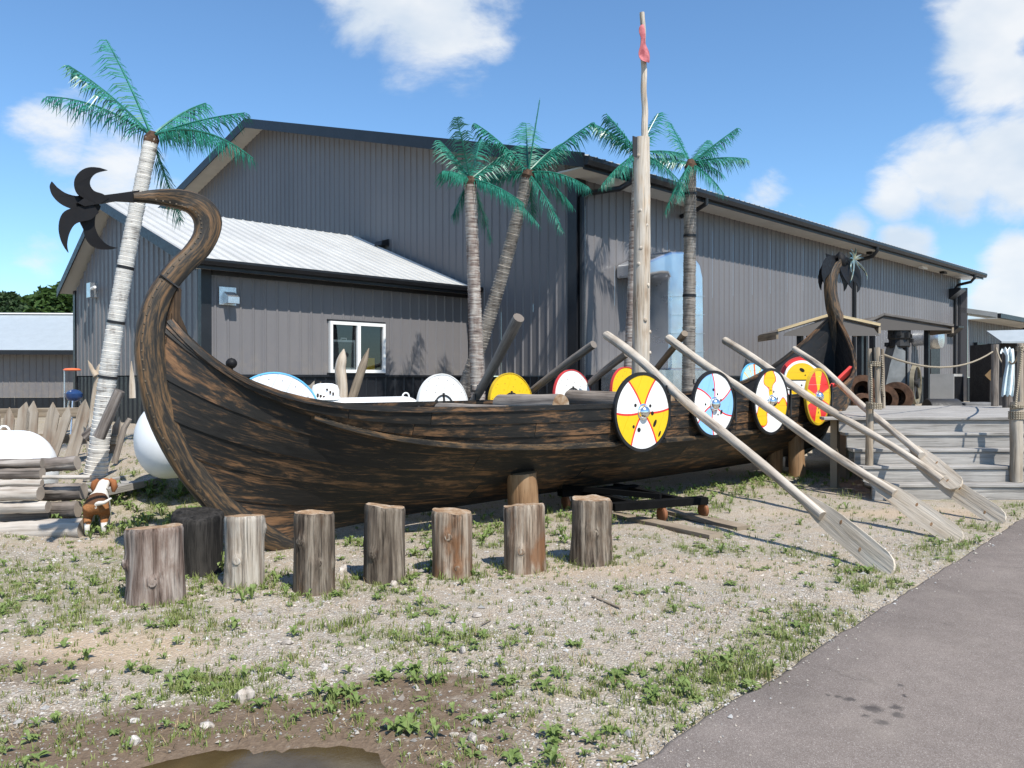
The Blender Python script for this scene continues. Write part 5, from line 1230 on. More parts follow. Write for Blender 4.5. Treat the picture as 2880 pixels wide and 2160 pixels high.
# ------------------------------------------------------------------ foil duct on the long wall
def duct():
    t = empty('foil_duct', (0, 0, 0), 'bulky silver foil air duct against the long wall behind the palm', 'duct')
    def outline(n): return [on_n(x, y, n) for x, y in ((1396, 566), (1425, 553), (1452, 543), (1476, 543), (1498, 552), (1513, 572), (1519, 600), (1522, 800), (1448, 800), (1447, 600), (1443, 591), (1430, 590), (1396, 596))]
    o = outline(9.5); b = MB(); b.poly(o, (0, 0.74, 0)); d = b.build('duct_body', M['foil'], t)
    md = d.modifiers.new('bev', 'BEVEL'); md.width = 0.05; md.segments = 3; md.limit_method = 'ANGLE'
    for y in (640, 680, 720, 760):
        b = MB(); a, c = on_n(1448, y, 9.494), on_n(1521, y, 9.494); b.bar(a, c, 0.006, 0.03, (0, -1, 0)); b.build('tape_band', M['galv'], t)
    a, c = on_n(1366, 798, 9.45), on_n(1528, 834, 9.45); b = MB(); zb = 0.6; b.box(((a.x + c.x) / 2, 9.83, (a.z + zb) / 2), (c.x - a.x, 0.74, a.z - zb)); b.build('duct_box', M['galv'], t)
duct()

# ------------------------------------------------------------------ imitation palms
def frondmat():
    m = Mat('green_plastic_frond', 0.33, 0.5); v = m.coord('Position'); n = m.noise(v, 7, 4); n2 = m.noise(v, 55, 2)
    c = m.ramp(m.math('ADD', m.math('MULTIPLY', n, 0.5), m.math('MULTIPLY', n2, 0.5)), [(0.32, (0.012, 0.105, 0.065)), (0.5, (0.024, 0.195, 0.128)), (0.70, (0.085, 0.38, 0.285))])
    m.color(c); m.b.inputs['Subsurface Weight'].default_value = 0.0
    tr = m.n('ShaderNodeBsdfTranslucent'); m.K.new(c, tr.inputs[0]); mx = m.n('ShaderNodeMixShader'); mx.inputs[0].default_value = 0.28
    m.K.new(m.b.outputs[0], mx.inputs[1]); m.K.new(tr.outputs[0], mx.inputs[2]); m.K.new(mx.outputs[0], m.N['Material Output'].inputs[0]); return m.m
M['frond'] = frondmat()
def trunkmat(name, lo, hi, mid):
    m = Mat(name, 0.75, 0.25); v = m.coord('Object', (3, 3, 26)); n = m.noise(v, 1.4, 6, 0.65); v2 = m.coord('Object', (8, 8, 2)); n2 = m.noise(v2, 1.2, 5, 0.6)
    f = m.math('ADD', m.math('MULTIPLY', n, 0.6), m.math('MULTIPLY', n2, 0.4)); m.color(m.ramp(f, [(0.36, lo), (0.46, mid), (0.6, hi)])); m.bump(n, 0.4, 0.01); return m.m
M['tr_w'] = trunkmat('bleached_palm_bark', (0.17, 0.145, 0.125), (0.72, 0.69, 0.63), (0.56, 0.53, 0.48))
M['tr_b'] = trunkmat('brown_palm_bark', (0.085, 0.062, 0.05), (0.54, 0.49, 0.43), (0.26, 0.20, 0.17))
M['tr_g'] = trunkmat('grey_palm_bark', (0.10, 0.085, 0.072), (0.40, 0.36, 0.31), (0.22, 0.19, 0.16))
M['crown'] = painted('brown_crown_cap', (0.085, 0.045, 0.024), 0.9, 0.4, scale=20)
M['band'] = painted('black_tie_band', (0.012, 0.012, 0.013), 0.5, 0.1)
def palm(label, base, crown, r0, r1, mat, fronds, bow=(0, 0), bands=(), seed=1, ringh=0.052, wl=0.37):
    base = Vector(base); crown = Vector(crown); t = empty('palm_tree', base, label, 'palm tree', 'imitation palm trees')
    ax = crown - base; n = int(ax.length / ringh); rr = random.Random(seed)
    def ctr(f): return ax * f + Vector((bow[0], bow[1], 0)) * math.sin(PI * f)
    pts = []; rad = []
    for i in range(n):
        f0 = i / n; f1 = (i + 1) / n; r = lerp(r0, r1, f0) * (1 + 0.25 * math.exp(-f0 * 16)) * rr.uniform(0.97, 1.03)
        pts += [ctr(f0 + 0.001), ctr(lerp(f0, f1, 0.12)), ctr(lerp(f0, f1, 0.9)), ctr(f1 - 0.0005)]; rad += [r * 0.93, r * 0.985, r * 1.045, r * 0.95]
    b = MB()
    def jit(i, a, p): return 0.03 * noise.noise((math.cos(a) * 2, math.sin(a) * 2, p.z * 7 + seed))
    b.tube(pts, rad, 16, jit=jit); tk = shade(b.build('trunk', M[mat], t), 45)
    for f in bands:
        c0, c1 = ctr(f), ctr(f + 0.008); b = MB(); r = lerp(r0, r1, f) * 1.09; b.tube([c0, c1], r, 16); shade(b.build('tie_band', M['band'], tk), 40)
    b = MB(); c0, c1 = ctr(0.985), ctr(1.02); b.tube([c0, ctr(1.0), c1], [r1 * 1.04, r1 * 1.12, r1 * 0.5], 12); shade(b.build('crown_cap', M['crown'], t), 40)
    for k, fr in enumerate(fronds):
        px, py, dd, arch = fr[:4]; droop = fr[4] if len(fr) > 4 else 0.8
        D0 = (crown.x + crown.y) * R2; tip = at(px, py, D0 + dd); A = Vector(crown) + Vector((0, 0, 0.03)); Lf = (tip - A).length
        mid = (A + tip) / 2 + Vector((0, 0, arch * Lf)); m = MB(); N_ = 52; P = []
        for i in range(N_ + 1):
            f = i / N_; P.append(A * (1 - f) ** 2 + mid * 2 * f * (1 - f) + tip * f * f - base)
        m.tube(P[::3] + [P[-1]], [0.016 * (1 - i / 22) + 0.003 for i in range(len(P[::3]) + 1)], 5)
        for i in range(4, N_ + 1):
            f = i / N_; d = (P[min(i + 1, N_)] - P[i - 1]).normalized(); sd = d.cross(Vector((0, 0, 1))); sd = sd.normalized() if sd.length > 0.05 else Vector((1, 0, 0)); up = sd.cross(d).normalized()
            ll = wl * (math.sin(PI * (0.12 + 0.80 * f)) ** 0.7) * rr.uniform(0.6, 1.18)
            for sg in (-1, 1):
                if rr.random() < 0.10 + 0.25 * (noise.noise((i * 0.35, k * 3.1, seed)) > 0.25): continue
                dr = droop * rr.uniform(0.75, 1.2); q = P[i] + d * rr.uniform(-.01, .01)
                v1 = (d * 0.50 + sd * sg * (0.75 - 0.35 * dr) + Vector((0, 0, -0.60 * dr)) + up * 0.10).normalized(); v2 = (v1 + Vector((0, 0, -1.15 * dr)) + sd * rr.uniform(-.15, .15) + d * rr.uniform(-.1, .2)).normalized()
                q1 = q + v1 * ll * 0.5; q2 = q1 + v2 * ll * 0.6; w = 0.0085
                e = d * w; m.add([q - e, q + e, q1 + e * 1.1, q1 - e * 1.1, q2], [(0, 1, 2, 3), (3, 2, 4)])
        m.build('frond', M['frond'], t)
    return t
pb = gnd(205, 1078, 0.08); pb.z = height(pb.x, pb.y) - 0.03; Dp = (pb.x + pb.y) * R2
palm('leaning white ringed palm at the far left beside the dog', pb, at(329, 300, Dp), 0.115, 0.085, 'tr_w',
     [(232, 88, 0.5, 0.06, .9), (150, 143, -0.2, 0.10, .8), (104, 210, 0.3, 0.14, 1.1), (445, 224, 0.7, 0.10, .9), (530, 245, -0.3, 0.06, .8), (549, 344, -0.7, 0.22, 1.2), (392, 478, 0.6, -0.02, .7), (480, 300, 1.0, 0.15, 1.1)],
     bow=(-0.05, 0.05), bands=(0.46, 0.62, 0.30), seed=3)
def on_plateau(px, n): 
    q = on_n(px, 900, n); q.z = height(q.x, q.y) - 0.05; return q
b2_ = on_plateau(1036, 10.3); c2_ = on_n(1016, 393, 10.3)
palm('brown ringed palm in front of the annex corner, left of the crossing pair', b2_, c2_, 0.125, 0.10, 'tr_b',
     [(987, 255, -0.2, 0.03, .7), (950, 305, 0.3, 0.08, .8), (957, 370, -0.4, 0.12, .9), (979, 468, 0.2, 0.10, .9), (1131, 440, -0.7, 0.12, 1.0), (1165, 488, -0.9, 0.20, .8), (1060, 520, 0.3, 0.12, .8), (1103, 326, 0.5, 0.04, .9), (1040, 300, 1.0, .03, .8)], seed=4)
b3_ = on_plateau(972, 11.4); c3_ = on_n(1141, 378, 9.9)
palm('slanting palm crossing behind the brown palm', b3_, c3_, 0.135, 0.105, 'tr_g',
     [(1166, 218, 0.0, 0.02, .5), (1027, 268, -0.3, 0.12, .9), (1136, 268, 0.6, 0.03, .6), (1279, 266, -0.2, 0.05, .9), (1213, 311, 0.5, 0.10, .7), (1272, 406, -0.8, 0.16, 1.0), (1215, 500, -0.9, 0.10, .8), (1237, 447, 0.4, 0.22, .9), (1037, 393, 0.3, 0.18, 1.0), (1152, 480, 0.6, 0.02, .8)], bow=(0.12, 0.0), seed=5)
b4_ = on_plateau(1352, 9.0); c4_ = on_n(1377, 336, 8.95)
palm('slender palm standing right behind the mast', b4_, c4_, 0.115, 0.08, 'tr_b',
     [(1280, 268, 0.1, 0.10, .9), (1310, 248, -0.3, 0.05, .9), (1300, 400, -0.6, 0.10, .9), (1421, 247, 0.3, 0.03, .6), (1470, 395, -0.7, 0.16, 1.0), (1475, 333, 0.3, 0.10, .9), (1340, 380, -0.8, .2, .9)], seed=6)
b5_ = on_plateau(1486, 8.95); c5_ = on_n(1491, 358, 8.9)
palm('straight grey palm in front of the foil duct, rightmost', b5_, c5_, 0.135, 0.11, 'tr_g',
     [(1591, 278, 0.0, 0.02, .8), (1612, 344, -0.2, 0.12, .9), (1563, 420, -0.7, 0.15, .8), (1527, 304, 0.5, 0.03, .7), (1447, 267, 0.3, 0.02, .6), (1437, 460, -0.4, 0.14, .8), (1559, 377, 0.4, 0.2, .9), (1405, 345, 0.0, 0.14, .9), (1462, 440, -0.8, .18, .8)], bands=(0.76, 0.9, 0.56), seed=7)

# ------------------------------------------------------------------ left: fence, split log wall, driftwood, dog
def fence():
    t = empty('picket_fence', (0, 0, 0), 'leaning grey picket fence with pointed boards behind the log wall', 'fence')
    def picket(px, ptop, pbx, pby, w, D):
        a, b = at(pbx, pby, D), at(px, ptop, D); d = (b - a).normalized(); s = LD(1, 0, 0); s = (s - d * s.dot(d)).normalized(); nn = d.cross(s).normalized()
        L = (b - a).length; W = w * D / F / 2; th = 0.022; pt = min(0.16, L * 0.3)
        out = [a - s * W, a + s * W, b - d * pt + s * W, b + s * W * rnd.uniform(-0.5, 0.5), b - d * pt * rnd.uniform(.7, 1.2) - s * W]
        V = out + [p + nn * th for p in out]; m = MB(); n = 5
        uvp = [(0, -W), (0, W), (L - pt, W), (L, 0), (L - pt, -W)]
        m.add(V, [tuple(range(n)), tuple(range(n, 2 * n))[::-1]] + [(i, n + i, n + (i + 1) % n, (i + 1) % n) for i in range(n)], 0, [tuple(uvp), tuple(uvp[::-1])] + [(uvp[i], uvp[i], uvp[(i + 1) % n], uvp[(i + 1) % n]) for i in range(n)])
        m.build('picket', M['picket'], t)
    for p in ((54, 868, 38, 1010, 26, 11.6), (71, 866, 62, 1010, 24, 11.6), (119, 870, 92, 1010, 27, 11.5), (152, 877, 104, 1010, 20, 11.5), (189, 864, 146, 1010, 27, 11.4), (20, 880, 10, 1010, 24, 11.6), (-12, 872, -20, 1010, 26, 11.6), (232, 905, 205, 1010, 22, 11.6), (256, 900, 240, 1010, 20, 11.8), (675, 822, 662, 900, 16, 12.2), (690, 824, 676, 900, 16, 12.2), (650, 828, 645, 900, 15, 12.2)): picket(*p)
    for (p, q, D) in (((-40, 893, ), (190, 890), 11.75), ((-40, 945), (255, 950), 11.75), ((640, 842), (700, 842), 12.35)):
        a, b = at(p[0], p[1], D), at(q[0], q[1], D); board('fence_rail', a, b, 0.04, 0.13, 'oldplank', t, origin=(0, 0, 0))
M['picket'] = wood('grey_picket_wood', [(0.20, 0.13, 0.085), (0.33, 0.275, 0.215), (0.42, 0.37, 0.31)], axis=0, coord='UV', crack=0.4, grain=0.7)
fence()
M['bark'] = wood('rough_bark_log', [(0.05, 0.040, 0.034), (0.19, 0.16, 0.138), (0.38, 0.34, 0.305)], axis=0, coord='UV', crack=0.85, grain=0.8)
M['split'] = wood('split_log_face', [(0.30, 0.25, 0.205), (0.43, 0.385, 0.335), (0.52, 0.48, 0.43)], axis=0, coord='UV', crack=0.35)
def wall_log(label, x0, y0, x1, y1, hpx, D, mat, seed, flat=False):
    a, b = at(x0, y0, D), at(x1, y1, D); r = hpx * D / F / 2; n = 16
    def jit(i, an, p): return 0.16 * noise.noise((math.cos(an) * 1.8, math.sin(an) * 1.8, i * 0.3 + seed)) + 0.09 * noise.noise((math.cos(an) * 6, math.sin(an) * 6, i * 0.9 + seed)) - (0.25 * max(0, math.cos(an + 1.2)) if flat else 0)
    m = MB(); m.tube([a.lerp(b, i / n) - a for i in range(n + 1)], r, 18, jit=jit, capmat=1); o = m.build('wall_log', [M[mat], M['cutg']], loc=a); shade(o, 55)
    return tag(o, label, 'log', 'logs stacked into a low wall')
M['cutg'] = painted('grey_log_end', (0.33, 0.28, 0.23), 0.9, 0.2)
for k, (lab, x0, y0, x1, y1, h, D, mt, fl) in enumerate((
    ('top left bark log of the low log wall', -70, 1003, 91, 1000, 20, 8.5, 'bark', False), ('second left bark log of the low log wall', -70, 1024, 91, 1022, 26, 8.5, 'bark', False),
    ('top right bark log of the low log wall below the fence', 88, 1006, 167, 1000, 30, 8.7, 'bark', False), ('grey slab on the left of the log wall', -70, 1044, 90, 1043, 18, 8.45, 'split', True),
    ('pale split log on the left of the log wall', -70, 1067, 86, 1064, 34, 8.4, 'split', True), ('pale round log on the left of the log wall', -70, 1098, 103, 1095, 26, 8.4, 'split', False),
    ('thin stick laid across the right of the log wall', 92, 1031, 195, 1031, 9, 8.5, 'split', False), ('thick bark log in the middle right of the log wall', 86, 1064, 180, 1062, 37, 8.65, 'bark', False),
    ('lower right bark log of the log wall beside the dog', 100, 1102, 168, 1100, 36, 8.6, 'bark', False), ('lower left bark log half hidden in the log wall', -70, 1125, 110, 1118, 28, 8.55, 'bark', False),
    ('broad sawn slab along the foot of the log wall', -70, 1150, 178, 1140, 50, 8.35, 'split', True), ('bark log on the ground at the foot of the log wall', -70, 1172, 20, 1168, 22, 8.3, 'bark', False))):
    wall_log(lab, x0, y0, x1, y1, h, D, mt, k * 7.3, fl)
def stake(label, pts, w0, w1, D, mat, name='driftwood_post', seed=0, cat='driftwood', sharp=True):
    P = [at(x, y, D) for x, y in pts]; Q = []
    for i in range(len(P) - 1):
        for j in range(6): Q.append(P[i].lerp(P[i + 1], j / 6))
    Q.append(P[-1]); n = len(Q); R = [lerp(w0, w1, i / (n - 1)) * D / F / 2 for i in range(n)]
    if sharp: R[-1] *= 0.12; R[-2] *= 0.4; R[-3] *= 0.7; R[-4] *= 0.9
    def jit(i, a, p): return 0.12 * noise.noise((math.cos(a) * 1.6, math.sin(a) * 1.6, i * 0.3 + seed))
    o0 = Q[0]; m = MB(); m.tube([q - o0 for q in Q], R, 10, jit=jit); o = m.build(name, M[mat], loc=o0); shade(o, 55); return tag(o, label, cat, 'driftwood stakes')
M['drift'] = wood('pale_driftwood', [(0.30, 0.225, 0.155), (0.48, 0.40, 0.31), (0.60, 0.54, 0.46)], axis=0, coord='UV', crack=0.4)
stake('pale forked driftwood stake standing behind the leaning palm', [(196, 985), (200, 915), (207, 850), (214, 800), (224, 780)], 20, 12, 10.9, 'drift', seed=1)
stake('thin pale prong rising left of the leaning palm', [(208, 812), (200, 800), (190, 778)], 13, 6, 10.85, 'drift', seed=2)
stake('dark log leaning across the palm trunk', [(214, 945), (236, 895), (259, 844)], 26, 22, 10.0, 'bark', seed=3, sharp=False)
stake('short dark log end under the leaning log', [(186, 945), (205, 928)], 26, 22, 10.6, 'bark', seed=4, sharp=False)
stake('yellowish stake top peeking out behind the stem', [(286, 860), (284, 780)], 14, 11, 9.5, 'drift', seed=5)
stake('pale peeled stake with pointed top before the window', [(738, 880), (738, 830), (735, 795), (743, 754)], 26, 22, 12.9, 'drift', seed=6)
stake('grey pointed board stake leaning right before the window', [(755, 880), (775, 815), (797, 752)], 20, 18, 12.9, 'oldplank', seed=7)
stake('pale stick propped right of the leaning palm', [(246, 1000), (268, 925), (280, 905)], 14, 10, 10.9, 'log', seed=9, sharp=False)
def ball_post():
    p = at(500, 785, 12.6); b = MB(); b.tube([Vector((0, 0, -1.2)), Vector((0, 0, -0.06))], 0.025, 8); b.lathe([(0.002, -0.085), (0.05, -0.068), (0.08, -0.03), (0.085, 0.0), (0.08, 0.03), (0.05, 0.068), (0.002, 0.085)], 16)
    o = b.build('ball_post', M['fin'], loc=p); shade(o, 40); tag(o, 'small black ball finial on a rod before the annex wall', 'finial')
ball_post()
def tray():
    c = gnd(285, 1103); c.z = height(c.x, c.y) + 0.03; t = empty('wooden_pallet', c, 'flat wooden pallet lying on weeds right of the dog', 'pallet')
    d = Vector((0.85, 0.5, 0.02)).normalized(); s = Vector((-0.5, 0.85, 0)).normalized()
    for k in (-0.26, 0.26): board('pallet_rail', d * -0.75 + s * k, d * 0.55 + s * k + Vector((0, 0, 0.01)), 0.05, 0.08, 'grey_plank', t, origin=(0, 0, 0))
    for k in range(6): board('pallet_slat', d * (-0.68 + k * 0.22) - s * 0.23, d * (-0.68 + k * 0.22) + s * 0.23, 0.17, 0.02, 'grey_plank', t, origin=(0, 0, 0))
tray()
def dog():
    g = gnd(206, 1160); g.z = height(g.x, g.y); 
    right = LD(1, 0, 0); fwd = (LD(-0.40, 1, 0)).normalized(); rt = Vector((fwd.y, -fwd.x, 0)); up = Vector((0, 0, 1))
    t = empty('dog', g, 'brown and white hound seen from behind beside the palm foot', 'dog')
    def p(f, r, z): return fwd * f + rt * r + up * z
    J = {}; V = []; E = []; R = []
    def add(name, pos, rad, link=None):
        J[name] = len(V); V.append(pos); R.append(rad)
        if link: E.append((J[link], J[name]))
    add('pelvis', p(0.02, 0, 0.30), (0.095, 0.10)); add('belly', p(0.20, 0, 0.295), (0.105, 0.105), 'pelvis'); add('chest', p(0.38, 0, 0.29), (0.115, 0.125), 'belly'); add('sh', p(0.47, 0, 0.33), (0.09, 0.10), 'chest')
    add('neck', p(0.54, 0.01, 0.40), (0.062, 0.066), 'sh'); add('skull', p(0.60, 0.03, 0.465), (0.066, 0.064), 'neck'); add('brow', p(0.66, 0.05, 0.46), (0.05, 0.05), 'skull'); add('muz', p(0.73, 0.08, 0.435), (0.036, 0.036), 'brow'); add('nose', p(0.77, 0.095, 0.43), (0.026, 0.026), 'muz')
    add('tail1', p(-0.08, 0.02, 0.335), (0.026, 0.026), 'pelvis'); add('tail2', p(-0.13, 0.09, 0.345), (0.019, 0.019), 'tail1'); add('tail3', p(-0.13, 0.155, 0.39), (0.010, 0.010), 'tail2')
    for nm, s in (('l', -1), ('r', 1)):
        add('hip' + nm, p(0.0, s * 0.065, 0.265), (0.068, 0.075), 'pelvis'); add('knee' + nm, p(0.07, s * 0.078, 0.185), (0.05, 0.05), 'hip' + nm); add('hock' + nm, p(-0.045, s * 0.075, 0.105), (0.029, 0.029), 'knee' + nm); add('ank' + nm, p(-0.03, s * 0.075, 0.035), (0.025, 0.025), 'hock' + nm); add('paw' + nm, p(0.025, s * 0.077, 0.018), (0.028, 0.02), 'ank' + nm)
        add('elb' + nm, p(0.40, s * 0.075, 0.20), (0.043, 0.043), 'chest'); add('wri' + nm, p(0.42, s * 0.075, 0.09), (0.030, 0.030), 'elb' + nm); add('fp' + nm, p(0.42, s * 0.075, 0.035), (0.028, 0.028), 'wri' + nm); add('ft' + nm, p(0.465, s * 0.075, 0.018), (0.029, 0.02), 'fp' + nm)
    me = bpy.data.meshes.new('dog_body'); me.from_pydata(V, E, []); o = bpy.data.objects.new('body', me); col.objects.link(o); o.parent = t
    md = o.modifiers.new('skin', 'SKIN'); md.use_smooth_shade = True
    for i, r in enumerate(R): me.skin_vertices[0].data[i].radius = r
    me.skin_vertices[0].data[0].use_root = True
    sd = o.modifiers.new('sub', 'SUBSURF'); sd.levels = sd.render_levels = 2
    m = Mat('hound_coat', 0.85, 0.2); v = m.coord('Object'); n = m.noise(v, 12, 4); n2 = m.noise(v, 90, 3, 0.6)
    dp = m.n('ShaderNodeVectorMath', operation='DOT_PRODUCT'); m.K.new(v, dp.inputs[0]); dp.inputs[1].default_value = fwd
    zc = m.sepv(v)[2]; f = m.math('ADD', dp.outputs['Value'], m.math('MULTIPLY', m.math('SUBTRACT', n, 0.5), 0.10))
    brown = m.ramp(n2, [(0.3, (0.21, 0.085, 0.03)), (0.7, (0.34, 0.155, 0.06))]); white = (0.66, 0.62, 0.55)
    c = m.mix(m.math('GREATER_THAN', f, 0.27), brown, white); c = m.mix(m.math('GREATER_THAN', f, 0.585), c, (0.30, 0.115, 0.04))
    c = m.mix(m.math('GREATER_THAN', f, 0.70), c, white)
    c = m.mix(m.math('LESS_THAN', m.math('ADD', zc, m.math('MULTIPLY', n, 0.05)), 0.155), c, white)
    dk = m.math('MULTIPLY', m.math('GREATER_THAN', zc, 0.325), m.math('LESS_THAN', f, 0.27)); c = m.mix(m.math('MULTIPLY', dk, 0.75), c, (0.06, 0.03, 0.018))
    c = m.mix(m.math('LESS_THAN', f, -0.085), c, white); m.color(c); m.bump(n2, 0.4, 0.006); me.materials.append(m.m)
    # long hanging ears, collar and eyes
    for s in (-1, 1):
        b = MB(); c0 = p(0.595, 0.03 + s * 0.055, 0.50); pts = [c0, c0 + rt * s * 0.035 + up * -0.03, c0 + rt * s * 0.045 + up * -0.085, c0 + rt * s * 0.035 + up * -0.14]
        b.tube(pts, [0.018, 0.034, 0.036, 0.016], 8); e = b.build('ear', painted('ear_brown', (0.27, 0.10, 0.035), 0.85, 0.2), t); shade(e, 60)
        b = MB(); b.lathe([(0.002, -0.008), (0.008, 0), (0.002, 0.008)], 8, Matrix.Translation(p(0.672, 0.05 + s * 0.034, 0.482))); b.build('eye', M['fin'], t)
    b = MB(); b.lathe([(0.071, -0.011), (0.074, 0.0), (0.071, 0.011)], 18, Matrix.Translation(p(0.515, 0.005, 0.375)) @ (fwd * 0.7 + up * 0.72).to_track_quat('Z', 'Y').to_matrix().to_4x4(), caps=False); b.build('collar', painted('dark_collar', (0.06, 0.035, 0.02), 0.6, 0.1), t)
    b = MB(); b.lathe([(0.002, -0.012), (0.013, 0), (0.002, 0.012)], 8, Matrix.Translation(p(0.79, 0.10, 0.438))); b.build('nose', M['fin'], t)
dog()
def grill():
    c = LD((160 - CX) / F * 14, 14, 0); c.z = height(c.x, c.y); t = empty('patio_grill', c, 'blue domed grill under an orange topped stand far left', 'grill')
    def z(py): return H - (py - HY) / F * 14 - c.z
    b = MB(); b.lathe([(0.02, z(868)), (0.10, z(864)), (0.13, z(857)), (0.13, z(850)), (0.09, z(844)), (0.02, z(841))], 20); shade(b.build('bowl', painted('blue_enamel', (0.02, 0.05, 0.14), 0.2, 0.1), t))
    for k in range(3): b = MB(); a = k * 2.1; b.tube([Vector((0.1 * math.cos(a), 0.1 * math.sin(a), z(866))), Vector((0.25 * math.cos(a), 0.25 * math.sin(a), 0))], 0.014, 6); b.build('leg', M['galv'], t)
    b = MB(); b.tube([Vector((-0.12, 0.1, 0)), Vector((-0.12, 0.1, z(800)))], 0.012, 6); b.build('stand_pole', M['galv'], t)
    b = MB(); b.lathe([(0.12, z(801)), (0.14, z(799)), (0.11, z(796)), (0.01, z(795))], 20, Matrix.Translation((0.0, 0.1, 0))); shade(b.build('orange_tray', painted('orange_plastic', (0.75, 0.16, 0.06), 0.4, 0.1), t))
grill()

# ------------------------------------------------------------------ barn and trees far left
def barn():
    t = empty('pole_barn', (0, 0, 0), 'long pale roofed grey barn far behind the fence at left', 'building')
    d = (LD(1, 0.06, 0)).normalized(); nn = Vector((d.y, -d.x, 0))      # nn faces the viewer
    A = LD(-27, 29.2, 0); W = 17.0; z0 = -0.1
    siding(t, 'siding_sheet', A + Vector((0, 0, 0)), d, nn, W, 0.93, 2.62, M['wall'], 1.8288)
    siding(t, 'plinth_sheet', A - nn * 0.012, d, nn, W, z0, 0.92, M['black'], 1.8288)
    b = MB(); e = A + nn * 0.6 + Vector((0, 0, 2.58)); r = A - nn * 4.2 + Vector((0, 0, 4.22)); k = A - nn * 9 + Vector((0, 0, 2.6))
    b.add([e, e + d * W, r + d * W, r, k, k + d * W], [(0, 1, 2, 3), (3, 2, 5, 4)]); b.build('roof', painted('galvalume_roof', (0.37, 0.41, 0.43), 0.4, 0.04), t)
    b = MB(); b.bar(e + Vector((0, 0, -0.05)), e + d * W + Vector((0, 0, -0.05)), 0.04, 0.16); b.build('fascia', M['black'], t)
    b = MB(); b.bar(A + Vector((0, 0, 2.60)) + nn * 0.3, A + Vector((0, 0, 2.60)) + d * W + nn * 0.3, 0.58, 0.02); b.build('soffit', M['soffit'], t)
    b = MB(); b.bar(r + Vector((0, 0, 0.03)), r + d * W + Vector((0, 0, 0.03)), 0.3, 0.05); b.build('ridge_cap', M['white'], t)
barn()
def leafmat(name, a, b):
    m = Mat(name, 0.6, 0.3); v = m.coord('Position'); n = m.noise(v, 1.2, 3); n2 = m.noise(v, 14, 2)
    c = m.ramp(m.math('ADD', m.math('MULTIPLY', n, 0.4), m.math('MULTIPLY', n2, 0.6)), [(0.35, a), (0.65, b)]); m.color(c)
    tr = m.n('ShaderNodeBsdfTranslucent'); m.K.new(c, tr.inputs[0]); mx = m.n('ShaderNodeMixShader'); mx.inputs[0].default_value = 0.3
    m.K.new(m.b.outputs[0], mx.inputs[1]); m.K.new(tr.outputs[0], mx.inputs[2]); m.K.new(mx.outputs[0], m.N['Material Output'].inputs[0]); return m.m
M['leaf1'] = leafmat('tree_leaves_green', (0.028, 0.062, 0.014), (0.075, 0.135, 0.032)); M['leaf2'] = leafmat('tree_leaves_dark', (0.022, 0.045, 0.016), (0.055, 0.095, 0.035))
M['barktree'] = wood('tree_bark', [(0.06, 0.045, 0.035), (0.12, 0.10, 0.08)], axis=2)
def tree(label, base, hgt, blobs, leaf, mat, seed, n):
    t = empty('leafy_tree', base, label, 'tree', 'trees beyond the barn'); rr = random.Random(seed)
    b = MB(); b.tube([Vector((0, 0, 0)), Vector((0.1, 0, hgt * 0.3)), Vector((0.2, 0.1, hgt * 0.6))], [0.35, 0.25, 0.12], 10)
    for (c, r) in blobs: b.tube([Vector((0.1, 0, hgt * 0.3)), Vector(c) * 0.6 + Vector((0.1, 0, hgt * 0.15)), Vector(c)], [0.14, 0.09, 0.03], 6)
    shade(b.build('trunk', M['barktree'], t)); m = MB()
    tot = sum(r[0] * r[1] * r[2] for c, r in blobs)
    for (c, r) in blobs:
        for _ in range(int(n * r[0] * r[1] * r[2] / tot)):
            u = Vector((rr.gauss(0, 1), rr.gauss(0, 1), rr.gauss(0, 1))).normalized() * rr.uniform(0.45, 1.0) ** 0.5
            u *= 1 + 0.30 * noise.noise((u.x * 2.5 + seed, u.y * 2.5 + c[0], u.z * 2.5))
            p = Vector((c[0] + u.x * r[0], c[1] + u.y * r[1], c[2] + u.z * r[2]))
            a = Vector((rr.gauss(0, 1), rr.gauss(0, 1), rr.gauss(0, 1) * 0.5)).normalized(); q = a.cross(Vector((rr.gauss(0, 1), rr.gauss(0, 1), rr.gauss(0, 1)))).normalized(); s = leaf * rr.uniform(0.6, 1.3)
            m.add([p - a * s, p + q * s * 0.5, p + a * s, p - q * s * 0.5], [(0, 1, 2, 3)])
    m.build('crown', M[mat], t); return t
def far_tree(label, px, ptop, w, D, mat, seed, n, lumps):
    base = LD((px - CX) / F * D, D, 0.0); top = H - (ptop - HY) / F * D; W = w * D / F / 2; rr = random.Random(seed); R_ = LD(1, 0, 0); blobs = []
    for (fx, fz, fr) in lumps:
        c = R_ * (fx * W) + Vector((rr.uniform(-1, 1), rr.uniform(-1, 1), top * fz)); blobs.append(((c.x, c.y, c.z), (W * fr, W * fr, W * fr * 0.85)))
    tree(label, base, top, blobs, 0.24, mat, seed, n)
far_tree('rounded green tree just left of the annex gable', 140, 584, 130, 52, 'leaf1', 21, 5200, ((0, 0.72, .75), (-0.5, 0.62, .5), (0.5, 0.80, .55), (0.1, 0.50, .8)))
far_tree('darker wide tree above the barn roof at far left', 32, 602, 130, 62, 'leaf2', 22, 5200, ((-0.4, 0.72, .6), (0.4, 0.80, .45), (0, 0.60, .75), (0.75, 0.62, .4), (-0.8, 0.6, .5)))
far_tree('low dark tree filling the gap between the far trees', 92, 668, 90, 70, 'leaf2', 23, 2600, ((0, 0.6, .8), (0.5, 0.5, .7), (-.5, .55, .7)))
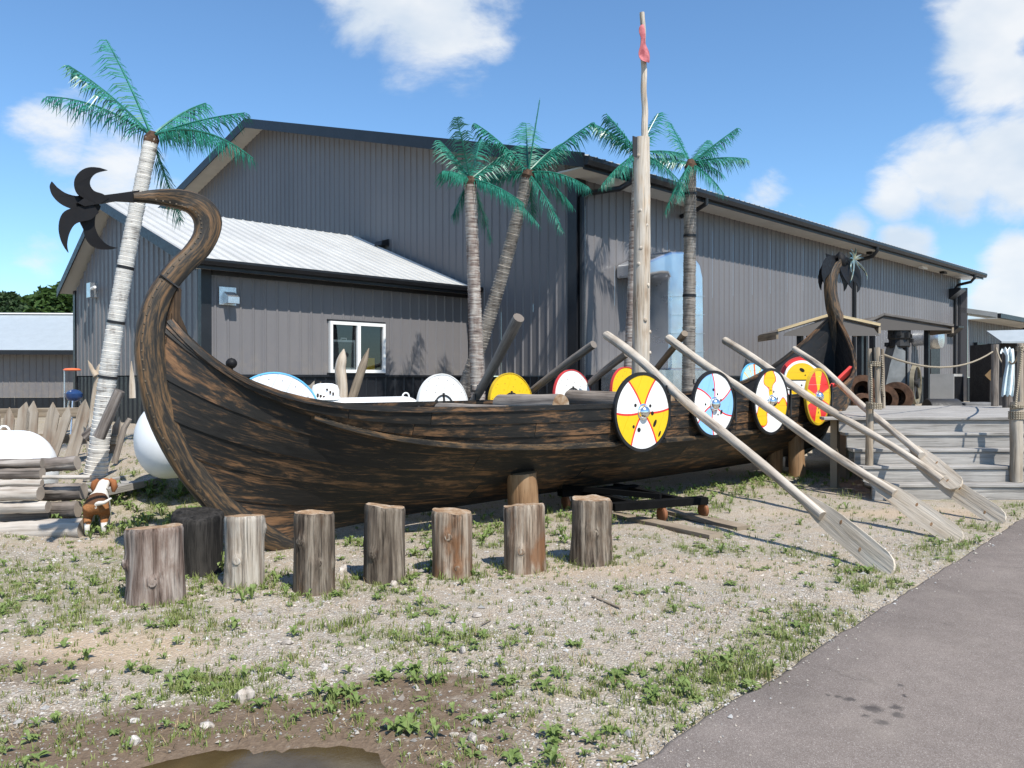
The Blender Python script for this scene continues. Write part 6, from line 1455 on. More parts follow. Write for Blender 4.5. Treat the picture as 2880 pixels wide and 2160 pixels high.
# ------------------------------------------------------------------ wooden steps and deck at right
def deck():
    t = empty('wooden_steps', LD(4.7, 10.9, 0), 'wide grey wooden steps and deck at right', 'steps'); t.location = (0, 0, 0)
    RZ = 0.208; D0 = 10.9; TR = 0.28; LL = 4.72; LR = 9.6
    for k in range(5):
        z = RZ * (k + 1); D = D0 + TR * k
        # riser under the nosing, tread on top
        dz = 0.0
        board('riser', LD(LL + 0.03, D + 0.02, z - RZ / 2 - 0.022), LD(LR, D + 0.02, z - RZ / 2 - 0.022), 0.03, RZ - 0.036, 'grey_plank', t, origin=(0, 0, 0))
        if k < 4: 
            board('tread', LD(LL + 0.04 * (k == 0), D + 0.055, z - 0.019), LD(LR + (0.4 if k == 0 else 0), D + 0.055, z - 0.019), 0.145, 0.038, 'grey_plank', t, origin=(0, 0, 0))
            board('tread', LD(LL + 0.04, D + 0.205, z - 0.0195), LD(LR, D + 0.205, z - 0.0195), 0.145, 0.038, 'grey_plank', t, origin=(0, 0, 0))
    z = RZ * 5; D = D0 + TR * 4 + 0.055 - 0.02
    while D < 17.2:
        l = 4.70 + max(0, D - 12.0) * 0.40 + rnd.uniform(-0.05, 0.05) - (0.25 if D < 12.2 else 0)
        board('deck_board', LD(l, D, z - 0.019 + rnd.uniform(-0.002, 0.002)), LD(11.6, D, z - 0.019), 0.136, 0.038, 'grey_plank', t, origin=(0, 0, 0)); D += 0.144
    # side stringers and legs
    for (L, D) in ((4.78, 12.25), (5.3, 13.2), (6.0, 15.0), (6.6, 16.8), (7.5, 12.3)):
        b = MB(); p = LD(L, D, 0); b.box((p.x, p.y, 0.48), (0.1, 0.1, 1.02)); b.build('leg', M['oldplank'], t)
    for k in range(5):
        D = D0 + TR * k; b = MB(); zt = RZ * (k + 1) - 0.045; p = LD(5.25, D + 0.18, zt / 2); b.box(p, (0.05, 0.26, zt), Matrix.Rotation(PI / 4 + PI / 2, 3, 'Z')); b.build('stringer', M['oldplank'], t)
    p = LD(4.85, 11.95, 0.5); board('side_board', LD(4.95, 12.3, 0.9), LD(6.8, 17.0, 0.9), 0.03, 0.2, 'oldplank', t, origin=(0, 0, 0))
deck()
M['rope'] = None
def ropemat():
    m = Mat('twisted_hemp_rope', 0.9, 0.1); v = m.coord('UV'); x, y, z = m.sepv(v)
    w = m.math('SINE', m.math('ADD', m.math('MULTIPLY', x, 210.0), m.math('MULTIPLY', y, 90.0))); c = m.ramp(m.rng(w, -1, 1), [(0.2, (0.16, 0.125, 0.085)), (0.6, (0.42, 0.36, 0.27))]); m.color(c); m.bump(w, 0.5, 0.006); return m.m
M['rope'] = ropemat()
def pole_cluster():
    b0 = LD((1886 - CX) / F * 11.25, 11.25, 0.416); t = empty('rope_post', b0, 'bundle of pale poles lashed with rope at the left of the steps', 'post')
    def z(py): return H - (py - HY) / F * 11.25 - 0.416
    def col_(px0, pt, px1, pb_, w, dd=0.0):
        R_ = LD(1, dd, 0); a = LD((px1 - 1886) / F * 11.25, dd, z(pb_)); c = LD((px0 - 1886) / F * 11.25, dd, z(pt)); n = 12; sd = px0
        def jit(i, an, p): return 0.12 * noise.noise((math.cos(an) * 1.6, math.sin(an) * 1.6, i * 0.35 + sd))
        m = MB(); m.tube([a.lerp(c, i / n) + Vector((0.006 * math.sin(i), 0, 0)) for i in range(n + 1)], w * 11.25 / F / 2, 10, jit=jit); shade(m.build('pole', M['drift2'], t), 55)
    col_(1892, 751, 1894, 878, 12, -0.04); col_(1881, 753, 1884, 880, 9, 0.04); col_(1906, 754, 1909, 882, 7, 0.0); col_(1883, 868, 1881, 1012, 16, 0.05)
    for (py, k) in ((783, 3), (872, 4)):
        m = MB()
        for j in range(k):
            zc = z(py + j * 3.5); m.tube([LD(0.02 + 0.085 * math.cos(a), -0.01 + 0.085 * math.sin(a), zc + 0.004 * math.sin(a * 2)) for a in [2 * PI * i / 16 for i in range(17)]], 0.011, 6)
        shade(m.build('lashing', M['rope'], t), 60)
    m = MB(); m.tube([LD(-0.075, -0.10, z(786)), LD(-0.07, -0.115, z(830)), LD(-0.065, -0.10, z(872))], 0.013, 6); shade(m.build('rope_strand', M['rope'], t), 60)
    m = MB(); m.tube([LD(0.07, -0.10, z(765)), LD(0.09, -0.10, z(800)), LD(0.075, -0.09, z(836)), LD(0.11, -0.08, z(858))], 0.011, 6); shade(m.build('rope_strand', M['rope'], t), 60)
M['drift2'] = wood('sun_bleached_pole', [(0.22, 0.17, 0.12), (0.36, 0.30, 0.23), (0.48, 0.42, 0.34)], axis=0, coord='UV', crack=0.5)
pole_cluster()
def upright(label, px, ptop, pbot, w, D, mat='drift2', name='rope_post', rope=None):
    base = at(px, pbot, D); top = at(px, ptop, D); n = 14; t = empty(name, base, label, 'post')
    def jit(i, a, p): return 0.08 * noise.noise((math.cos(a) * 1.5, math.sin(a) * 1.5, i * 0.4 + px))
    m = MB(); m.tube([(top - base) * (i / n) + Vector((0.01 * math.sin(i * 0.8 + px), 0, 0)) for i in range(n + 1)], w * D / F / 2, 12, jit=jit); shade(m.build('pole', M[mat], t), 55)
    if rope:
        for py, k in rope:
            m = MB(); r = w * D / F / 2 * 1.12; zc = (at(px, py, D) - base).z
            for j in range(k): m.tube([Vector((r * math.cos(a), r * math.sin(a), zc - j * 0.022)) for a in [2 * PI * i / 16 for i in range(17)]], 0.011, 6)
            shade(m.build('lashing', M['rope'], t), 60)
    return t
upright('thick bark pole with knotted rope at the right edge of the steps', 2196, 868, 1040, 26, 11.15, rope=((890, 5), (876, 2)))
upright('thin upright pole with rope knot at the right picture edge', 2204, 742, 900, 13, 11.3, 'drift2', rope=((750, 3),))
upright('rough bark post at the back of the deck holding the rope', 2149, 744, 877, 15, 16.9, 'log')
upright('dark post under the draped white cloth', 2176, 756, 881, 20, 16.0, 'bark')
def rope(label, pts, r=0.016):
    P = []
    for i in range(len(pts) - 1):
        for j in range(6):
            P.append(pts[i].lerp(pts[i + 1], j / 6))
    P.append(pts[-1])
    o0 = P[0].copy(); m = MB(); m.tube([p - o0 for p in P], r, 8); o = m.build('rope', M['rope'], loc=o0); shade(o, 60); return tag(o, label, 'rope', 'ropes along the deck')
def sag(a, b, s, n=12): return [a.lerp(b, i / n) - Vector((0, 0, s * 4 * (i / n) * (1 - i / n))) for i in range(n + 1)]
ra = at(1908, 766, 11.25); rb_ = at(2144, 760, 16.85); rope('long sagging rope between the pole bundle and the back post', sag(ra, rb_, 0.24))
rope('short sagging rope from the back post to the cloth post', sag(at(2152, 752, 16.8), at(2176, 778, 15.9), 0.16))
rope('rope sagging from the cloth post to the right edge post', sag(at(2180, 780, 15.9), at(2204, 752, 11.35), 0.12))
rope('rope hanging down beside the right edge pole', [at(2207, 752, 11.1), at(2203, 800, 11.1), at(2197, 850, 11.05), at(2194, 880, 11.0)], 0.014)
def cloth():
    D = 15.85; rows = [(762, 2160, 2180), (752, 2164, 2188), (756, 2166, 2190), (770, 2172, 2191), (790, 2172, 2192), (815, 2167, 2192), (840, 2164, 2191), (855, 2163, 2189)]
    n = 12; V = []
    for side in (0, 1):
        for i, (y, a, b) in enumerate(rows):
            for j in range(n + 1):
                f = j / n; p = at(lerp(a, b, f), y + 3 * math.sin(j * 1.3), D - 0.13 + 0.05 * math.sin(f * 14 + i * 0.3) * min(1, i / 3) + side * 0.012); V.append(p)
    k = (n + 1) * len(rows); Fc = []
    for i in range(len(rows) - 1):
        for j in range(n):
            a = i * (n + 1) + j; Fc += [(a, a + n + 1, a + n + 2, a + 1), (k + a, k + a + 1, k + a + n + 2, k + a + n + 1)]
    for i in range(len(rows) - 1):
        for j in (0, n): a = i * (n + 1) + j; Fc.append((a, a + n + 1, k + a + n + 1, k + a))
    o0 = Vector(V[0]); m = MB(); m.add([v - o0 for v in V], Fc); mt = Mat('pale_cloth', 0.9, 0.1); v = mt.coord('Object'); mt.color(mt.ramp(mt.noise(v, 5, 4), [(0.3, (0.55, 0.66, 0.68)), (0.7, (0.78, 0.82, 0.82))]))
    o = m.build('draped_cloth', mt.m, loc=o0, smooth=True); tag(o, 'pale white cloth draped over a post at the back of the deck', 'cloth')
cloth()

# ------------------------------------------------------------------ machine shelters and old machinery beyond the stern
M['rust'] = painted('brown_rust', (0.115, 0.058, 0.032), 0.85, 0.35, scale=6); M['mach'] = painted('grey_machine_paint', (0.20, 0.21, 0.21), 0.55, 0.2); M['shroof'] = wood('grey_shelter_board', [(0.07, 0.062, 0.056), (0.13, 0.118, 0.108), (0.19, 0.175, 0.16)], axis=0, coord='UV')
M['edge'] = wood('new_pine_edge', [(0.45, 0.34, 0.19), (0.58, 0.47, 0.29)], axis=0, coord='UV')
def shelter(label, lx, ly, ax, ay, rx, ry, D, dep, posts, edge, apexw=0):
    t = empty('machine_shelter', (0, 0, 0), label, 'shelter', 'roofed machine shelters')
    A, B, C_ = at(lx, ly, D), at(ax, ay, D), at(rx, ry, D); back = LD(0, dep, 0); th = Vector((0, 0, -0.05))
    hip = LD(0, dep * 0.45, 0)
    for (p, q) in ((A, B), (B, C_)):
        N_ = 6
        for k in range(N_):
            f0, f1 = k / N_, (k + 1) / N_ - 0.006
            m = MB(); o = [p.lerp(q, f0), p.lerp(q, f1), p.lerp(q, f1) + back, p.lerp(q, f0) + back]; m.poly([v + th for v in o], -th * 0.5); m.build('roof_board', M['shroof'], t)
    # pale edge boards and gable infill
    for (p, q) in ((A, B), (B, C_)):
        off = LD(0, -0.03, 0); board('edge_board', p + off + Vector((0, 0, 0.0)), q + off + Vector((0, 0, 0.0)), 0.03, 0.06, edge, t, origin=(0, 0, 0))
    m = MB(); zc = min(A.z, C_.z) - 0.02
    m.poly([Vector((A.x, A.y, A.z - 0.06)).lerp(Vector((C_.x, C_.y, C_.z - 0.06)), 0.08), B + Vector((0, 0, -0.06)), Vector((C_.x, C_.y, C_.z - 0.06)).lerp(Vector((A.x, A.y, A.z - 0.06)), 0.06), Vector((C_.x, C_.y, zc - 0.10)), Vector((A.x, A.y, zc - 0.10)).lerp(Vector((C_.x, C_.y, zc - 0.10)), 0.06)], LD(0, 0.025, 0)); m.build('gable_board', M['shroof'], t)
    board('eave_beam', A + back * 0.5 + Vector((0, 0, -0.12)) - back * 0.5, A + back + Vector((0, 0, -0.12)), 0.05, 0.14, 'oldplank', t, origin=(0, 0, 0)); board('eave_beam', C_ + Vector((0, 0, -0.12)), C_ + back + Vector((0, 0, -0.12)), 0.05, 0.14, 'oldplank', t, origin=(0, 0, 0))
    for (px, dd) in posts:
        p = LD((px - CX) / F * (D + dd), D + dd, 0); g = height(p.x, p.y); m = MB(); zt = min(A.z, C_.z) - 0.05; m.box((p.x, p.y, (g + zt) / 2), (0.11, 0.11, zt - g)); m.build('post', M['black'], t)
shelter('grey board shelter roof with pale edges behind the stern', 1679, 714, 1795, 679, 1900, 702, 18.5, 1.4, ((1728, 0.15), (1858, 0.15), (1748, 1.2), (1868, 1.2)), 'edge')
shelter('second shelter roof further right over the flywheel press', 1862, 700, 1908, 679, 2058, 703, 20.6, 1.1, ((1884, 0.15), (2002, 0.3), (1956, 0.15)), 'shroof')
def gear(label, px, py, w, D, turn, seed, name='rusty_drum'):
    c = at(px, py, D); r = w * D / F / 2; t = empty(name, c, label, 'machine part', 'rusty drums and wheels'); ax = Vector((math.cos(turn), math.sin(turn), 0)); Q = ax.to_track_quat('Z', 'Y').to_matrix().to_4x4()
    m = MB(); m.lathe([(r * 0.62, -0.02), (r * 0.97, -0.02), (r, 0.0), (r, 0.06), (r * 0.93, 0.07), (r * 0.90, 0.22), (r * 0.95, 0.26), (r, 0.27), (r, 0.33), (r * 0.6, 0.34), (r * 0.6, 0.30)], 32, Q, caps=False); shade(m.build('drum', M['rust'], t), 35)
    m = MB(); m.lathe([(r * 0.66, 0.03), (r * 0.66, 0.05), (r * 0.3, 0.06), (r * 0.26, -0.05), (r * 0.2, -0.10), (0.01, -0.10)], 24, Q, caps=False); shade(m.build('hub', M['rust'], t), 35)
    for k in range(6): a = k * PI / 3; m = MB(); m.box(Q @ Vector((math.cos(a) * r * 0.45, math.sin(a) * r * 0.45, 0.0)), (0.05, 0.05, 0.05)); m.build('bolt', M['rust'], t)
    return t
gear('large rusty drum just right of the stern', 1862, 842, 64, 18.6, 3.6, 1); gear('smaller rusty drum low beside the stern', 1862, 872, 46, 18.0, 3.7, 2)
gear('front rusty drum beside the pole bundle', 1908, 862, 60, 18.4, 3.5, 3); gear('rear rusty drum right of the pole bundle', 1938, 858, 66, 18.9, 3.4, 4)
def press():
    D = 20.9; c = LD((1945 - CX) / F * D, D, 0.72); t = empty('flywheel_press', c, 'old grey machine press with dark head under the second shelter', 'machine')
    def q(px, py, dd=0.0): return at(px, py, D + dd) - c
    m = MB(); m.poly([q(1905, 880, -0.2), q(1978, 880, -0.2), q(1968, 820, -0.2), q(1958, 760, -0.2), q(1935, 745, -0.2), q(1922, 790, -0.2), q(1912, 840, -0.2)], LD(0, 0.5, 0)); m.build('frame', M['mach'], t)
    m = MB(); m.lathe([(0.22, 0), (0.26, 0.05), (0.24, 0.2), (0.27, 0.25), (0.27, 0.45), (0.2, 0.5), (0.2, 0.62)], 14, Matrix.Translation(q(1942, 752))); m.build('head', M['iron'], t)
    rr = random.Random(2)
    for k in range(9): a = k * 0.7; m = MB(); m.box(q(1942, 730) + Vector((0.28 * math.cos(a), 0.28 * math.sin(a), rr.uniform(-.2, .2))), (0.1, 0.1, 0.1)); m.build('head_lug', M['iron'], t)
    m = MB(); m.tube([q(1985, 800) , q(1968, 800)], 0.05, 8); m.build('axle', M['iron'], t)
    # flywheel
    f = q(1978, 830, -0.35); R_ = 0.50; ax = LD(0.8, -0.6, 0).normalized(); Q = Matrix.Translation(f) @ ax.to_track_quat('Z', 'Y').to_matrix().to_4x4()
    m = MB(); m.lathe([(R_ - 0.07, -0.04), (R_, -0.045), (R_, 0.045), (R_ - 0.07, 0.04), (R_ - 0.07, -0.04)], 40, Q, caps=False); fw = shade(m.build('flywheel', painted('worn_flywheel', (0.22, 0.19, 0.13), 0.6, 0.4), t), 40)
    for k in range(5): a = k * 2 * PI / 5 + 0.3; m = MB(); m.tube([Q @ Vector((0.03 * math.cos(a), 0.03 * math.sin(a), 0)), Q @ Vector((R_ * 0.9 * math.cos(a), R_ * 0.9 * math.sin(a), 0))], 0.035, 6); m.build('spoke', M['iron'], fw)
    m = MB(); m.lathe([(0.09, -0.08), (0.09, 0.08)], 12, Q); m.build('hub', M['iron'], fw)
press()
def clutter():
    t = empty('condenser_unit', LD((2042 - CX) / F * 25, 25, 0.74), 'grey air conditioner units against the long wall', 'air conditioner')
    b = MB(); b.box((0, 0, 0.50), (0.9, 0.75, 1.0)); b.build('cabinet', painted('beige_cabinet', (0.42, 0.41, 0.39), 0.5, 0.06), t)
    b = MB()
    for k in range(12): b.box((-0.40 + k * 0.07, -0.38, 0.5), (0.035, 0.02, 0.85))
    b.build('louvre_grille', M['black'], t)
    p = LD((2035 - CX) / F * 19, 19, 0.74); b = MB(); Q = Matrix.Rotation(PI / 4, 4, 'Z') @ Matrix.Rotation(PI / 2, 4, 'X'); b.lathe([(0.0, -0.35), (0.27, -0.35), (0.28, -0.33), (0.28, 0.33), (0.27, 0.35), (0.0, 0.35)], 24, Matrix.Translation((0, 0, 0.12)) @ Q, caps=False); o = b.build('half_barrel', M['iron'], loc=p); shade(o, 40); tag(o, 'dark barrel lying behind the deck right of the flywheel', 'barrel')
    p = LD((2108 - CX) / F * 19, 19, 0.74); t2 = empty('stone_block', p, 'squat grey block behind the deck at right', 'block'); b = MB(); b.box((0, 0, 0.16), (0.75, 0.5, 0.32), Matrix.Rotation(-PI / 4, 3, 'Z')); o = b.build('block_body', painted('grey_block', (0.16, 0.155, 0.15), 0.8, 0.2), t2); md = o.modifiers.new('b', 'BEVEL'); md.width = 0.04; md.segments = 2
    p = LD((2140 - CX) / F * 22, 22, 0.74); b = MB(); b.poly([(-0.15, 0, 0.95), (0.0, 0, 0.80), (0.15, 0, 0.95), (0, 0, 1.10)], (0, 0.02, 0)); s = empty('diamond_sign', p, 'small orange diamond sign on a stand behind the deck', 'sign', rotz=-PI / 4); b2 = b.build('sign_plate', painted('faded_orange', (0.20, 0.12, 0.05), 0.6, 0.2), s); b = MB(); b.tube([Vector((0, 0.03, 0)), Vector((0, 0.03, 1.0))], 0.025, 6); b.build('stand', M['iron'], s)
clutter()
def wing():
    t = empty('rear_wing', (0, 0, 0), 'low grey wing beyond the far end of the long hall', 'building')
    n0 = 10.0; x0, x1 = 34.45, 47.0; ze = 3.85
    siding(t, 'siding_sheet', (x0, n0, 0), XA, -YA, x1 - x0, SK, ze, M['wall']); siding(t, 'plinth_sheet', (x0, n0 + .012, 0), XA, -YA, x1 - x0, 0.4, SK - .02, M['black'])
    b = MB(); b.poly([(x0, n0 - 1.0, ze + 0.02), (x0, n0 - 1.0, ze + 0.20), (x0, n0 + 5, ze + 1.5), (x0, n0 + 5, ze + 1.3)], (x1 - x0, 0, 0)); b.build('roof', M['roof'], t)
    box_part('soffit', (x0, n0 - 1.0, ze - 0.02), (x1, n0, ze + 0.012), M['soffit'], t); box_part('gutter', (x0, n0 - 1.12, ze), (x1, n0 - 1.005, ze + 0.17), M['black'], t)
    b = MB(); b.tube([(x0 + 4.5, n0 - 1.05, ze), (x0 + 4.5, n0 - 0.95, ze - 0.15), (x0 + 4.5, n0 - 0.08, ze - 0.45), (x0 + 4.5, n0 - 0.08, GZ)], 0.05, 8); shade(b.build('downspout', M['black'], t))
    d = box_part('door', (x0 + 1.0, n0 - 0.04, GZ), (x0 + 2.1, n0 - 0.0, 3.0), M['black'], t); box_part('pane', (x0 + 1.2, n0 - 0.05, 1.6), (x0 + 1.9, n0 - 0.042, 2.7), M['glass'], d)
    for x in (x0 + 0.7, x0 + 2.5): box_part('wall_lamp', (x, n0 - 0.14, 2.65), (x + 0.12, n0 - 0.0, 3.0), M['black'], t)
    box_part('end_wall', (x0, n0 + 0.03, 0.4), (x0 + 0.08, n0 + 5, ze + 1.2), M['wall'], t)
    # open kiosk closer by
    t = empty('yard_kiosk', (0, 0, 0), 'dark kiosk with pale metal roof at the right picture edge', 'kiosk')
    D = 24.0; a, c = at(2150, 742, D), at(2300, 742, D); zt = at(2150, 714, D).z; R_ = LD(1, 0, 0); B_ = LD(0, 1, 0)
    b = MB(); b.poly([a + B_ * -0.3, at(2152, 716, D) + B_ * 0.5, at(2300, 712, D) + B_ * 0.5, c + B_ * -0.3], Vector((0, 0, 0.05))); b.build('roof', painted('kiosk_roof', (0.34, 0.37, 0.38), 0.4, 0.06), t)
    m = MB(); w0, w1 = at(2156, 742, D + 0.3), at(2300, 742, D + 0.3); m.poly([Vector((w0.x, w0.y, 0.6)), Vector((w1.x, w1.y, 0.6)), Vector((w1.x, w1.y, w1.z)), Vector((w0.x, w0.y, w0.z))], LD(0, 1.5, 0)); m.build('body', painted('kiosk_dark', (0.03, 0.028, 0.028), 0.7, 0.2), t)
    for px in (2154, 2200): p = LD((px - CX) / F * (D - 0.2), D - 0.2, 0); m = MB(); m.box((p.x, p.y, 1.6), (0.1, 0.1, 2.0)); m.build('post', M['iron'], t)
wing()

# ------------------------------------------------------------------ gravel, stones, grass and weeds
def scatter():
    rr = random.Random(99)
    def spot():
        D = 3.2 * (13.5 / 3.2) ** rr.random(); L = rr.uniform(-0.66, 0.66) * D; x, y = (D + L) * R2, (D - L) * R2; return x, y, D, L
    # pebbles
    V = []; Fc = []; C = []
    octf = [(0, 2, 4), (2, 1, 4), (1, 3, 4), (3, 0, 4), (2, 0, 5), (1, 2, 5), (3, 1, 5), (0, 3, 5)]
    cnt = 0; tries = 0
    while cnt < 30000 and tries < 200000:
        tries += 1
        x, y, D, L = spot()
        if D > 8.5: continue
        ed = y - edge_y(x)
        if ed < 0 and rr.random() > 0.30 * math.exp(ed / 0.10): continue
        d, g, s = ground_masks(x, y)
        if puddle_f(x, y) < 1.0: continue
        if rr.random() > (0.30 if d > 0.5 else 1.0) * (1 - 0.6 * s) * (0.45 + 0.55 * sm(-0.3, 0.3, noise.noise((x * 1.5, y * 1.5, 7)))): continue
        r = 0.0042 * math.exp(rr.gauss(0.0, 0.42)) * (1 + D * 0.06)
        if rr.random() < 0.03: r *= 2.0
        z = (height(x, y) if ed > 0.02 else 0.02) + r * 0.15; b = len(V); an = rr.uniform(0, PI); ca, sa = math.cos(an), math.sin(an); e = rr.uniform(0.6, 1.0); hz = rr.uniform(0.45, 0.8)
        for (px, py, pz) in ((1, 0, 0), (-1, 0, 0), (0, e, 0), (0, -e, 0), (0, 0, hz), (0, 0, -hz)):
            px += rr.uniform(-.25, .25); py += rr.uniform(-.25, .25); V.append((x + r * (px * ca - py * sa), y + r * (px * sa + py * ca), z + r * pz))
        Fc += [tuple(b + k for k in f) for f in octf]; t = rr.random(); wet = 0.75 if d > 0.5 else 1.0
        cc = lerp(0.26, 0.54, t) * wet; tint = rr.choice(((1, .90, .76), (1, .92, .82), (1, .86, .72), (.98, .95, .90))); C += [(cc * tint[0], cc * tint[1], cc * tint[2], 1)] * 6; cnt += 1
    me = bpy.data.meshes.new('gravel_stones'); me.from_pydata(V, [], Fc); ca_ = me.color_attributes.new('tint', 'FLOAT_COLOR', 'POINT'); ca_.data.foreach_set('color', [q for c in C for q in c])
    m = Mat('pebble_stone', 0.9, 0.15); m.color(m.attr('tint')); me.materials.append(m.m); o = bpy.data.objects.new('gravel_stones', me); col.objects.link(o); tag(o, 'loose pale gravel scattered over the yard', 'gravel', kind='stuff')
    # grass blades and broad-leaved weeds
    stumps_xy = [(q.location.x, q.location.y) for q in bpy.data.objects if q.name.startswith('stump')]
    def leafm(name, a, b, c_):
        m = Mat(name, 0.55, 0.3); v = m.coord('Position'); n = m.noise(v, 2.5, 3); n2 = m.noise(v, 40, 2)
        c = m.ramp(m.math('ADD', m.math('MULTIPLY', n, 0.5), m.math('MULTIPLY', n2, 0.5)), [(0.32, a), (0.5, b), (0.68, c_)]); m.color(c)
        tr = m.n('ShaderNodeBsdfTranslucent'); m.K.new(c, tr.inputs[0]); mx = m.n('ShaderNodeMixShader'); mx.inputs[0].default_value = 0.3; m.K.new(m.b.outputs[0], mx.inputs[1]); m.K.new(tr.outputs[0], mx.inputs[2]); m.K.new(mx.outputs[0], m.N['Material Output'].inputs[0]); return m.m
    M['grass'] = leafm('yard_grass', (0.12, 0.155, 0.036), (0.21, 0.255, 0.07), (0.31, 0.315, 0.125)); M['weed'] = leafm('broad_weed_leaf', (0.11, 0.165, 0.04), (0.19, 0.26, 0.075), (0.27, 0.32, 0.12))
    G = MB(); W = MB()
    def blade(x, y, z, h, w, lean, az):
        dx, dy = math.cos(az), math.sin(az); sx, sy = -dy * w, dx * w
        p1 = (x + dx * lean * 0.35, y + dy * lean * 0.35, z + h * 0.6); p2 = (x + dx * lean, y + dy * lean, z + h)
        G.v += [(x - sx, y - sy, z), (x + sx, y + sy, z), (p1[0] + sx * .7, p1[1] + sy * .7, p1[2]), (p1[0] - sx * .7, p1[1] - sy * .7, p1[2]), p2]; b = len(G.v) - 5
        G.f += [(b, b + 1, b + 2, b + 3), (b + 3, b + 2, b + 4)]
    def tuft(x, y, size, n):
        z = height(x, y) - 0.004
        for _ in range(n):
            a = rr.uniform(0, 2 * PI); r = size * 0.45 * math.sqrt(rr.random()); h = size * rr.uniform(0.35, 1.0); blade(x + r * math.cos(a), y + r * math.sin(a), z, h, rr.uniform(0.0016, 0.0034) * (1 + size * 3), h * rr.uniform(0.2, 0.9), rr.uniform(0, 2 * PI))
    def rosette(x, y, size, n, upr=0.25):
        z = height(x, y) + 0.003; a0 = rr.uniform(0, 6)
        for k in range(n):
            a = a0 + 2 * PI * k / n + rr.uniform(-.3, .3); l = size * rr.uniform(0.6, 1.1); w = l * rr.uniform(0.16, 0.30); e = rr.uniform(0.5, 1.6) * upr; dx, dy = math.cos(a), math.sin(a); sx, sy = -dy, dx
            pts = []
            for f, ww, zz in ((0.05, 0.12, 0.0), (0.35, 0.8, 0.8), (0.65, 1.0, 1.0), (1.0, 0.05, 0.75)):
                cx, cy, cz = x + dx * l * f, y + dy * l * f, z + l * e * zz; pts.append((cx - sx * w * ww, cy - sy * w * ww, cz + w * 0.35 * ww)); pts.append((cx, cy, cz)); pts.append((cx + sx * w * ww, cy + sy * w * ww, cz + w * 0.35 * ww))
            b = len(W.v); W.v += pts
            for i in range(3): W.f += [(b + i * 3, b + i * 3 + 1, b + i * 3 + 4, b + i * 3 + 3), (b + i * 3 + 1, b + i * 3 + 2, b + i * 3 + 5, b + i * 3 + 4)]
    n = 0; tries = 0
    while n < 7000 and tries < 120000:
        tries += 1; x, y, D, L = spot()
        if y < edge_y(x) - 0.02 or puddle_f(x, y) < 0.95: continue
        d, g, s = ground_masks(x, y); near = min((math.hypot(x - a, y - b) for a, b in stumps_xy), default=9)
        if near < 0.15: continue
        g2 = max(g, 0.95 * sm(0.46, 0.22, near)); pr = 0.22 + 0.78 * g2 ** 1.6
        if CY - 1.3 < y < CY + 1.2 and 4 < x < 15: pr *= 0.45
        if D > 10.5 and L > 4.4: continue
        if y > 9.2: pr = max(pr, 0.5)
        if rr.random() > pr: continue
        k = 1 + 0.9 * rr.random() * g2
        tuft(x, y, rr.uniform(0.022, 0.06) * k, rr.randint(4, 10)); n += 1
    n = 0; tries = 0
    while n < 900 and tries < 60000:
        tries += 1; x, y, D, L = spot()
        if y < edge_y(x) - 0.01 or puddle_f(x, y) < 1.02 or (D > 10.5 and L > 4.4): continue
        d, g, s = ground_masks(x, y)
        near = min((math.hypot(x - a, y - b) for a, b in stumps_xy), default=9)
        if near < 0.16: continue
        pr = 0.05 + 0.6 * g + 0.22 * sm(0.15, 0.5, d) * sm(0.9, .6, d) + 0.5 * sm(0.45, 0.2, near)
        if rr.random() > pr: continue
        rosette(x, y, rr.uniform(0.02, 0.045) * (1 + 0.7 * rr.random()), rr.randint(5, 9), rr.choice((0.2, 0.4, 0.8))); n += 1
    # lusher clumps where the photo shows them
    for (px, py, sz, k) in ((1650, 1450, 0.15, 40), (1620, 1470, 0.14, 30), (1900, 1270, 0.10, 30), (1930, 1262, 0.09, 20), (1560, 1500, 0.11, 24), (1330, 1490, 0.10, 24), (1290, 1515, 0.09, 20), (735, 1355, 0.11, 40), (790, 1345, 0.10, 30), (690, 1360, 0.09, 24), (420, 1320, 0.10, 26), (380, 1345, 0.09, 22), (90, 1480, 0.12, 20), (1255, 1225, 0.10, 16), (895, 1495, 0.16, 9), (905, 1230, 0.10, 26), (1010, 1230, 0.09, 20), (1545, 1095, 0.16, 14), (600, 1250, .09, 18), (1750, 1075, .12, 22), (1830, 1075, .14, 22), (1700, 1070, .10, 18), (460, 1260, .12, 20), (720, 1540, .10, 14), (650, 1510, .10, 14)):
        q = gnd(px, py)
        for j in range(5): tuft(q.x + rr.gauss(0, sz * 0.8), q.y + rr.gauss(0, sz * 0.8), sz * rr.uniform(.6, 1.1), k // 3 + 3)
    for (px, py, sz, k, u) in ((1292, 1215, 0.10, 9, 1.2), (1630, 1490, 0.07, 9, .4), (1340, 1470, .07, 8, .4), (820, 1470, .08, 8, .4), (860, 1460, .07, 8, .5), (905, 1480, .07, 8, .5), (885, 1460, .06, 8, .5), (700, 1500, .07, 9, .5), (760, 1520, .07, 8, .5), (1080, 1490, .06, 8, .4), (1290, 1600, .06, 7, .4), (1190, 1600, .06, 8, .4), (380, 1465, .08, 5, .4), (640, 1460, .05, 6, .9), (1240, 1400, .06, 8, .3), (1880, 1245, .06, 8, .6), (530, 1300, .06, 7, 1.0), (590, 1262, .06, 7, 1.0), (480, 1240, .09, 6, 1.2), (1380, 1500, .06, 7, .3), (850, 1590, .08, 8, .5), (1560, 1440, .07, 9, .5), (1600, 1420, .06, 8, .4)):
        q = gnd(px, py)
        for j in range(2): rosette(q.x + rr.gauss(0, 0.04), q.y + rr.gauss(0, 0.04), sz, k, u)
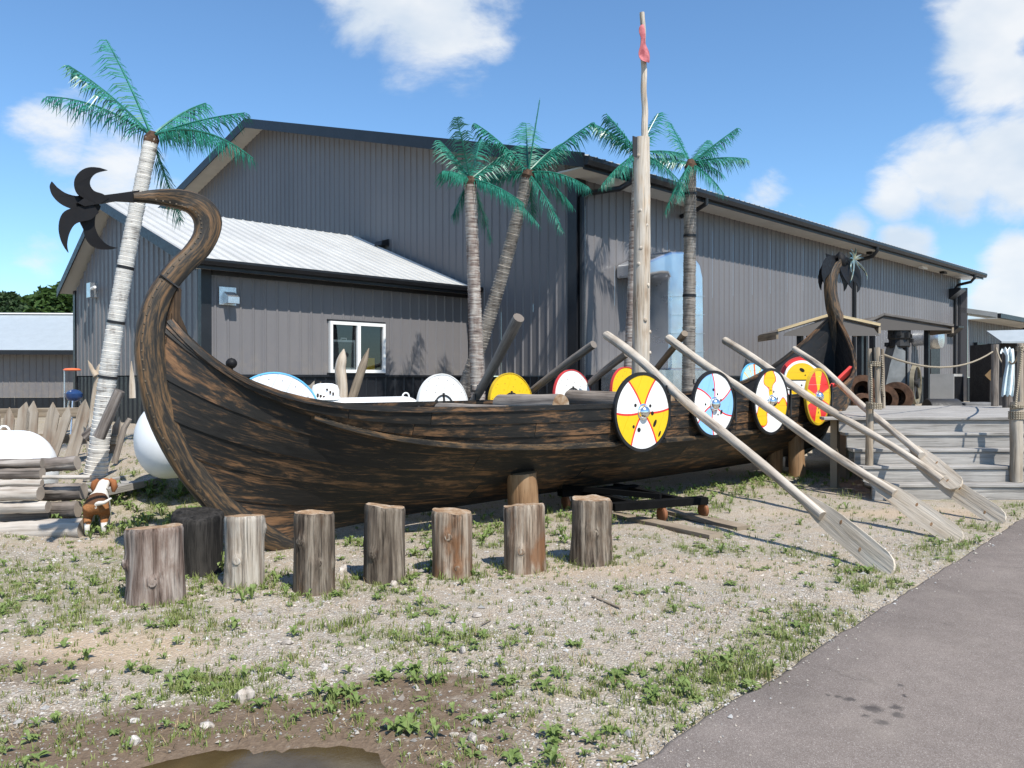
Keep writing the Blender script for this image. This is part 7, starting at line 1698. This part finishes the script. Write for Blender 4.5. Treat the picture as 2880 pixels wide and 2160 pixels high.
    # weeds on the bank and under the hull edge
    for _ in range(420):
        x = rr.uniform(2.6, 6.5); y = rr.uniform(8.6, 10.2); 
        if rr.random() < 0.6: rosette(x, y, rr.uniform(.05, .11), rr.randint(5, 8), rr.uniform(.4, 1.2))
        else: tuft(x, y, rr.uniform(.08, .16), 9)
    for _ in range(620):
        x = rr.uniform(4.5, 13.5); y = rr.gauss(6.15, 0.40); tuft(x, y, rr.uniform(.04, .12), 8)
        if rr.random() < 0.5: rosette(x + rr.gauss(0, .1), y + rr.gauss(0, .1), rr.uniform(.04, .08), 6, .7)
    green_v, green_f = G.v, G.f; G.v, G.f = [], []
    for _ in range(2600):
        x, y, D, L = spot()
        if y < edge_y(x) or puddle_f(x, y) < 1.1 or D > 10: continue
        if noise.noise((x * 1.4, y * 1.4, 61)) < -0.05: continue
        for j in range(rr.randint(2, 5)):
            h = rr.uniform(0.01, 0.05); blade(x + rr.gauss(0, .02), y + rr.gauss(0, .02), height(x, y), h, rr.uniform(.0012, .0026), rr.uniform(0.02, 0.09), rr.uniform(0, 2 * PI))
    me = bpy.data.meshes.new('dry_grass'); me.from_pydata(G.v, [], G.f); dm = Mat('dead_straw', 0.8, 0.15); dm.color(dm.ramp(dm.noise(dm.coord('Position'), 30, 2), [(0.3, (0.16, 0.10, 0.055)), (0.7, (0.40, 0.31, 0.18))])); me.materials.append(dm.m); o = bpy.data.objects.new('dry_grass', me); col.objects.link(o); tag(o, 'dead brown straw stems among the gravel', 'dry grass', kind='stuff')
    G.v, G.f = green_v, green_f
    for B, nm, lab, cat in ((G, 'grass', 'thin green grass growing through the gravel', 'grass'), (W, 'weeds', 'low broad leaved weeds dotted over the gravel', 'weeds')):
        me = bpy.data.meshes.new(nm); me.from_pydata(B.v, [], B.f); me.materials.append(M['grass' if nm == 'grass' else 'weed']); o = bpy.data.objects.new(nm, me); col.objects.link(o); tag(o, lab, cat, kind='stuff')
    # single stones one can point at
    spots = [(527, 1516, 46, 'pale upright stone on the wet earth'), (286, 1610, 28, 'white round stone at lower left'), (290, 1562, 24, 'flat pinkish stone on the mud'), (445, 1570, 34, 'long tan stone near the puddle'), (200, 1452, 26, 'small pale stone left of the grass'), (340, 1382, 24, 'pale stone below the widest stump'), (620, 1385, 30, 'flat pale stone right of the weeds'), (1030, 1330, 26, 'flat tan stone amid the gravel'), (1000, 1412, 22, 'round white stone near the middle'), (775, 1452, 26, 'orange tan stone above the weeds'), (935, 1468, 28, 'flat white stone by the tall grass'), (980, 1600, 22, 'white stone near the lower edge'), (1020, 1610, 26, 'tall white stone near the lower edge'), (1042, 1625, 26, 'grey stone near the lower edge'), (850, 1265, 26, 'flat pale stone before the fourth stump'), (1808, 1222, 22, 'dark stone beside the first oar blade'), (745, 1235, 36, 'tan wood chip colored rock beneath the hull'), (450, 1300, 20, 'small pale stone by the second stump'), (700, 1440, 24, 'pale stone on the dark earth edge'), (1270, 1308, 20, 'flat stone right of the middle grass')]
    sm_ = stumpwood('field_stone', [(0.30, 0.26, 0.22), (0.46, 0.41, 0.36), (0.56, 0.52, 0.47)], (0.5, 0.42, 0.33), 0.4)
    for (px, py, w, lab) in spots:
        q = gnd(px, py); q.z = height(q.x, q.y); D = (q.x + q.y) * R2; r = w * D / F / 2; bm = bmesh.new(); bmesh.ops.create_icosphere(bm, subdivisions=2, radius=1); e = rr.uniform(0.55, 0.9); hz = 0.9 if 'upright' in lab or 'tall' in lab or 'round' in lab else rr.uniform(0.35, 0.55)
        sd = rr.uniform(0, 50)
        for v in bm.verts:
            k = 1 + 0.35 * noise.noise(v.co * 1.3 + Vector((sd, 0, 0))); v.co = Vector((v.co.x * r * k, v.co.y * r * e * k, v.co.z * r * hz * k))
        me = bpy.data.meshes.new('stone'); bm.to_mesh(me); bm.free(); me.materials.append(sm_); o = bpy.data.objects.new('stone', me); col.objects.link(o); o.location = q + Vector((0, 0, r * hz * 0.45)); o.rotation_euler = (0, 0, rr.uniform(0, 3)); tag(o, lab, 'stone', 'single stones on the gravel')
    # bits of broken wood
    for (x0, y0, x1, y1, w, lab) in ((1280, 1292, 1340, 1318, .022, 'broken brown stick lying on the gravel'), (1345, 1650, 1292, 1648, .014, 'pale wood splinter at the path edge'), (1060, 1340, 1040, 1352, .014, 'short twig among the gravel')):
        a, b = gnd(x0, y0), gnd(x1, y1); a.z = height(a.x, a.y) + 0.012; b.z = height(b.x, b.y) + 0.016; tag(board('wood_splinter', a, b, w, w * 0.6, 'oldplank'), lab, 'stick')
scatter()
